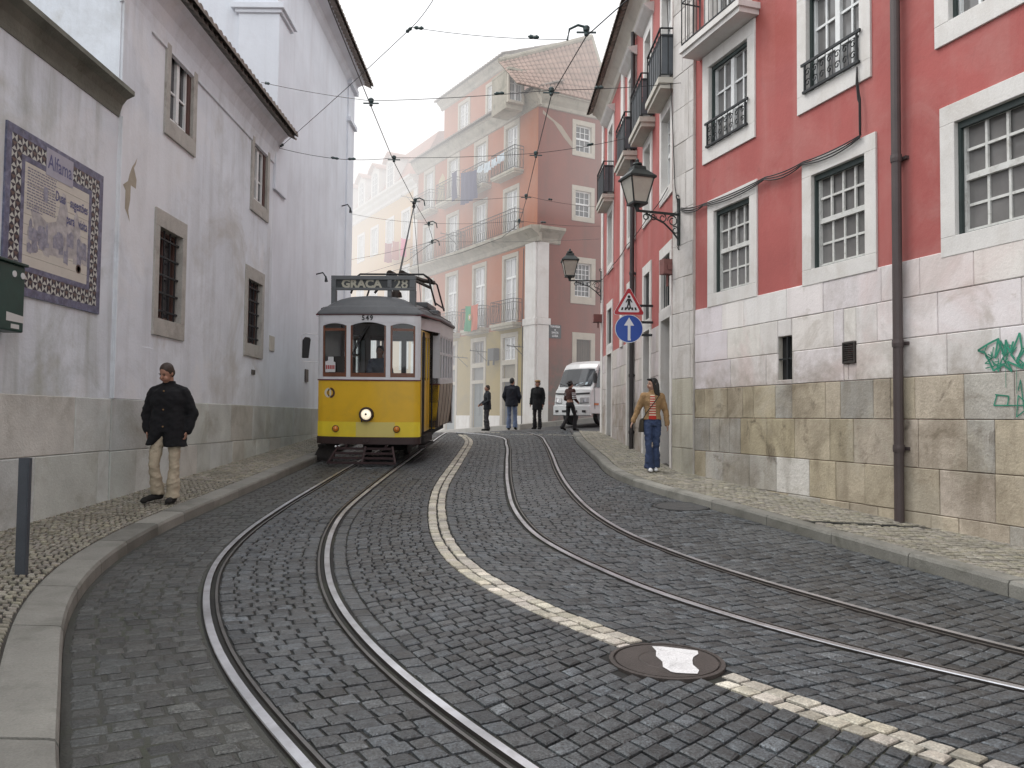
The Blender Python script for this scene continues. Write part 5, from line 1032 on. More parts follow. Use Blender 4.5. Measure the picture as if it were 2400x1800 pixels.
# ------------------------------------------------------------------ the yellow tram (local: x to the viewer's right, y backwards, z up)
TY = Vector((.040, 1, .0507)).normalized(); TX = Vector((1, -.040, 0)).normalized(); TZ = TX.cross(TY).normalized()
to = Vector((-2.915, 16.4, EYE-.9685))
TM = Matrix(((TX.x, TY.x, TZ.x, to.x), (TX.y, TY.y, TZ.y, to.y), (TX.z, TY.z, TZ.z, to.z), (0, 0, 0, 1)))
tram = thing('tram', 'yellow and white tram with lit headlight showing GRAÇA 28 on its roof board', 'tram', TM)
YELP = sh('tram_yellow', (.70, .42, .014), .34, 0, var=.06, vscale=3, dirt=(.40, .26, .04), dirt_amt=.3, dscale=2, coat=.3); YELB = sh('tram_bright_yellow', (.76, .58, .03), .36, 0, var=.06, vscale=4, dirt=(.5, .42, .12), dirt_amt=.3, dscale=2); YELF = sh('faded_yellow_panel', (.62, .52, .16), .45, 0, var=.05)
TWH = sh('tram_white', (.62, .62, .64), .38, 0, var=.05, vscale=3, dirt=(.4, .39, .38), dirt_amt=.3, dscale=2, coat=.2); TGR = sh('tram_roof_grey', (.105, .11, .115), .55, 0, var=.12, vscale=3, dirt=(.07, .07, .07), dirt_amt=.4, dscale=2)
TBR = sh('tram_brown', (.035, .018, .017), .55, 0, var=.2, vscale=4); TMA = sh('tram_maroon_line', (.10, .012, .018), .4); WOOD = sh('varnished_wood', (.14, .048, .020), .35, 0, var=.3, vscale=(6), coat=.3)
TBK = sh('tram_black', (.012, .012, .013), .5); TADV = sh('tan_advert', (.44, .37, .29), .5, 0, var=.12, vscale=2.5, dirt=(.28, .22, .16), dirt_amt=.5, dscale=3); TINT = sh('tram_interior', (.045, .028, .018), .6, 0, var=.2); TGL = see_glass('tram_glass', (.72, .77, .77), .10)
BEAM = sh('tram_underframe', (.02, .016, .015), .8, 0, var=.3)
def T(name, mb, m, par=None, **k): return obj(name, mb, m, par or tram, TM, **k)
front = [(-1.05, .20), (-1.0, .155), (-.93, .122), (-.7, .068), (-.5, .035), (-.25, .009), (0, 0), (.25, .009), (.5, .035), (.7, .068), (.93, .122), (1.0, .155), (1.05, .20)]
def fy_(x):
    for (a, ya), (b, yb_) in zip(front, front[1:]):
        if a <= x <= b: return ya+(yb_-ya)*(x-a)/(b-a)
    return .2
VB, SB_, SE, HW_ = 1.02, 1.9, 4.5, 1.22     # vestibule half width at the bulkhead, saloon start / end, half width
def wallstrip(mb, pts, z0, z1, d=.0):
    "vertical skin along plan points"
    for (a, ya), (b, yb_) in zip(pts, pts[1:]): mb.poly([(a, ya, z0), (b, yb_, z0), (b, yb_, z1), (a, ya, z1)])
def fstrip(mb, x0, x1, z0, z1, off=0.0, n=6):
    xs = sorted({x0, x1, *[p[0] for p in front if x0 < p[0] < x1], *[x0+(x1-x0)*i/n for i in range(n+1)]})
    for a, b in zip(xs, xs[1:]): mb.poly([(a, fy_(a)-off, z0), (b, fy_(b)-off, z0), (b, fy_(b)-off, z1), (a, fy_(a)-off, z1)])
def farch(mb, x0, x1, ztop, zside, zlim, off=0.0, n=8):
    "skin above an arched window head, up to zlim"
    for i in range(n):
        a = x0+(x1-x0)*i/n; b = x0+(x1-x0)*(i+1)/n; h = lambda x: zside+(ztop-zside)*(1-((x-(x0+x1)/2)/((x1-x0)/2))**2)
        mb.poly([(a, fy_(a)-off, h(a)), (b, fy_(b)-off, h(b)), (b, fy_(b)-off, zlim), (a, fy_(a)-off, zlim)])
# lower apron
mb = MB(); fstrip(mb, -1.05, 1.05, .86, 1.69, 0, 14); T('front_apron', mb, YELP, smooth=True, weld=True)
for pts in ([(1.05, .20), (1.03, .5)], [(-1.05, .20), (-1.03, .5), (-VB, SB_)]): mb = MB(); wallstrip(mb, pts, .56, 1.69); T('side_apron', mb, YELP, norm=False)
mb = MB(); fstrip(mb, -1.055, 1.055, .55, .86, .012, 14); bb = T('apron_band', mb, YELB, smooth=True, weld=True); mb = MB(); fstrip(mb, -.22, .56, .56, .855, .0145); T('faded_panel', mb, YELF, bb, norm=False)
mb = MB(); xs = [p[0] for p in front]; mb.rings([[(x*1.01, fy_(x)-.04, z) for x in xs]+[(x*1.01, fy_(x)+.1, z) for x in reversed(xs)] for z in (.41, .555)]); T('bumper', mb, TBR)
mb = MB(); fstrip(mb, -1.06, 1.06, 1.69, 1.715, .018); T('trim_line', mb, TMA, norm=False)
# white window band, posts and letterboard
WN = [(-.935, -.43), (-.345, .375), (.462, .95)]
mb = MB(); fstrip(mb, -1.05, 1.05, 1.715, 1.765, .02); fstrip(mb, -1.05, 1.05, 1.715, 1.717, .0)
for a, b in ((-1.05, -.935), (-.43, -.345), (.375, .462), (.95, 1.05)): fstrip(mb, a, b, 1.765, 2.87, .015, 2); [mb.poly([(x, fy_(x)-.015, 1.765), (x, fy_(x)+.05, 1.765), (x, fy_(x)+.05, 2.87), (x, fy_(x)-.015, 2.87)]) for x in (a, b)]
for (a, b), zt_ in zip(WN, (2.85, 2.87, 2.85)): farch(mb, a, b, zt_, 2.80, 2.88, .015)
fstrip(mb, -1.05, 1.05, 2.87, 3.02, .015); fstrip(mb, -1.05, 1.05, 2.872, 2.886, .026)
wallstrip(mb, [(-1.05, .185), (-1.03, .5), (-VB, SB_)], 1.69, 3.02); wallstrip(mb, [(1.05, .185), (1.03, .45), (1.025, .6), (HW_, SB_)], 2.76, 3.02); T('window_band', mb, TWH, norm=False)
mb = MB(); fstrip(mb, -1.10, 1.10, 3.015, 3.045, .035, 12); wallstrip(mb, [(1.10, .17), (1.26, SB_), (1.26, SE)], 3.015, 3.045); T('roof_line', mb, TMA, norm=False)
obj('fleet_number', text_mb('549', .14, lambda a, b: (.0+a, fy_(a)-.030, 2.952+b), bold=.004, sx=.95, spacing=1.25), TBK, tram, TM, norm=False)
for (a, b), zt_ in zip(WN, (2.85, 2.87, 2.85)):
    w_ = .038; mb = MB(); mid = (a+b)/2; y = lambda x: fy_(x)+.02
    for p, q in ((a, a+w_), (b-w_, b)): mb.rings([[(x, y(x)-.02+d, z) for x, d in ((p, 0), (q, 0), (q, .03), (p, .03))] for z in (1.765, 2.84)])
    for z0, z1 in ((1.765, 1.85), (2.70, 2.75)):
        if z0 > 2 and mid < .4 and mid > -.2: continue
        mb.rings([[(x, y(x)-.02, z0), (x, y(x)+.01, z0), (x, y(x)+.01, z1), (x, y(x)-.02, z1)] for x in (a+w_, b-w_)])
    f_ = T('windscreen', mb, WOOD); mb = MB(); mb.poly([(a+.03, y(a+.03), 1.78), (b-.03, y(b-.03), 1.78), (b-.03, y(b-.03), 2.84), (a+.03, y(a+.03), 2.84)]); T('pane', mb, TGL, f_, norm=False)
    if abs(mid) < .1:
        mb = MB(); mb.tube([(.02, fy_(0)-.03, 2.80), (-.12, -.03, 2.55), (-.26, -.02, 2.27)], .012, 5); mb.tube([(-.03, -.03, 2.80), (-.16, -.03, 2.52), (-.28, -.02, 2.27)], .008, 5); mb.bar((-.17, -.02, 2.55), (-.31, -.02, 2.2), .02, .012); T('wiper', mb, TBK, f_)
    if mid < -.3:
        mb = MB(); yy = fy_(-.8)-.004; mb.poly([(-.88, yy+.012, 1.86), (-.66, yy-.045, 1.86), (-.66, yy-.045, 2.06), (-.70, yy-.034, 2.07), (-.70, yy-.034, 2.17), (-.82, yy-.004, 2.17), (-.82, yy-.004, 2.09), (-.88, yy+.012, 2.08)]); cdm = T('paper_notice', mb, sh('notice_white', (.6, .6, .6), .6), f_, norm=False)
        mb = MB(); 
        for k in range(5): x = -.865+k*.04; yq = lambda xx: yy-.006+.012-(xx+.88)*.26; mb.poly([(x, yq(x), 1.92), (x+.028, yq(x+.028), 1.92), (x+.028, yq(x+.028), 2.0), (x, yq(x), 2.0)])
        T('red_print', mb, sh('notice_red', (.4, .05, .05), .6), cdm, norm=False)
# headlight, markers, emblem
def lampM(x, z, off=0.0): return Matrix.Translation((x, fy_(x)-off, z)) @ Matrix.Rotation(PI/2, 4, 'X')
def lamp(name, x, z, r, depth, ring_m, lens_m, off=0):
    mb = MB(); mb.lathe([(r*.95, -.02), (r, depth*.6), (r*.93, depth), (r*.72, depth), (r*.70, depth*.7)], 28, lampM(x, z, off), caps=False); o = T(name, mb, ring_m, smooth=False)
    mb = MB(); mb.lathe([(r*.71, depth*.72), (r*.5, depth*.88), (r*.2, depth*.97), (.001, depth)], 24, lampM(x, z, off)); T('lens', mb, lens_m, o, smooth=True); return o
hl = lamp('headlight', 0, 1.015, .150, .10, TBR, sh('headlight_lens', (.9, .85, .75), .15, emit=(1, .86, .62), estr=.75))
mb = MB(); mb.lathe([(.018, .095), (.022, .108), (.001, .112)], 10, lampM(0, 1.02)); T('bulb_cap', mb, TBK, hl); mb = MB(); mb.box(-.11, -.09, -.05, -.02, .86, .90); T('lamp_bracket', mb, TBK, hl)
AMB = sh('amber_lens', (.45, .13, .01), .15, 0, coat=.6, emit=(1, .4, .05), estr=.05)
for x in (-.645, .60):
    mb = MB(); mb.lathe([(.062, 0), (.062, .02), (.05, .05), (.03, .07), (.001, .076)], 18, lampM(x, .715, .012)); m_ = T('marker_lamp', mb, AMB, smooth=True); mb = MB(); mb.lathe([(.072, 0), (.072, .018), (.058, .024)], 18, lampM(x, .715, .012), caps=False); T('rim', mb, TBR, m_)
EMW = sh('emblem_white', (.6, .56, .46), .5); EMB = sh('emblem_brown', (.07, .03, .02), .5)
def ringpoly(mb, cx, cz, ro, ri, a0, a1, off, n=20, sx=1):
    for i in range(n):
        t0 = a0+(a1-a0)*i/n; t1 = a0+(a1-a0)*(i+1)/n; q = [(cx+sx*r_*math.cos(t), cz+r_*math.sin(t)) for r_, t in ((ro, t0), (ro, t1), (ri, t1), (ri, t0))]; mb.poly([(x, fy_(x)-off, z) for x, z in q])
mb = MB(); ringpoly(mb, -.80, 1.44, .10, .055, .5*PI, 1.5*PI, .006, sx=.95); ringpoly(mb, -.785, 1.44, .085, .0, -.5*PI, .5*PI, .006, sx=.45); em = T('emblem', mb, EMW, norm=False); mb = MB(); ringpoly(mb, -.77, 1.44, .108, .062, -.5*PI, .5*PI, .008, sx=.95); ringpoly(mb, -.785, 1.44, .082, .05, .5*PI, 1.5*PI, .008, sx=.55); T('emblem_ring', mb, EMB, em, norm=False)
mb = MB(); mb.tube([(-.05, -.06, .52), (-.04, -.08, .47), (.0, -.085, .45), (.04, -.08, .47), (.05, -.06, .52)], .012, 5); T('tow_hook', mb, TBR)
# right vestibule: folding door, bulkhead panel
mb = MB()
for k, x0 in enumerate((0, .33, .66)):
    y0 = .42+k*.42; y1 = y0+.38; xa = 1.035-.004*k; mb.box(xa-.03, xa, y0, y0+.05, .62, 2.74); mb.box(xa-.03, xa, y1-.05, y1, .62, 2.74); mb.box(xa-.03, xa, y0+.05, y1-.05, .62, .75); mb.box(xa-.03, xa, y0+.05, y1-.05, 2.62, 2.74); mb.box(xa-.025, xa-.008, y0+.05, y1-.05, .75, 1.7)
dr = T('folding_door', mb, YELP); mb = MB(); mb.poly([(1.02, .45, 1.7), (1.01, 1.62, 1.7), (1.01, 1.62, 2.62), (1.02, .45, 2.62)]); T('pane', mb, TGL, dr, norm=False)
for y_, r_ in ((.36, .016), (.52, .012), (1.7, .018)): mb = MB(); mb.tube([(1.07, y_, .62), (1.075, y_, 2.7)], r_, 6); T('grab_rail', mb, TBK)
mb = MB(); mb.poly([(VB-.02, SB_, 1.62), (HW_, SB_, 1.62), (HW_, SB_, 3.02), (VB-.02, SB_, 3.02)]); mb.poly([(-VB, SB_, 1.62), (-HW_, SB_, 1.62), (-HW_, SB_, 3.02), (-VB, SB_, 3.02)]); bk = T('bulkhead_panel', mb, TWH, norm=False)
sx_ = lambda z: HW_-.10*max(0, (1.62-z)/1.0)**1.3
mb = MB(); zz = [.62, .8, 1.0, 1.2, 1.4, 1.62]
for z0, z1 in zip(zz, zz[1:]): [mb.poly([(s*(VB-.02), SB_, z0), (s*sx_(z0), SB_, z0), (s*sx_(z1), SB_, z1), (s*(VB-.02), SB_, z1)]) for s in (1, -1)]
T('bulkhead_lower_panel', mb, YELP, norm=False); mb = MB(); mb.box(VB-.02, HW_+.005, SB_-.012, SB_, 1.60, 1.625); T('trim_line', mb, TMA)
# saloon sides
NW = 5
for s in (1, -1):
    mbW = MB(); mbY = MB()
    for z0, z1 in zip(zz, zz[1:]): mbY.poly([(s*sx_(z0), SB_, z0), (s*sx_(z0), SE, z0), (s*sx_(z1), SE, z1), (s*sx_(z1), SB_, z1)])
    a, b = sorted((s*HW_, s*(HW_-.04)))
    mbW.box(a, b, SB_, SE, 1.62, 1.72); mbW.box(a, b, SB_, SE, 2.72, 3.02); pit = (SE-SB_-.10)/NW
    for k in range(NW+1): y = SB_+.05+pit*k; mbW.box(a, b, y-.05, y+.05, 1.72, 2.72)
    for k in range(NW):
        mbS = MB(); mbP = MB(); y0 = SB_+.05+pit*k+.05; y1 = y0+pit-.1; a2, b2 = sorted((s*(HW_-.012), s*(HW_-.045)))
        for q in ((y0, y0+.03, 1.72, 2.72), (y1-.03, y1, 1.72, 2.72), (y0+.03, y1-.03, 2.28, 2.34), (y0+.03, y1-.03, 1.72, 1.76), (y0+.03, y1-.03, 2.68, 2.72)): mbS.box(a2, b2, q[0], q[1], q[2], q[3])
        mbP.poly([(s*(HW_-.03), y0, 1.72), (s*(HW_-.03), y1, 1.72), (s*(HW_-.03), y1, 2.72), (s*(HW_-.03), y0, 2.72)])
        wf = T('side_window', mbS, TWH); T('pane', mbP, TGL, wf, norm=False)
    sd_ = T('saloon_side', mbY, TADV, norm=False); T('saloon_window_band', mbW, TWH)
    for k in range(5):
        mb = MB(); y = SB_+.08+k*.62; mb.rings([[(s*(sx_(z)+.002), y+d_, z), (s*(sx_(z)+.010), y+d_, z)][::1] for z in zz for d_ in (0,)], close=False); mb.rings([[(s*(sx_(z)+.006), y, z), (s*(sx_(z)+.006), y+.018, z)] for z in zz], close=False); T('panel_seam', mb, TBK, sd_, norm=False)
# rear vestibule (hidden end), floor, interior
mb = MB(); rear = [(HW_, SE), (VB, SE), (1.0, SE+1.4), (.9, SE+1.6), (-.9, SE+1.6), (-1.0, SE+1.4), (-VB, SE), (-HW_, SE)]
wallstrip(mb, rear[1:-1], .6, 1.7); T('rear_apron', mb, YELP, norm=False); mb = MB(); wallstrip(mb, rear[1:-1], 2.75, 3.02)
for x, y in rear[1:-1]+[(.3, SE+1.6), (-.3, SE+1.6)]: mb.box(x-.045, x+.045, y-.03, y+.03, 1.7, 2.76)
mb.poly([(VB, SE, .6), (HW_, SE, .6), (HW_, SE, 3), (VB, SE, 3)]); mb.poly([(-VB, SE, .6), (-HW_, SE, .6), (-HW_, SE, 3), (-VB, SE, 3)]); T('rear_window_band', mb, TWH, norm=False)
mb = MB(); mb.poly([(-1.03, .22, .62), (1.03, .22, .62), (1.0, SE+1.5, .62), (-1.0, SE+1.5, .62)]); mb.poly([(-1.15, SB_, .64), (1.15, SB_, .64), (1.15, SE, .64), (-1.15, SE, .64)]); mb.poly([(-1.1, .2, 3.0), (1.1, .2, 3.0), (1.1, SE+1.5, 3.0), (-1.1, SE+1.5, 3.0)])
for y in (SB_+.02, SE-.02):
    mb.box(-1.19, -.36, y-.02, y+.02, .64, 1.75); mb.box(.36, 1.19, y-.02, y+.02, .64, 1.75); mb.box(-1.19, 1.19, y-.02, y+.02, 2.7, 3.0)
    for x in (-1.0, -.40, .40, 1.0): mb.box(x-.05, x+.05, y-.02, y+.02, 1.75, 2.7)
for y in (2.4, 3.0, 3.6, 4.1):
    for s in (-1, 1): mb.box(min(s*.35, s*1.1), max(s*.35, s*1.1), y, y+.08, .64, 1.62); mb.box(min(s*.35, s*1.1), max(s*.35, s*1.1), y, y+.4, 1.02, 1.08)
mb.box(-1.0, -.52, .35, .75, .64, 1.72); mb.box(.05, .38, .30, .55, .64, 1.66); mb.box(-1.0, -.62, .8, 1.6, .64, 2.2)
T('interior', mb, TINT, norm=False)
# underframe and wheels, lifeguard
mb = MB(); mb.box(-.85, .85, .5, SE+1.1, .40, .62); mb.box(.98, 1.12, .45, 1.7, .30, .36); mb.box(-1.12, -.98, .45, 1.7, .30, .36); mb.box(-.98, 1.1, .5, 1.6, .40, .56); mb.box(-.5, .5, 1.9, 4.3, .12, .42)
for s in (-1, 1): mb.box(s*.62-.05, s*.62+.05, 1.5, 5.0, .28, .42)
T('underframe', mb, BEAM)
for y in (2.2, 4.3):
    for s in (-1, 1): mb = MB(); mb.lathe([(.05, -.06), (.30, -.05), (.33, -.03), (.33, .05), (.29, .06), (.05, .07)], 24, Matrix.Translation((s*.45, y, .33)) @ Matrix.Rotation(PI/2, 4, 'Y')); T('wheel', mb, BEAM)
mb = MB()
for k in range(4): z = .34-.085*k; y = -.12-.10*k; hw_ = .55+.045*k; mb.box(-hw_, hw_*.98, y-.02, y+.02, z-.030, z+.012)
for x0, x1 in ((-.55, -.68), (0, 0), (.54, .66)): mb.bar((x0, -.10, .37), (x1, -.43, .06), .04, .03)
for x in (-.4, .4): mb.bar((x, .4, .45), (x, -.1, .36), .04, .04)
T('lifeguard', mb, sh('lifeguard_maroon_shaded', (.028, .012, .013), .7, 0, var=.3, vscale=4))  # maroon darkened in colour for the shade under the tram
mb = MB(); mb.rings([[(-1.22, .5, .03), (-.72, .1, .03), (-.72, .1, .10), (-1.22, .5, .10)], [(-1.05, .55, .42), (-.62, .35, .42), (-.62, .40, .46), (-1.05, .6, .46)]]); T('side_guard', mb, BEAM)
mb = MB(); 
for x in (-.63, -.57): mb.lathe([(.02, 0), (.022, .015), (.001, .02)], 8, Matrix.Translation((x, .0, .36)) @ Matrix.Rotation(PI/2, 4, 'X'))
T('coupling_lamp', mb, sh('small_silver', (.8, .8, .8), .2, .8))
# roof
def outline(k, z):
    pts = []; R_ = [(-1.10, .22), (-1.0, .10), (-.6, .0), (-.2, -.045), (.2, -.045), (.6, .0), (1.0, .10), (1.10, .22), (1.12, .9), (1.27, SB_), (1.27, SE), (1.1, SE+.9), (1.0, SE+1.5), (.5, SE+1.7), (-.5, SE+1.7), (-1.0, SE+1.5), (-1.1, SE+.9), (-1.27, SE), (-1.27, SB_), (-1.12, .9)]
    for x, y in R_: yc = 3.1; pts.append((x*(1-k), yc+(y-yc)*(1-k*.22), z))
    return pts
mb = MB(); mb.rings([outline(k, z) for k, z in ((.0, 3.03), (.0, 3.06), (.03, 3.10), (.10, 3.18), (.145, 3.205), (.17, 3.21), (.25, 3.28), (.38, 3.36), (.55, 3.42), (.75, 3.445), (.97, 3.45))]); rf_ = T('roof', mb, TGR, smooth=False)
mb = MB(); cen = [(-1.0, -.5), (-.5, .5), (.5, 1.0)]; pts = []
for a, b in ((-1.02, -.42), (-.40, .40), (.42, .98)): pts = [(x, fy_(min(1.05, max(-1.05, x)))+.10-.05*0, 3.155+.035*(1-((x-(a+b)/2)/((b-a)/2))**2)) for x in [a+(b-a)*i/10 for i in range(11)]]; mb.tube(pts, .014, 5)
for s in (1, -1): mb.tube([(s*1.0, .24, 3.16), (s*1.03, .5, 3.20), (s*1.08, .9, 3.20), (s*1.12, 1.4, 3.16), (s*1.16, SB_, 3.17), (s*1.16, SE, 3.17)], .014, 5)
T('drip_moulding', mb, TGR, rf_)
mb = MB(); mb.box(-.30, .78, 3.0, SE, 3.42, 3.56); mb.box(.86, 1.12, 2.4, 2.8, 3.14, 3.32); T('roof_boxes', mb, TGR, rf_, bevel=.03)
# destination board
BY = .48; mb = MB(); x0, x1, z0, z1 = -.86, .90, 3.56, 3.86
frame_ring(mb, (x0+.10, x1-.13, z0+.05, z1-.085), (x0, x1, z0, z1), BY-.06, BY+.02); mb.box(.31, .40, BY-.058, BY+.0, z0+.05, z1-.085); mb.box(x0, x0+.10, BY-.055, BY+.06, 3.26, z0); mb.box(x1-.13, x1, BY-.055, BY+.06, 3.22, z0); mb.box(.31, .40, BY-.05, BY+.02, 3.42, z0)
db = T('destination_board', mb, sh('board_grey', (.115, .125, .13), .5, 0, var=.1), bevel=.008)
mb = MB(); mb.box(x0+.10, x1-.13, BY-.02, BY+.01, z0+.05, z1-.085); T('board_face', mb, sh('board_dark', (.035, .04, .042), .4), db)
LT = sh('board_letters', (.42, .41, .33), .5); obj('destination_lettering', text_mb('GRAÇA', .235, lambda a, b: (-.235+a, BY-.024, z0+.128+b), bold=.010, sx=1.05), LT, db, TM, norm=False)
obj('route_number', text_mb('28', .285, lambda a, b: (.59+a, BY-.024, z0+.132+b), bold=.004, sx=1.02), LT, db, TM, norm=False)
# trolley base, pole, roof rack
mb = MB(); zr = 3.56
for y in (1.15, 2.6): mb.tube([(-.62, y, zr), (-.5, y, zr+.36), (-.42, y, zr+.42), (.95, y, zr+.42), (1.05, y, zr+.36), (1.22, y, zr-.25)], .022, 6)
for x, z in ((-.5, .36), (.95, .42), (1.05, .36)): mb.tube([(x, 1.15, zr+z), (x, 2.6, zr+z)], .02, 6)
mb.tube([(1.22, 1.15, zr-.2), (1.22, 2.6, zr-.2)], .018, 6); T('roof_rack', mb, TBK, rf_)
mb = MB(); c = (.22, 1.9); mb.lathe([(.14, 3.56), (.12, 3.66), (.06, 3.72), (.06, 3.95)], 12, Matrix.Translation((c[0], c[1], 0)))
for dx in (-.10, .17): mb.tube([(c[0]+dx, c[1]-.25, 4.06), (c[0]+dx, c[1]+.3, 4.08)], .075, 10); mb.tube([(c[0]+dx, c[1]-.2, 4.04), (c[0]+dx*5, c[1]-.5, 3.72)], .035, 6)
mb.tube([(c[0]+.17, c[1]-.2, 4.08), (c[0]+.62, c[1]-.2, 3.92), (c[0]+.9, c[1]-.2, 3.86)], .045, 8); mb.tube([(c[0]-.1, c[1]-.2, 4.06), (c[0]-.42, c[1]-.3, 3.62)], .03, 6); mb.tube([(c[0]-.1, c[1]-.2, 3.98), (c[0]-.5, c[1]-.2, 3.98), (c[0]-.5, c[1]-.2, 3.86)], .015, 5)
tb = T('trolley_base', mb, sh('trolley_iron', (.04, .03, .024), .6, .4, var=.3))
hd = TM.inverted() @ Vector((fw1(22.4), 22.4, wire_z(22.4)-.02)); mb = MB(); p0_ = Vector((c[0]+.05, c[1]+.1, 4.05)); mb.tube([p0_, p0_+(hd-p0_)*.5, hd-Vector((0, .15, .16))], [.024, .020, .015], 8); mb.lathe([(.02, -.16), (.05, -.12), (.03, -.04), (.06, -.01), (.03, .03)], 8, Matrix.Translation(hd-Vector((0, .1, .02)))); T('trolley_pole', mb, TBK, tb)
mb = MB(); mb.tube([p0_+(hd-p0_)*.93, (c[0]+.34, 3.4, 3.5)], .007, 4); T('pole_rope', mb, TBK, tb)
# mirror
mb = MB(); mb.tube([(-1.04, .22, 2.62), (-1.30, .16, 2.64), (-1.38, .14, 2.60), (-1.39, .14, 2.14), (-1.36, .14, 2.07), (-1.0, .2, 2.06)], .012, 6); mi = T('mirror_arm', mb, TWH); mb = MB(); mb.rings([[(-1.37+a, .11, z) for a, z in ((0, 2.14), (.13, 2.14), (.17, 2.52), (.15, 2.56), (.06, 2.57), (.01, 2.5))], [(-1.37+a, .17, z) for a, z in ((0, 2.14), (.13, 2.14), (.17, 2.52), (.15, 2.56), (.06, 2.57), (.01, 2.5))]]); T('mirror', mb, TBK, mi, bevel=.012)
# ------------------------------------------------------------------ small white truck waiting in the side street
rd_ = Vector((.72, .69, 0)).normalized(); rx_ = Vector((rd_.y, -rd_.x, 0)); fr_c = Vector((2.69, 28.4, 0))-rx_*1.75/2
ko = Vector((fr_c.x, fr_c.y, zg(fr_c.x+.5, fr_c.y+.3)))
KM = Matrix(((rx_.x, rd_.x, 0, ko.x), (rx_.y, rd_.y, 0, ko.y), (0, 0, 1, ko.z), (0, 0, 0, 1)))
truck = thing('truck', 'small white flat-nosed truck waiting in the side street behind the walkers', 'truck', KM)
TKW = sh('truck_white', (.66, .67, .66), .3, 0, var=.04, vscale=2, coat=.4, dirt=(.4, .38, .34), dirt_amt=.25, dscale=1.5); TKB = sh('truck_black', (.015, .015, .016), .5); TKG = sh('truck_glass', (.03, .035, .04), .05, 0, spec=.8)
LENSW = sh('truck_lens', (.5, .5, .5), .1, .3, spec=.8); ORNG = sh('orange_lens', (.5, .12, .01), .2)
def K(n, mb, m, par=None, **k): return obj(n, mb, m, par or truck, KM, **k)
HWK = .86
prof = [(.10, .42), (.02, .46), (.0, .75), (.02, .95), (.07, 1.28), (.16, 1.36), (.46, 2.08), (.56, 2.22), (.80, 2.33), (1.75, 2.36), (1.9, 2.3), (1.95, .55), (1.2, .5), (1.1, .42)]
mb = MB(); rs = []
for x, k in ((-HWK, .94), (-HWK*.93, .99), (-HWK*.6, 1), (0, 1), (HWK*.6, 1), (HWK*.93, .99), (HWK, .94)):
    bow = .10*(x/HWK)**2
    rs.append([(x*(1-.05*max(0, (z-1.3))), y+bow*(y < 1), .42+(z-.42)*k) for y, z in prof])
mb.rings(rs); cab = K('cab', mb, TKW, bevel=.02)
wy = lambda z: .16+(z-1.36)*(.30/.72)
def wpt(x, z, off=.012): return (x*(1-.05*max(0, z-1.3)), wy(z)+.10*(x/HWK)**2-off, .42+(z-.42)*(.99 if abs(x) > .7 else 1))
mb = MB(); xs = [-.80, -.74, -.5, -.2, .2, .5, .74, .80]
for a, b in zip(xs, xs[1:]): za = 1.40 if abs(a) < .79 else 1.5; zb_ = 1.40 if abs(b) < .79 else 1.5; ta = 2.04 if abs(a) < .79 else 1.95; tb_ = 2.04 if abs(b) < .79 else 1.95; mb.poly([wpt(a, za), wpt(b, zb_), wpt(b, tb_), wpt(a, ta)])
ws = K('windscreen', mb, TKG, norm=False)
mb = MB()
for a, b in (((-.3, 1.40), (.25, 1.52)), ((.32, 1.40), (.7, 1.46)), ((-.75, 1.52), (-.35, 1.42))): mb.tube([wpt(*a, .03), wpt((a[0]+b[0])/2, (a[1]+b[1])/2, .035), wpt(*b, .03)], .012, 5)
K('wiper', mb, TKB, ws)
mb = MB(); mb.poly([wpt(.1, 1.43, .016), wpt(.6, 1.43, .016), wpt(.62, 1.55, .016), wpt(.2, 1.52, .016)]); K('dashboard_paper', mb, sh('paper_blue', (.45, .55, .6), .6), ws, norm=False)
fyk = lambda x, z: float(np.interp(z, [.42, .46, .75, .95, 1.28], [.1, .02, 0, .02, .07]))+.10*(x/HWK)**2
def fquad(x0, x1, z0, z1, off, n=6, sl=0):
    m = MB()
    for i in range(n): a = x0+(x1-x0)*i/n; b = x0+(x1-x0)*(i+1)/n; m.poly([(a, fyk(a, z0)-off, z0+sl*abs(a)), (b, fyk(b, z0)-off, z0+sl*abs(b)), (b, fyk(b, z1)-off, z1+sl*abs(b)), (a, fyk(a, z1)-off, z1+sl*abs(a))])
    return m
K('grille_line', fquad(-.82, .82, 1.08, 1.14, .012, 10, .04), TKB, norm=False)
for s in (-1, 1):
    m = fquad(s*.80, s*.44, .78, .96, .012, 4, .05); h_ = K('headlight', m, LENSW, norm=False); m = fquad(s*.82, s*.42, .755, .775, .013, 4, .05); K('rim', m, TKB, h_, norm=False)
    m = fquad(s*.72, s*.60, .80, .92, .02, 2, .05); K('reflector', m, sh('chrome%d' % s, (.8, .8, .8), .1, 1), h_, norm=False)
mb = MB(); rs = [[(x, fyk(x, .6)-.05+y, z) for y, z in ((0, .36), (0, .70), (.1, .73), (.1, .34))] for x in (-.88, -.6, -.2, .2, .6, .88)]; mb.rings(rs); bp = K('bumper', mb, TKW, bevel=.015)
mb = MB()
for x0, x1 in ((-.72, -.5), (-.36, -.16), (.16, .36), (.5, .72)): mb.box(x0, x1, fyk((x0+x1)/2, .6)-.056, fyk((x0+x1)/2, .6)-.04, .46, .54)
K('bumper_slots', mb, TKB, bp)
mb = MB(); mb.poly([(x, y, z) for x, y, z in ((.862, .40, 1.36), (.862, 1.55, 1.36), (.842, 1.5, 2.05), (.842, .62, 2.05))]); sw = K('side_window', mb, TKG, norm=False)
mb = MB(); mb.tube([(.87, .35, .6), (.87, .33, 1.3), (.85, .62, 2.1), (.85, 1.55, 2.1), (.87, 1.6, 1.3), (.87, 1.6, .6)], .008, 4); K('door_seam', mb, TKB); mb = MB(); mb.box(.862, .875, .32, .55, .72, .80); K('side_marker', mb, ORNG)
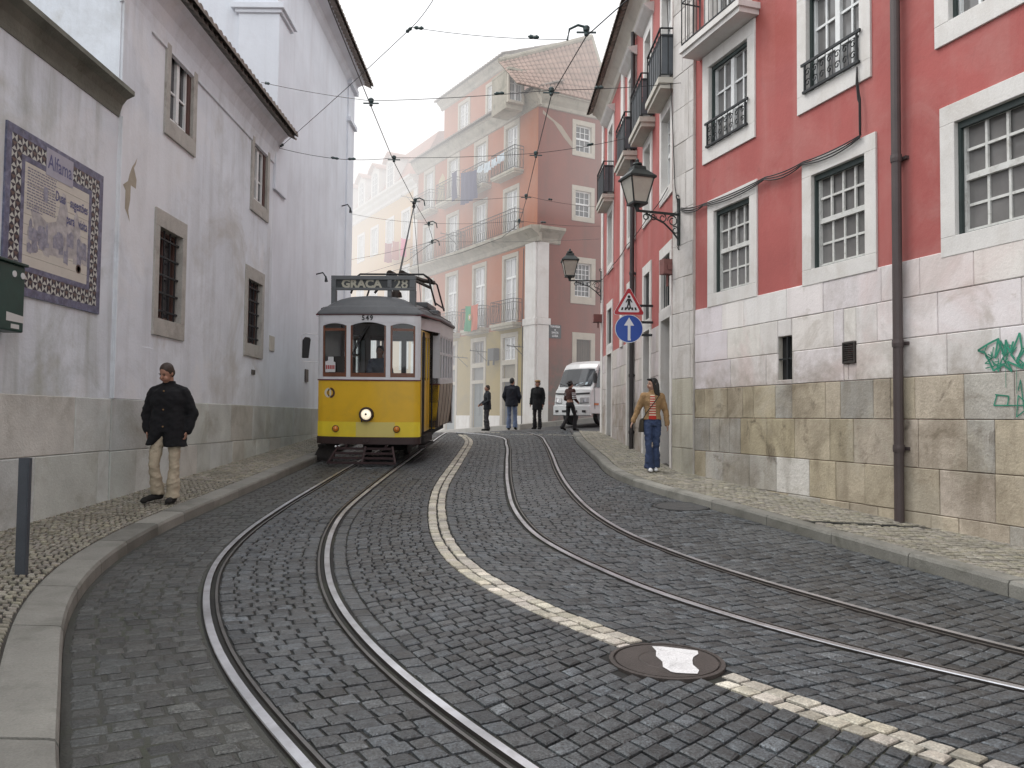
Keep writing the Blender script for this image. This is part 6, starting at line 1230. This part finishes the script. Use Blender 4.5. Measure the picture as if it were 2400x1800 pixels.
mb = MB(); mb.tube([(.84, .5, 1.95), (.97, .25, 1.92), (.99, .2, 1.5), (.87, .3, 1.35)], .014, 5); mi_ = K('mirror_arm', mb, TKB); mb = MB(); mb.box(.92, 1.07, .17, .24, 1.50, 1.86); K('mirror', mb, TKB, mi_, bevel=.03)
for y in (.85, 3.6):
    for s in (-1, 1): mb = MB(); mb.lathe([(.1, -.1), (.30, -.11), (.34, -.07), (.34, .07), (.30, .1), (.2, .08), (.1, .09)], 20, Matrix.Translation((s*.72, y, .34)) @ Matrix.Rotation(PI/2, 4, 'Y')); K('wheel', mb, TKB)
mb = MB(); mb.box(-.6, .6, .2, 4.4, .42, .6); K('chassis', mb, TKB); mb = MB(); mb.box(-.9, .9, 2.05, 4.6, .8, .9); mb.box(-.9, .9, 2.05, 2.1, .9, 1.3); [mb.box(a, a+.04, 2.05, 4.6, .9, 1.25) for a in (-.9, .86)]; mb.box(-.86, .86, 4.56, 4.6, .9, 1.25); K('load_bed', mb, TKW)
# ------------------------------------------------------------------ people
def ball(mb, c, r, M=None, n=12, m=8):
    rs = []
    for j in range(1, m):
        t = PI*j/m; rs.append([Vector((c[0]+r[0]*math.sin(t)*math.cos(2*PI*k/n), c[1]+r[1]*math.sin(t)*math.sin(2*PI*k/n), c[2]-r[2]*math.cos(t))) for k in range(n)])
    if M is not None: rs = [[M @ p for p in r_] for r_ in rs]
    mb.rings(rs)
def cap(mb, a, b, ra, rb, M=None, n=10):
    a = Vector(a); b = Vector(b); t = (b-a).normalized() if (b-a).length > 1e-6 else Vector((0, 0, 1)); u = Vector((0, 0, 1)) if abs(t.z) < .9 else Vector((1, 0, 0)); x = t.cross(u).normalized(); y = x.cross(t); rs = []
    for c, r, s in ((a, ra, -1), (b, rb, 1)):
        angs = [-.49*PI, -.3*PI, -.15*PI, 0] if s < 0 else [0, .15*PI, .3*PI, .49*PI]
        for q in angs: rs.append([c+t*(r*math.sin(q))+(x*math.cos(2*PI*k/n)+y*math.sin(2*PI*k/n))*(r*math.cos(q)) for k in range(n)])
    if M is not None: rs = [[M @ p for p in r_] for r_ in rs]
    mb.rings(rs)
def loft(mb, secs, n=18, M=None):
    rs = [[Vector((cx+rx*math.cos(2*PI*k/n), cy+ry*math.sin(2*PI*k/n), z)) for k in range(n)] for cx, cy, z, rx, ry in secs]
    if M is not None: rs = [[M @ p for p in r_] for r_ in rs]
    mb.rings(rs)
from mathutils import noise as mnoise
def fuse(name, mb, voxel, it=4, wr=0):
    me = mb.mesh(name); fix_normals(me); o = bpy.data.objects.new(name, me); C.objects.link(o)
    r_ = o.modifiers.new('r', 'REMESH'); r_.mode = 'VOXEL'; r_.voxel_size = voxel; s_ = o.modifiers.new('s', 'SMOOTH'); s_.factor = .5; s_.iterations = it
    dg = bpy.context.evaluated_depsgraph_get(); dg.update(); m2 = bpy.data.meshes.new_from_object(o.evaluated_get(dg)); m2.name = name
    if wr:
        sd = random.uniform(0, 50)
        nr = np.empty(len(m2.vertices)*3, dtype=np.float32); m2.vertices.foreach_get('normal', nr); nr = nr.reshape(-1, 3)
        for v, n3 in zip(m2.vertices, nr):
            p = v.co.copy(); q = mnoise.noise(Vector((p.x*7+sd, p.y*7, p.z*15+p.x*9)))+.5*mnoise.noise(Vector((p.x*16, p.y*16+sd, p.z*34-p.x*18))); v.co = p+Vector(n3)*(wr*q)
    bpy.data.objects.remove(o); bpy.data.meshes.remove(me); return m2
SKIN = sh('skin', (.36, .19, .13), .5, 0, var=.08, vscale=12); SKIN2 = sh('skin_pale', (.42, .25, .18), .5, 0, var=.08, vscale=12); DARKE = sh('dark_eye', (.015, .012, .01), .3); LIPS = sh('lips', (.28, .10, .08), .5)
FAB = {}
def fab(name, col, **k):
    if name not in FAB: FAB[name] = sh(name, col, .9, 0, var=k.get('var', .15), vscale=6, bump=.4, bscale=35, grain=k.get('grain', .1))
    return FAB[name]
def person(label, loc, yaw, H=1.75, pose=None, out=None, vox=.012, parentM=None, female=False):
    J = dict(hipL=(-.09, 0, .92), hipR=(.09, 0, .92), kneeL=(-.10, -.03, .50), kneeR=(.10, -.03, .50), ankL=(-.10, .02, .09), ankR=(.10, .02, .09), toeL=(-.12, -.14, .045), toeR=(.12, -.14, .045),
             shL=(-.18, .01, 1.42), shR=(.18, .01, 1.42), elL=(-.235, .03, 1.14), elR=(.235, .03, 1.14), wrL=(-.25, -.02, .89), wrR=(.25, -.02, .89), headyaw=0, headpitch=0, headroll=0)
    J.update(pose or {}); o_ = dict(jacket=None, hem=.82, trousers=None, hair=None, hands=True); o_.update(out or {})
    s = H/1.75; M = (parentM or Matrix.Identity(4)) @ Matrix.Translation(loc) @ Matrix.Rotation(yaw, 4, 'Z') @ Matrix.Scale(s, 4)
    root = thing('person', label, 'person', M); V = Vector
    HM = Matrix.Translation((0, .0, 1.50)) @ Matrix.Rotation(J['headyaw'], 4, 'Z') @ Matrix.Rotation(J['headroll'], 4, 'Y') @ Matrix.Rotation(J['headpitch'], 4, 'X') @ Matrix.Translation((0, 0, -1.50))
    sk = o_.get('skin', SKIN); mb = MB()
    # head: skull, jaw, nose, ears, neck
    ball(mb, (0, .008, 1.665), (.073, .092, .095), HM); ball(mb, (0, -.025, 1.60), (.056, .062, .075), HM); ball(mb, (0, -.055, 1.56), (.032, .03, .028), HM); cap(mb, (0, -.088, 1.655), (0, -.108, 1.618), .009, .014, HM)
    for x in (-1, 1): ball(mb, (x*.075, .01, 1.635), (.012, .022, .033), HM); ball(mb, (x*.03, -.07, 1.60), (.028, .022, .03), HM)
    ball(mb, (0, -.078, 1.585), (.024, .016, .016), HM); cap(mb, (0, .015, 1.45), (0, .005, 1.60), .058, .052)
    loft(mb, [(0, .01, .86, .14, .10), (0, .01, 1.0, .14, .095), (0, .01, 1.15, .135, .09), (0, .0, 1.32, .16, .105), (0, .01, 1.43, .14, .08), (0, .01, 1.48, .06, .055)])
    for q in 'LR':
        cap(mb, J['sh'+q], J['el'+q], .048, .040); cap(mb, J['el'+q], J['wr'+q], .040, .027); cap(mb, J['hip'+q], J['knee'+q], .075, .052); cap(mb, J['knee'+q], J['ank'+q], .050, .036); cap(mb, V(J['ank'+q])-V((0, 0, .03)), J['toe'+q], .036, .026)
        if o_['hands']:
            e = V(J['el'+q]); w_ = V(J['wr'+q]); d = (w_-e).normalized(); sx = 1 if q == 'R' else -1; side = V((0, -1, 0)); side = (side-d*side.dot(d)).normalized(); nrm = d.cross(side); nrm = nrm*(1 if nrm.x*sx < 0 else -1)
            pc = w_+d*.045
            for k in range(4): b_ = pc+side*(.027-.018*k); cap(mb, w_+side*(.012-.008*k), b_+d*.02, .014, .012); L_ = (.038, .043, .040, .031)[k]; m_ = b_+d*(.02+L_*.8); cap(mb, b_+d*.02, m_, .0095, .0085); cap(mb, m_, m_+(d*.75+nrm*.65).normalized()*L_*.8, .0085, .007)
            tb_ = w_+d*.015+side*.022; cap(mb, tb_, tb_+(d*.6+side*.7).normalized()*.035, .012, .010); tb2 = tb_+(d*.6+side*.7).normalized()*.035; cap(mb, tb2, tb2+(d*.9+side*.2+nrm*.3).normalized()*.028, .010, .008)
    body = obj('body', fuse('body', mb, min(vox, .009) if vox < .012 else vox, 3), sk, root, M, smooth=True, norm=False)
    for x in (-1, 1):
        mb = MB(); ball(mb, (x*.030, -.083, 1.652), (.011, .006, .006), HM, 8, 6); obj('eye', mb, DARKE, body, M, smooth=True); mb = MB(); cap(mb, (x*.016, -.090, 1.668), (x*.046, -.080, 1.668), .005, .0035, HM, 6); obj('eyebrow', mb, o_.get('hairm') or DARKE, body, M)
    mb = MB(); cap(mb, (-.018, -.093, 1.583), (.018, -.093, 1.583), .005, .005, HM, 6); obj('mouth', mb, LIPS, body, M)
    # hair or cap
    if o_.get('hairm'):
        mb = MB(); hs = o_.get('hair')
        ball(mb, (0, .022, 1.685), (.082, .096, .088), HM); ball(mb, (0, .055, 1.64), (.076, .062, .085), HM)
        for x in (-1, 1): ball(mb, (x*.066, .018, 1.665), (.018, .045, .045), HM)
        if hs == 'long':
            cap(mb, (-.05, .06, 1.64), (-.07, .07, 1.44), .05, .045, HM); cap(mb, (.05, .06, 1.64), (.07, .065, 1.42), .05, .045, HM); cap(mb, (0, .085, 1.64), (0, .095, 1.42), .055, .05, HM)
            for x in (-1, 1): cap(mb, (x*.068, -.02, 1.69), (x*.083, .02, 1.46), .022, .03, HM)
            cap(mb, (-.05, -.062, 1.735), (.05, -.062, 1.735), .022, .022, HM)
        elif hs == 'curly':
            r_ = random.Random(3)
            for k in range(40): a = r_.uniform(0, 2*PI); b_ = r_.uniform(-.3, 1.3); ball(mb, (.10*math.cos(a)*math.cos(b_), .03+.105*math.sin(a)*math.cos(b_) if math.sin(a) > -.4 else .02, 1.67+.10*math.sin(b_)), (.034, .034, .034), HM, 8, 6)
        obj('hair', fuse('hair', mb, .009, 3), o_['hairm'], root, M, smooth=True, norm=False)
    if o_.get('cap'):
        mb = MB(); ball(mb, (0, .01, 1.725), (.098, .118, .05), HM); ball(mb, (0, -.085, 1.712), (.065, .05, .016), HM); ball(mb, (0, .02, 1.70), (.086, .10, .03), HM); obj('flat_cap', fuse('cap', mb, .009, 3), o_['cap'], root, M, smooth=True, norm=False)
    # trousers and shoes
    if o_['trousers']:
        mb = MB(); fl = o_.get('flare', .06); th = .092 if not female else .088
        loft(mb, [(0, .01, 1.02, .15, .105), (0, .015, .95, .165, .12), (0, .015, .86, .16, .115)])
        for q in 'LR':
            h, k_, a = V(J['hip'+q]), V(J['knee'+q]), V(J['ank'+q]); cap(mb, h, k_, th, .066); cap(mb, k_, k_+(a-k_)*.5, .066, .060); 
            d = (a-k_); rs = []
            for u, r_ in ((-.05, .050), (.12, .060), (.35, .060+.4*(fl-.06)), (.7, .06+.8*(fl-.06)), (1.0, fl*1.03), (1.06, fl*1.04)): c = k_+d*u; rs.append((c.x, c.y, c.z, r_, r_*1.12))
            loft(mb, rs, 14)
            for z in o_.get('folds', (.62, .3)): c = k_+d*z; ball(mb, (c.x+.012, c.y-.012, c.z), (fl*.98, fl*1.02, .035))
        obj('trousers', fuse('trousers', mb, vox, 2, .014), o_['trousers'], root, M, smooth=True, norm=False)
    for q in 'LR':
        mb = MB(); a, t_ = V(J['ank'+q]), V(J['toe'+q]); d = (t_-a); d.z = 0; d = d.normalized() if d.length > .01 else V((0, -1, 0)); hz = a.z-.09; heel = V((a.x, a.y, a.z-.045))-d*.035
        cap(mb, heel, heel+d*.06, .042, .043); cap(mb, heel+d*.06, V((t_.x, t_.y, t_.z)), .043, .036); cap(mb, V(a)+V((0, 0, -.02)), heel+d*.05, .042, .045); ball(mb, (t_.x, t_.y, t_.z-.012), (.045, .05, .03))
        obj('shoe', fuse('shoe', mb, .009, 3), o_.get('shoes') or fab('black_leather', (.012, .011, .01)), root, M, smooth=True, norm=False)
    # jacket
    if o_['jacket']:
        mb = MB(); b_ = o_.get('bulk', 1.0); z = o_['hem']; w0 = .165*b_
        loft(mb, [(0, .01, max(z, .98) if z > .95 else z+.18, w0*1.06, .128*b_), (0, .01, 1.1, w0*(.98 if not female else .88), .118*b_), (0, .0, 1.3, w0*1.10, .13*b_), (0, .01, 1.40, w0*1.06, .115*b_), (0, .01, 1.46, .12, .085), (0, .012, 1.50, .075, .07)])
        if z < .95:
            if o_.get('split'):
                sp = o_['split']
                for sx, hz in ((-1, z+.02), (1, z)): loft(mb, [(sx*.075, .01, 1.22, .095*b_, .112*b_), (sx*.08, .01, 1.06, .105*b_, .128*b_), (sx*.085, .012, .95, .108*b_, .132*b_), (-.135 if sx < 0 else .088, .012, (hz+.9)/2, .075*b_ if sx < 0 else .112*b_, .136*b_), (-.178 if sx < 0 else .098, .012, hz, .055*b_ if sx < 0 else .115*b_, .138*b_)])
                loft(mb, [(0, .08, 1.0, .16*b_, .06), (0, .085, z+.02, .165*b_, .06)])
            else: loft(mb, [(0, .01, 1.05, w0, .122*b_), (0, .012, .95, w0*1.08, .132*b_), (0, .012, z, w0*1.12, .138*b_)])
        for q in 'LR':
            cap(mb, J['sh'+q], J['el'+q], .072*b_, .058*b_); cap(mb, (J['sh'+q][0]*.25, .012, 1.455), (J['sh'+q][0]*1.0, .012, J['sh'+q][2]+.02), .055, .058*b_); e, w_ = V(J['el'+q]), V(J['wr'+q]); cap(mb, e, e+(w_-e)*.93, .060*b_, .047*b_); m_ = e+(w_-e)*.3; ball(mb, m_, (.06*b_, .06*b_, .02)); m_ = V(J['sh'+q])+(e-V(J['sh'+q]))*.75; ball(mb, m_, (.066*b_, .066*b_, .02))
        loft(mb, [(0, .012, 1.44, .085, .08), (0, .01, 1.50, .078, .074), (0, .006, 1.535, .074, .07)] if o_.get('collar', True) else [(0, .012, 1.44, .085, .08), (0, .012, 1.49, .07, .066)])
        jk = obj('jacket', fuse('jacket', mb, vox, 2, .011), o_['jacket'], root, M, smooth=True, norm=False)
        for zb in o_.get('buttons', ()): mb = MB(); ball(mb, (-.012, -.136*b_+.02*abs(zb-1.25)-.004, zb), (.011, .008, .011), None, 8, 6); obj('button', mb, fab('horn_button', (.22, .13, .06)), jk, M)
        if o_.get('top'):
            mb = MB(); n = 20; rw = o_['topw']
            for j in range(n):
                z0 = .985+(1.44-.985)*j/n; z1 = .985+(1.44-.985)*(j+1)/n; yy = lambda zz, x: -(float(np.interp(zz, [.98, 1.1, 1.3, 1.40, 1.46], [.128, .118, .13, .115, .085]))*b_+.004)*math.sqrt(max(0, 1-(x/(w0*1.02))**2))
                ww = lambda zz: rw[0]+(rw[1]-rw[0])*(zz-.985)/.455; mb.cur = 0 if j < 2 else (j % 2)
                for i in range(5): xa, xb_ = -1+2*i/5, -1+2*(i+1)/5; mb.poly([(ww(z0)*xa+rw[2], yy(z0, ww(z0)*xa), z0), (ww(z0)*xb_+rw[2], yy(z0, ww(z0)*xb_), z0), (ww(z1)*xb_+rw[2], yy(z1, ww(z1)*xb_), z1), (ww(z1)*xa+rw[2], yy(z1, ww(z1)*xa), z1)])
            obj('striped_top', mb, o_['top'], root, M, norm=False)
    return root, M
COATB = sh('black_wool', (.0045, .0045, .006), .95, 0, var=.3, vscale=9, grain=.2); BEIGE = fab('beige_cotton', (.40, .34, .25)); JEANS = sh('blue_denim', (.030, .048, .105), .85, 0, var=.35, vscale=7, grain=.2, dirt=(.10, .14, .22), dirt_amt=.4, dscale=4); TANJ = sh('tan_corduroy', (.29, .18, .085), .9, 0, var=.2, vscale=8, grain=.12, bump=.5, bscale=45)
HBR = sh('brown_hair', (.035, .022, .015), .6, 0, var=.3, vscale=25); HBK = sh('black_hair', (.010, .008, .007), .5, 0, var=.3, vscale=25)
b = G(388, 1179, .122)
person('man in black coat and beige trousers walking down the left pavement, head lowered', (b.x, b.y, b.z), .12, 1.80,
       dict(headpitch=.45, headyaw=-.38, headroll=.05, hipL=(-.09, 0, .92), kneeL=(-.135, -.07, .50), ankL=(-.115, .06, .125), toeL=(-.24, -.07, .045), kneeR=(.10, -.04, .50), ankR=(.085, .0, .09), toeR=(.075, -.15, .045), shL=(-.165, .01, 1.385), shR=(.17, .01, 1.385), elL=(-.265, .05, 1.12), elR=(.285, .06, 1.12), wrL=(-.24, .0, .90), wrR=(.24, -.01, .90)),
       dict(jacket=COATB, hem=.71, bulk=1.24, split=.035, buttons=(1.40, 1.17, .96), trousers=BEIGE, flare=.084, folds=(), hairm=HBR, hands=True), .010)
b = G(1529, 1106, .122)
tan, tm = person('woman in a tan jacket, striped top and flared jeans walking on the right pavement', (b.x, b.y, b.z), -.05, 1.68,
       dict(headyaw=-1.15, headpitch=.05, kneeL=(-.075, -.05, .50), kneeR=(.07, .0, .50), ankL=(-.05, .0, .09), ankR=(.055, .10, .10), toeL=(-.05, -.15, .045), toeR=(.06, -.04, .05), hipL=(-.085, 0, .92), hipR=(.085, 0, .92), shL=(-.165, .01, 1.41), shR=(.165, .01, 1.41), elL=(-.275, .04, 1.15), elR=(.245, .02, 1.13), wrL=(-.375, -.02, .93), wrR=(.265, -.05, .88)),
       dict(jacket=TANJ, hem=.98, bulk=.98, trousers=JEANS, flare=.098, folds=(), hairm=HBK, hair='long', skin=SKIN2, shoes=sh('white_shoe', (.7, .7, .7), .5), collar=True, top=[sh('top_red', (.42, .03, .02), .9), sh('top_cream', (.60, .50, .38), .9)], topw=(.070, .040, -.015)), .010, None, True)
mb = MB(); loft(mb, [(-.20, .08, .74, .055, .10), (-.195, .08, .80, .06, .11), (-.185, .08, .96, .05, .10), (-.18, .08, 1.0, .03, .08)], 14); bag = obj('shoulder_bag', fuse('bag', mb, .01, 2), fab('olive_canvas', (.055, .045, .03)), None, tm, smooth=True, norm=False); tag(bag, 'small olive shoulder bag hanging behind the hip of the woman in the tan jacket', 'bag')
mb = MB(); mb.tube([(-.19, -.02, .98), (-.12, -.145, 1.12), (.0, -.155, 1.28), (.11, -.10, 1.43)], .008, 4); obj('strap', mb, fab('dark_strap', (.03, .025, .02)), bag, tm)
NAVYJ = fab('navy_jacket', (.012, .014, .022)); GREYJ = fab('charcoal_jacket', (.016, .019, .022)); DTR = fab('dark_trousers', (.014, .013, .014)); GTR = fab('grey_trousers', (.045, .042, .045)); LJ = fab('light_denim', (.13, .17, .26))
x = P(1141, 1000, 30.6); person('man in a dark jacket standing in profile before the grey door of the corner building', (x.x, x.y, zg(x.x, x.y)), -1.25, 1.72, dict(elL=(-.24, -.02, 1.15), wrL=(-.20, -.22, 1.0), elR=(.24, 0, 1.15), wrR=(.20, -.22, 1.02), headpitch=.05), dict(jacket=GREYJ, hem=.82, bulk=1.1, trousers=GTR, flare=.075, hairm=HBR), .014)
x = P(1199, 1000, 28.6); person('tall man seen from behind in a navy jacket and pale jeans', (x.x, x.y, zg(x.x, x.y)), PI-.25, 1.82, dict(kneeL=(-.12, .0, .5), ankL=(-.14, .05, .11), headyaw=-.3, headpitch=.1, elL=(-.27, .03, 1.14), elR=(.27, .03, 1.14), wrL=(-.22, -.12, .95), wrR=(.22, -.12, .95)), dict(jacket=NAVYJ, hem=.80, bulk=1.22, trousers=LJ, flare=.08, hairm=HBK), .014)
x = P(1259, 1000, 28.2); person('man in a tan flat cap and long black coat standing beside the truck', (x.x, x.y, zg(x.x, x.y)), -.45, 1.70, dict(headyaw=-.3, wrL=(-.24, -.06, .9), wrR=(.24, -.02, .9)), dict(jacket=sh('black_coat', (.008, .008, .009), .95, 0, var=.2), hem=.70, bulk=1.08, trousers=DTR, flare=.075, hairm=HBR, cap=fab('tan_tweed', (.27, .17, .07))), .014)
x = P(1336, 1000, 27.3); STR = [fab('brown_vest', (.055, .022, .018))]
wm, wM = person('woman with dark curly hair in a brown waistcoat walking in front of the truck', (x.x, x.y, zg(x.x, x.y)), 2.25, 1.66, dict(kneeL=(-.10, -.16, .52), ankL=(-.11, -.12, .09), toeL=(-.11, -.28, .045), kneeR=(.09, .03, .5), ankR=(.10, .28, .14), toeR=(.10, .14, .05), elL=(-.22, -.02, 1.13), elR=(.22, .04, 1.13), wrL=(-.17, -.2, 1.02), wrR=(.17, -.18, 1.02), headpitch=.1), dict(jacket=STR[0], hem=.95, bulk=.98, trousers=DTR, flare=.075, hairm=HBK, hair='curly'), .014, None, True)
SWH = fab('striped_sleeve_white', (.55, .55, .55)); 
for q, sx in (('L', -1), ('R', 1)):
    mb = MB(); a, e = Vector((sx*.19, .01, 1.36)), Vector((sx*.225, .0, 1.12))
    for k in range(4): c0 = a+(e-a)*(k/4+.04); c1 = a+(e-a)*(k/4+.16); mb.rings([[c+Vector((.076*math.cos(2*PI*i/12), .076*math.sin(2*PI*i/12), 0)) for i in range(12)] for c in (c0, c1)])
    obj('sleeve_stripes', mb, SWH, wm, wM, smooth=False)
person('driver in a grey-blue shirt standing behind the middle window of the tram', (.06, .95, .66), 0, 1.76, dict(wrL=(-.2, -.25, 1.05), elL=(-.25, -.02, 1.14), wrR=(.2, -.25, 1.05), elR=(.25, -.02, 1.14)), dict(jacket=fab('grey_blue_shirt', (.085, .10, .14)), hem=.9, bulk=1.02, trousers=DTR, hairm=HBK, collar=False), .013, TM)
# ------------------------------------------------------------------ morning fog filling the head of the street
def fog_mat(FD):
    hm = bpy.data.materials.new('fog'); hm.use_nodes = True; nt = hm.node_tree
    for n_ in list(nt.nodes):
        if n_.type != 'OUTPUT_MATERIAL': nt.nodes.remove(n_)
    va = nt.nodes.new('ShaderNodeVolumeAbsorption'); va.inputs['Density'].default_value = FD; va.inputs['Color'].default_value = (0, 0, 0, 1)
    ve = nt.nodes.new('ShaderNodeEmission'); ve.inputs['Color'].default_value = (1, .985, .975, 1); ve.inputs['Strength'].default_value = FD*1.05  # glow put in for the daylight that the fog would scatter
    ad = nt.nodes.new('ShaderNodeAddShader'); nt.links.new(va.outputs[0], ad.inputs[0]); nt.links.new(ve.outputs[0], ad.inputs[1])
    nt.links.new(ad.outputs[0], nt.nodes['Material Output'].inputs['Volume'])
    return hm
mb = MB(); mb.box(-26, 24, 30.6, 75, -6, 21); fo = struct('fog', mb, fog_mat(.045)); fo['kind'] = 'stuff'
mb = MB(); mb.box(-25.5, 23.5, 29.4, 74, EYE+8, 20.8); fo = struct('fog', mb, fog_mat(.02)); fo['kind'] = 'stuff'
